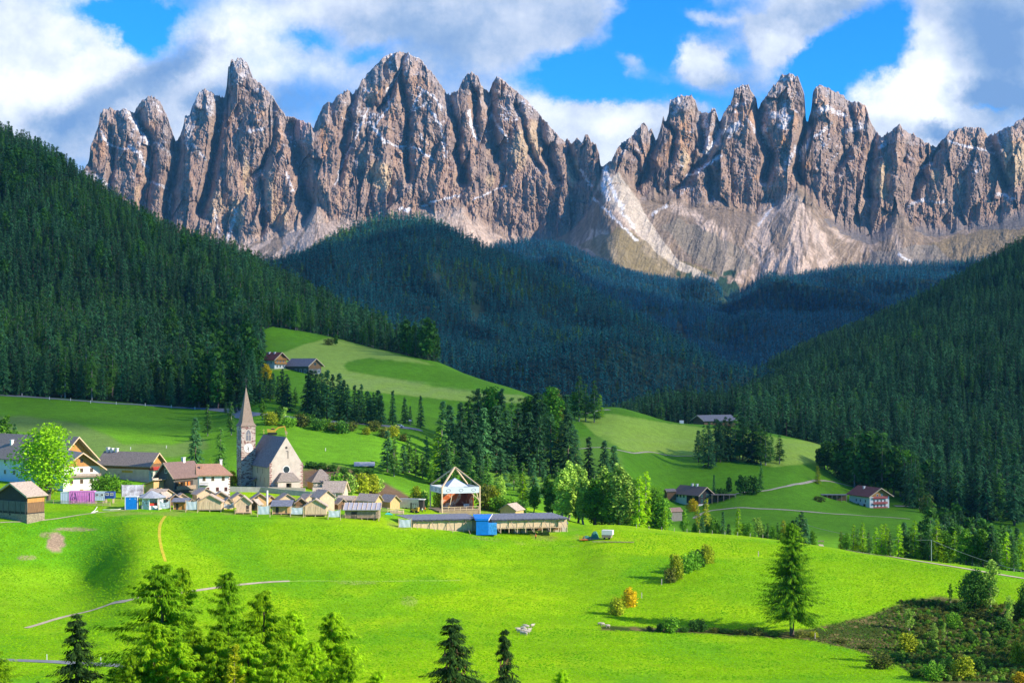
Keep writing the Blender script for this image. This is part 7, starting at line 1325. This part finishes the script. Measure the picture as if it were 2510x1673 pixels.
for i, (px, py, w_, h_, kd) in enumerate([(775,1130,50,52,'bush_green'),(800,1134,54,52,'bush_pale'),(826,1134,60,50,'bush_yg'),(852,1132,50,46,'bush_yg'),(868,1128,40,34,'bush_pale'),(790,1140,40,22,'bush_green')]): bush(kd, px, py, w_, h_, '%s light green bush in the thicket right of the chapel' % ordl(i, 6), 'bushes right of the chapel', y0=590)
for i, (px, py, w_, h_, kd) in enumerate([(958,1160,40,46,'bush_yg'),(975,1162,30,40,'bush_pale'),(1010,1168,40,50,'bush_yg'),(1115,1170,60,62,'bush_olive'),(1135,1172,50,60,'bush_yg'),(1150,1176,50,46,'bush_green'),(1172,1182,44,44,'bush_green'),(1195,1182,50,36,'bush_dark')]): bush(kd, px, py, w_, h_, '%s autumn tinted bush behind the open air stage' % ordl(i, 8), 'bushes behind the stage', y0=575)
bush('bush_pale', 810, 1152, 40, 14, 'flat clipped shrub on the lawn below the chapel thicket', y0=540)
for i, (px, py) in enumerate([(712,1075),(740,1078),(765,1082),(790,1088),(680,1074),(820,1090),(850,1092)]): bush('bush_dark', px, py, 34, 18, '%s dark shrub on the edge of the spoil heap' % ordl([4,0,1,2,3,5,6].index(i) if False else i, 7), 'dark shrubs by the spoil heap', y0=640)
# grove left of and behind the tower, row above the road
row(S2+['larch_a'], G8([(10,690),(40,680),(70,600),(105,640),(140,600),(165,430),(200,400),(225,520),(255,420),(300,470),(330,520),(350,480),(385,500)]), [(0,870),(700,850)], 'in the wood behind the spire', 'trees of the wood behind the spire')
row(['spruce_a','larch_a'], G8([(430,560),(512,580)])+[(648,846),(660,858)], [(500,850),(700,830)], 'of the four standing apart above the road', 'spruces standing apart above the road')
row(S2, G8([(600,470),(625,455),(660,460),(700,480),(740,458),(780,490),(828,480),(860,530),(885,560),(938,566),(968,600),(988,560),(1030,610),(1055,640),(1075,618),(1108,602),(1130,640)]), [(500,828),(1000,818)], 'in the spruce row above the road', 'spruces in the row above the road')
row(['spruce_a','spruce_b'], G8([(1213,605),(1300,655),(1340,720),(1415,645)]), [(900,832),(1100,826)], 'of the four by the road end', 'single spruces at the right end of the road')
row(['slim_leafy','larch_b'], G2([(480,250,'slim_leafy'),(660,325,'airy_birch'),(30,300,'larch_a'),(225,280,'larch_a')]), [(400,785),(800,782)], 'below the road behind the church', 'light trees below the road behind the church')
pts = [(620+i*21.5+random.uniform(-6, 6), 0) for i in range(15)]
for i, (px, _) in enumerate(pts):
    Yb2 = 783+random.uniform(-8, 6); x = (px-CX)/FP*Yb2; kd = random.choice(['bush_dark','bush_dark','bush_olive','bush_green','bush_yg']); tree(kd, x, Yb2, random.uniform(3.6, 6.8), '%s thick bush on the bank between road and church field' % ordl(i, 15), 'bush', 'bushes on the bank below the road', wide=1.3, name='bush')
top('bush_olive', 757, 776, 1190, 'brownish bush beside a dark one alone in the hill meadow', wide=1.6, minh=5); tree('forest_leafy', (772-CX)/FP*1190, 1190, 9, 'small dark round tree alone in the hill meadow', 'tree', wide=.9)
top('ash', 984, 795, 1330, 'olive leafed round tree at the edge of the far wood', wide=1.1)
for i, px in enumerate([875,895,915,935,955]): top('forest_leafy', px, [775,770,778,782,800][i], 1480, '%s leafy tree behind the crest of the hill meadow' % ordl(i, 5), 'trees behind the hill meadow crest', split=False)
top('bush_yellow', 612, 833, 935, 'yellow green tree before the red roofed chalet', minh=9, wide=.7)
# central grove
row(S2+['larch_a','spruce_a'], G8([(1575,680),(1620,710),(1700,690),(1760,640,'larch_a'),(1800,600,'larch_a'),(1830,590),(1880,595,'larch_a'),(1910,620),(1940,568,'ash'),(1975,610),(2000,590),(2070,650,'larch_a'),(2130,655,'larch_a'),(2165,650),(2190,640,'ash'),(2240,625),(2290,630,'larch_a')])+[(1232,900),(1250,925),(1262,885,'ash'),(1280,890,'larch_y'),(1300,905)], [(1000,800),(1300,850)], 'along the top of the central grove', 'trees of the central grove top')
row(['larch_a','spruce_c'], [(1318,898,'ash'),(1330,862,'larch_a'),(1345,880,'larch_a'),(1365,872,'larch_a'),(1378,905,'larch_b')], [(1300,1000),(1400,1010)], 'in the clump by the farm track', 'trees in the crest clump')
row(S2, [(1035,930),(1060,925),(1085,940),(1110,935),(1140,930),(1165,940),(1190,935),(1215,945),(1240,955),(1265,950),(1290,965),(1305,950),(1322,985,'spruce_b'),(1352,1002,'spruce_b'),(1388,1010),(1410,1022)], [(1000,770),(1400,775)], 'in the central grove middle rank', 'spruces in the middle rank of the central grove')
row(['larch_a','spruce_a','spruce_c'], G2([(1510,515),(1565,560),(1570,640,'rusty_spruce'),(1640,640),(1690,560),(1745,630),(1800,690,'larch_a'),(1830,565),(1870,800,'ash'),(1960,420,'larch_a'),(1930,500,'larch_b'),(2000,590),(2060,620,'larch_a'),(2140,730),(2200,680),(2240,760),(2280,800)])+[(1100,1010),(1120,1040),(1150,1030),(1180,1050),(1200,1060),(1225,1050),(1250,1075),(1280,1060),(1305,1085),(1330,1070),(1365,1075),(1395,1060)], [(850,705),(1100,695),(1400,690)], 'in the central grove front rank', 'trees in the lower rank of the central grove')
# leafy group behind the stable
row(['ash','poplar'], G3([(1270,210,'poplar'),(1450,190,'larch_b'),(1540,300,'ash'),(1660,205,'slim_leafy'),(1700,260,'ash'),(1780,150,'poplar'),(1830,92,'poplar'),(1905,118,'poplar'),(1950,160,'poplar'),(2040,240,'ash'),(2110,128,'poplar'),(2170,180,'ash'),(2240,112,'poplar'),(2290,170,'poplar')])+G7([(400,580,'ash'),(435,560,'larch_b'),(478,528,'larch_b'),(530,640,'ash'),(575,700,'ash'),(600,760,'larch_b')])+[(1330,1120,'ash'),(1365,1130,'ash'),(1400,1125,'ash'),(1435,1110,'ash'),(1300,1130,'ash'),(1262,1140,'ash')], [(1100,602),(1250,600),(1560,575)], 'in the leafy group behind the stable', 'leafy trees behind the long stable', jit=9)
tree('round_tree', (1505-CX)/FP*760, 760, 15, 'dark round tree on the green field behind the bright leafy group', 'tree', wide=.7)
bush('bush_yg', 1500, 1212, 46, 40, 'yellow green bush at the edge of the leafy group near the crest', y0=500)
# right-hand middle trees
row(['spruce_a','spruce_c','larch_a'], G7([(815,270),(850,235),(880,215),(930,198),(955,215),(985,182),(1020,190),(1052,166),(1080,200),(1100,180),(1130,212,'larch_a'),(1160,215),(1190,205,'larch_a'),(1215,225,'larch_a'),(1245,248,'larch_a'),(1280,290,'larch_a'),(1335,300,'larch_a')]), [(1600,955),(1830,975)], 'in the tall grove on the right meadow', 'trees of the tall grove on the right meadow')
row(['bush_dark'], [], [(0, 1), (1, 1)], '', '')
for i, (px, py, h_, kd) in enumerate([(1640,1140,50,'spruce_b'),(1675,1135,40,'forest_leafy'),(1700,1138,48,'forest_leafy'),(1725,1135,44,'bush_dark'),(1748,1130,62,'larch_a'),(1655,1150,30,'bush_dark')]): x, Y, z = hit(px, py, 760); tree(kd, x, Y, h_/FP*Y, '%s smaller tree at the foot of the tall dark grove' % ordl(i, 6), 'tree', 'smaller trees under the tall dark grove', z=z)
x, Y, z = hit(1878, 1112, 760); tree('larch_y', x, Y, 42/FP*Y, 'orange yellow larch at the left end of the right clump', 'tree', wide=1.4)
row(['forest_leafy','ash','forest_leafy','larch_a','spruce_c'], G7([(1592,385),(1625,350),(1645,335),(1700,330),(1735,300),(1780,310),(1815,280,'larch_a'),(1850,262),(1890,270),(1940,255,'larch_a'),(1965,280),(1992,290),(2030,340),(2062,380),(2110,362,'larch_a'),(2150,390),(2180,400),(2215,430),(2250,440,'spruce_b'),(2290,455),(2330,470,'spruce_a')])+[(2130,1075,'spruce_a'),(2160,1030,'spruce_b'),(2200,1055),(2240,1040,'spruce_a'),(2290,1050,'larch_a'),(2330,1035,'spruce_b')], [(1880,1010),(2100,950),(2352,900)], 'in the clump behind the white chalet', 'trees of the clump behind the white chalet')
for i, (px, py, w_, h_, kd) in enumerate([(1940,1106,50,50,'bush_dark'),(1965,1112,40,40,'bush_yg'),(1990,1116,50,36,'bush_green'),(2015,1118,50,40,'bush_yg'),(2045,1120,40,36,'bush_dark'),(2115,1168,30,24,'bush_dark'),(1880,1152,30,14,'bush_olive'),(2130,1180,40,46,'bush_olive')]): bush(kd, px, py, w_, h_, '%s bush at the lower edge of the clump by the white chalet' % ordl(i, 8), 'bushes by the white chalet', y0=780)
for i, (px, py, h_, kd) in enumerate([(1590,1175,36,'bush_yellow'),(1565,1195,50,'larch_y'),(1588,1200,66,'larch_y'),(1545,1200,40,'ash'),(1620,1168,14,'bush_dark')]): x, Y, z = hit(px, py, 640); tree(kd, x, 720 if py > 1180 else Y, (h_+20 if py > 1180 else h_)/FP*720, '%s golden tree in front of the dark chalet' % ordl([2,1,3,0,4].index(i) if False else i, 5), 'tree', 'golden trees before the dark chalet')
bush('bush_green', 1636, 1222, 40, 40, 'green bush hiding the lower part of the brown roofed hay hut', y0=545)
# behind the meadow crest at right
row(['ash','spruce_c','larch_a'], G6([(10,230,'ash'),(60,195,'spruce_c'),(95,240,'ash'),(130,220),(170,230,'ash'),(210,150,'spruce_b'),(250,240),(320,125,'larch_b'),(355,230,'ash'),(392,232,'ash'),(430,250),(462,190,'airy_birch'),(500,240),(530,232),(570,250,'ash'),(600,225),(640,212,'larch_y'),(672,230),(705,212,'spruce_c'),(735,190,'spruce_a'),(768,150,'spruce_a'),(800,200,'spruce_a'),(842,290,'ash')]), [(1500,560),(1700,565),(1900,545)], 'behind the meadow crest', 'trees behind the meadow crest', jit=6)
row(['larch_b','ash','larch_a'], G6([(1050,290,'larch_y'),(1090,300,'ash'),(1140,240,'larch_b'),(1170,270,'larch_a'),(1205,228,'larch_b'),(1250,280,'larch_a'),(1300,262,'larch_b'),(1340,240,'larch_b'),(1368,235,'larch_b'),(1400,290,'larch_a'),(1460,243,'larch_b'),(1500,228,'spruce_c'),(1540,260,'larch_a'),(1575,215,'larch_b'),(1620,290,'larch_a'),(1680,260,'larch_a'),(1732,212,'larch_b'),(1790,280,'ash'),(1860,288,'larch_b'),(1900,250,'larch_a'),(1940,270,'ash'),(1985,230,'larch_a'),(2030,290,'larch_a'),(2065,270,'ash'),(2120,250,'spruce_c'),(2160,320,'larch_a'),(2230,295,'larch_b'),(2280,330,'larch_a'),(2330,300,'larch_b')]), [(1900,540),(2100,525),(2352,500)], 'in the sunlit band on the right', 'sunlit larches on the right', jit=6)
n1_ = 120; Yr_ = rs.uniform(560, 880, n1_*6); pr_ = rs.uniform(2130, 2420, n1_*6); xr = (pr_-CX)/FP*Yr_; i = poisson(xr, Yr_, 9)[:90]
for j, q in enumerate(i): tree(random.choice(['spruce_a','larch_a','forest_leafy','spruce_c']), float(xr[q]), float(Yr_[q]), random.uniform(14, 22), 'tree in the mixed wood filling the hollow at the right edge', 'tree', 'trees of the hollow at the right edge', split=False)

# grass of the sunny meadow: tufts nobody could count
def tuft(seed, n_, h_, w_):
    r = np.random.RandomState(seed); V_ = []; F_q = []
    for i in range(n_):
        a = r.rand()*6.28; x, y = r.randn(2)*w_*.35; l = h_*(.5+.7*r.rand()); dx, dy = r.randn(2)*l*.45; b_ = len(V_); q = .05+.05*r.rand()
        V_ += [(x-q*math.cos(a), y-q*math.sin(a), -.05), (x+q*math.cos(a), y+q*math.sin(a), -.05), (x+dx*.5+q*.7*math.cos(a), y+dy*.5+q*.7*math.sin(a), l*.7), (x+dx, y+dy, l)]; F_q.append((b_, b_+1, b_+2, b_+3))
    return np.array(V_), np.array(F_q)
G1M = foliage('grass_blades', (0.26, 0.56, 0.003), (0.38, 0.66, 0.003), trans=.4, island=.12, rnd=.12); G2M = foliage('deep_grass_blades', (0.16, 0.46, 0.005), (0.24, 0.54, 0.005), trans=.4, island=.12, rnd=.12)
for i, m_ in enumerate((G1M, G1M, G2M)): v, f = tuft(200+i, 16, .34, .7); LIB['tuft%d' % i] = (None, None, mesh_np('grass_tuft', v, f, [m_]), 1)
n0 = 420000; sp = rs.uniform(-60, 2420, n0); sY = np.sqrt(rs.uniform(334**2, 545**2, n0)); sx_ = (sp-CX)/FP*sY; sz = ground(sx_, sY); sq = HZ-FP*sz/sY
dn = fbm(sx_/14, sY/14, 3, 301); ok = ~inside(sp, sq, SCRUB) & (pdist(sp, sq, [(60,1442),(130,1421),(185,1408),(250,1388),(300,1378),(360,1368),(420,1360),(470,1354),(510,1348),(560,1342),(620,1337),(665,1335)]) > 4) & (pdist(sp, sq, [(380,1185),(370,1200),(366,1225),(370,1255),(380,1290)]) > 4) & (pdist(sp, sq, [(-20,1514),(60,1517),(130,1520),(230,1526),(330,1532),(420,1538)]) > 5) & (np.hypot((sp-128)/26, (sq-1247)/26) > 1) & (rs.rand(n0) < .55+dn*1.6) & (sq > np.interp(sp, [0, 200, 420, 860, 1320, 1400, 1800, 2352], [1212, 1184, 1190, 1212, 1244, 1216, 1246, 1332]))
sx_, sY, sz, dn = sx_[ok], sY[ok], sz[ok], dn[ok]; i = poisson(sx_, sY, .8); kk = np.where(rs.rand(len(i)) < .5, 0, 1); kk = np.where(fbm(sx_[i]/7, sY[i]/7, 3, 311)+.25*(rs.rand(len(i))-.5) > .12, 2, kk)
forest_stuff('meadow_grass', np.stack([sx_[i], sY[i], sz[i]], -1), .25+.5*rs.rand(len(i)), ['tuft0', 'tuft1', 'tuft2'], kk); print('tufts', len(i))
# ================================================================== overhead clouds and the air of the valley
cloud(4540, 720, 2100, 2400, 1650, 300, 5)
bm = bmesh.new(); bmesh.ops.create_cube(bm, size=1.0); me = bpy.data.meshes.new('haze'); bm.to_mesh(me); bm.free()
zlo = min(float(Zf.min()), float(ZZ.min()), -420.0)-1; zhi = float(Zf.max())+15
hz = ob('haze', me); hz.scale = (12000, 8800, zhi-zlo); hz.location = (300, 8800/2-500, (zhi+zlo)/2); tag(hz, kind='stuff')
hm = bpy.data.materials.new('haze_air'); hm.use_nodes = True; n = N(hm.node_tree); n.nodes.remove(n.nodes['Principled BSDF'])
pv = n.new('ShaderNodeVolumePrincipled'); pv.inputs['Color'].default_value = (0.20, 0.62, 1.0, 1); pv.inputs['Density'].default_value = 1.9e-5; pv.inputs['Anisotropy'].default_value = 0.2
n.link(pv.outputs[0], n.nodes['Material Output'].inputs['Volume']); me.materials.append(hm)
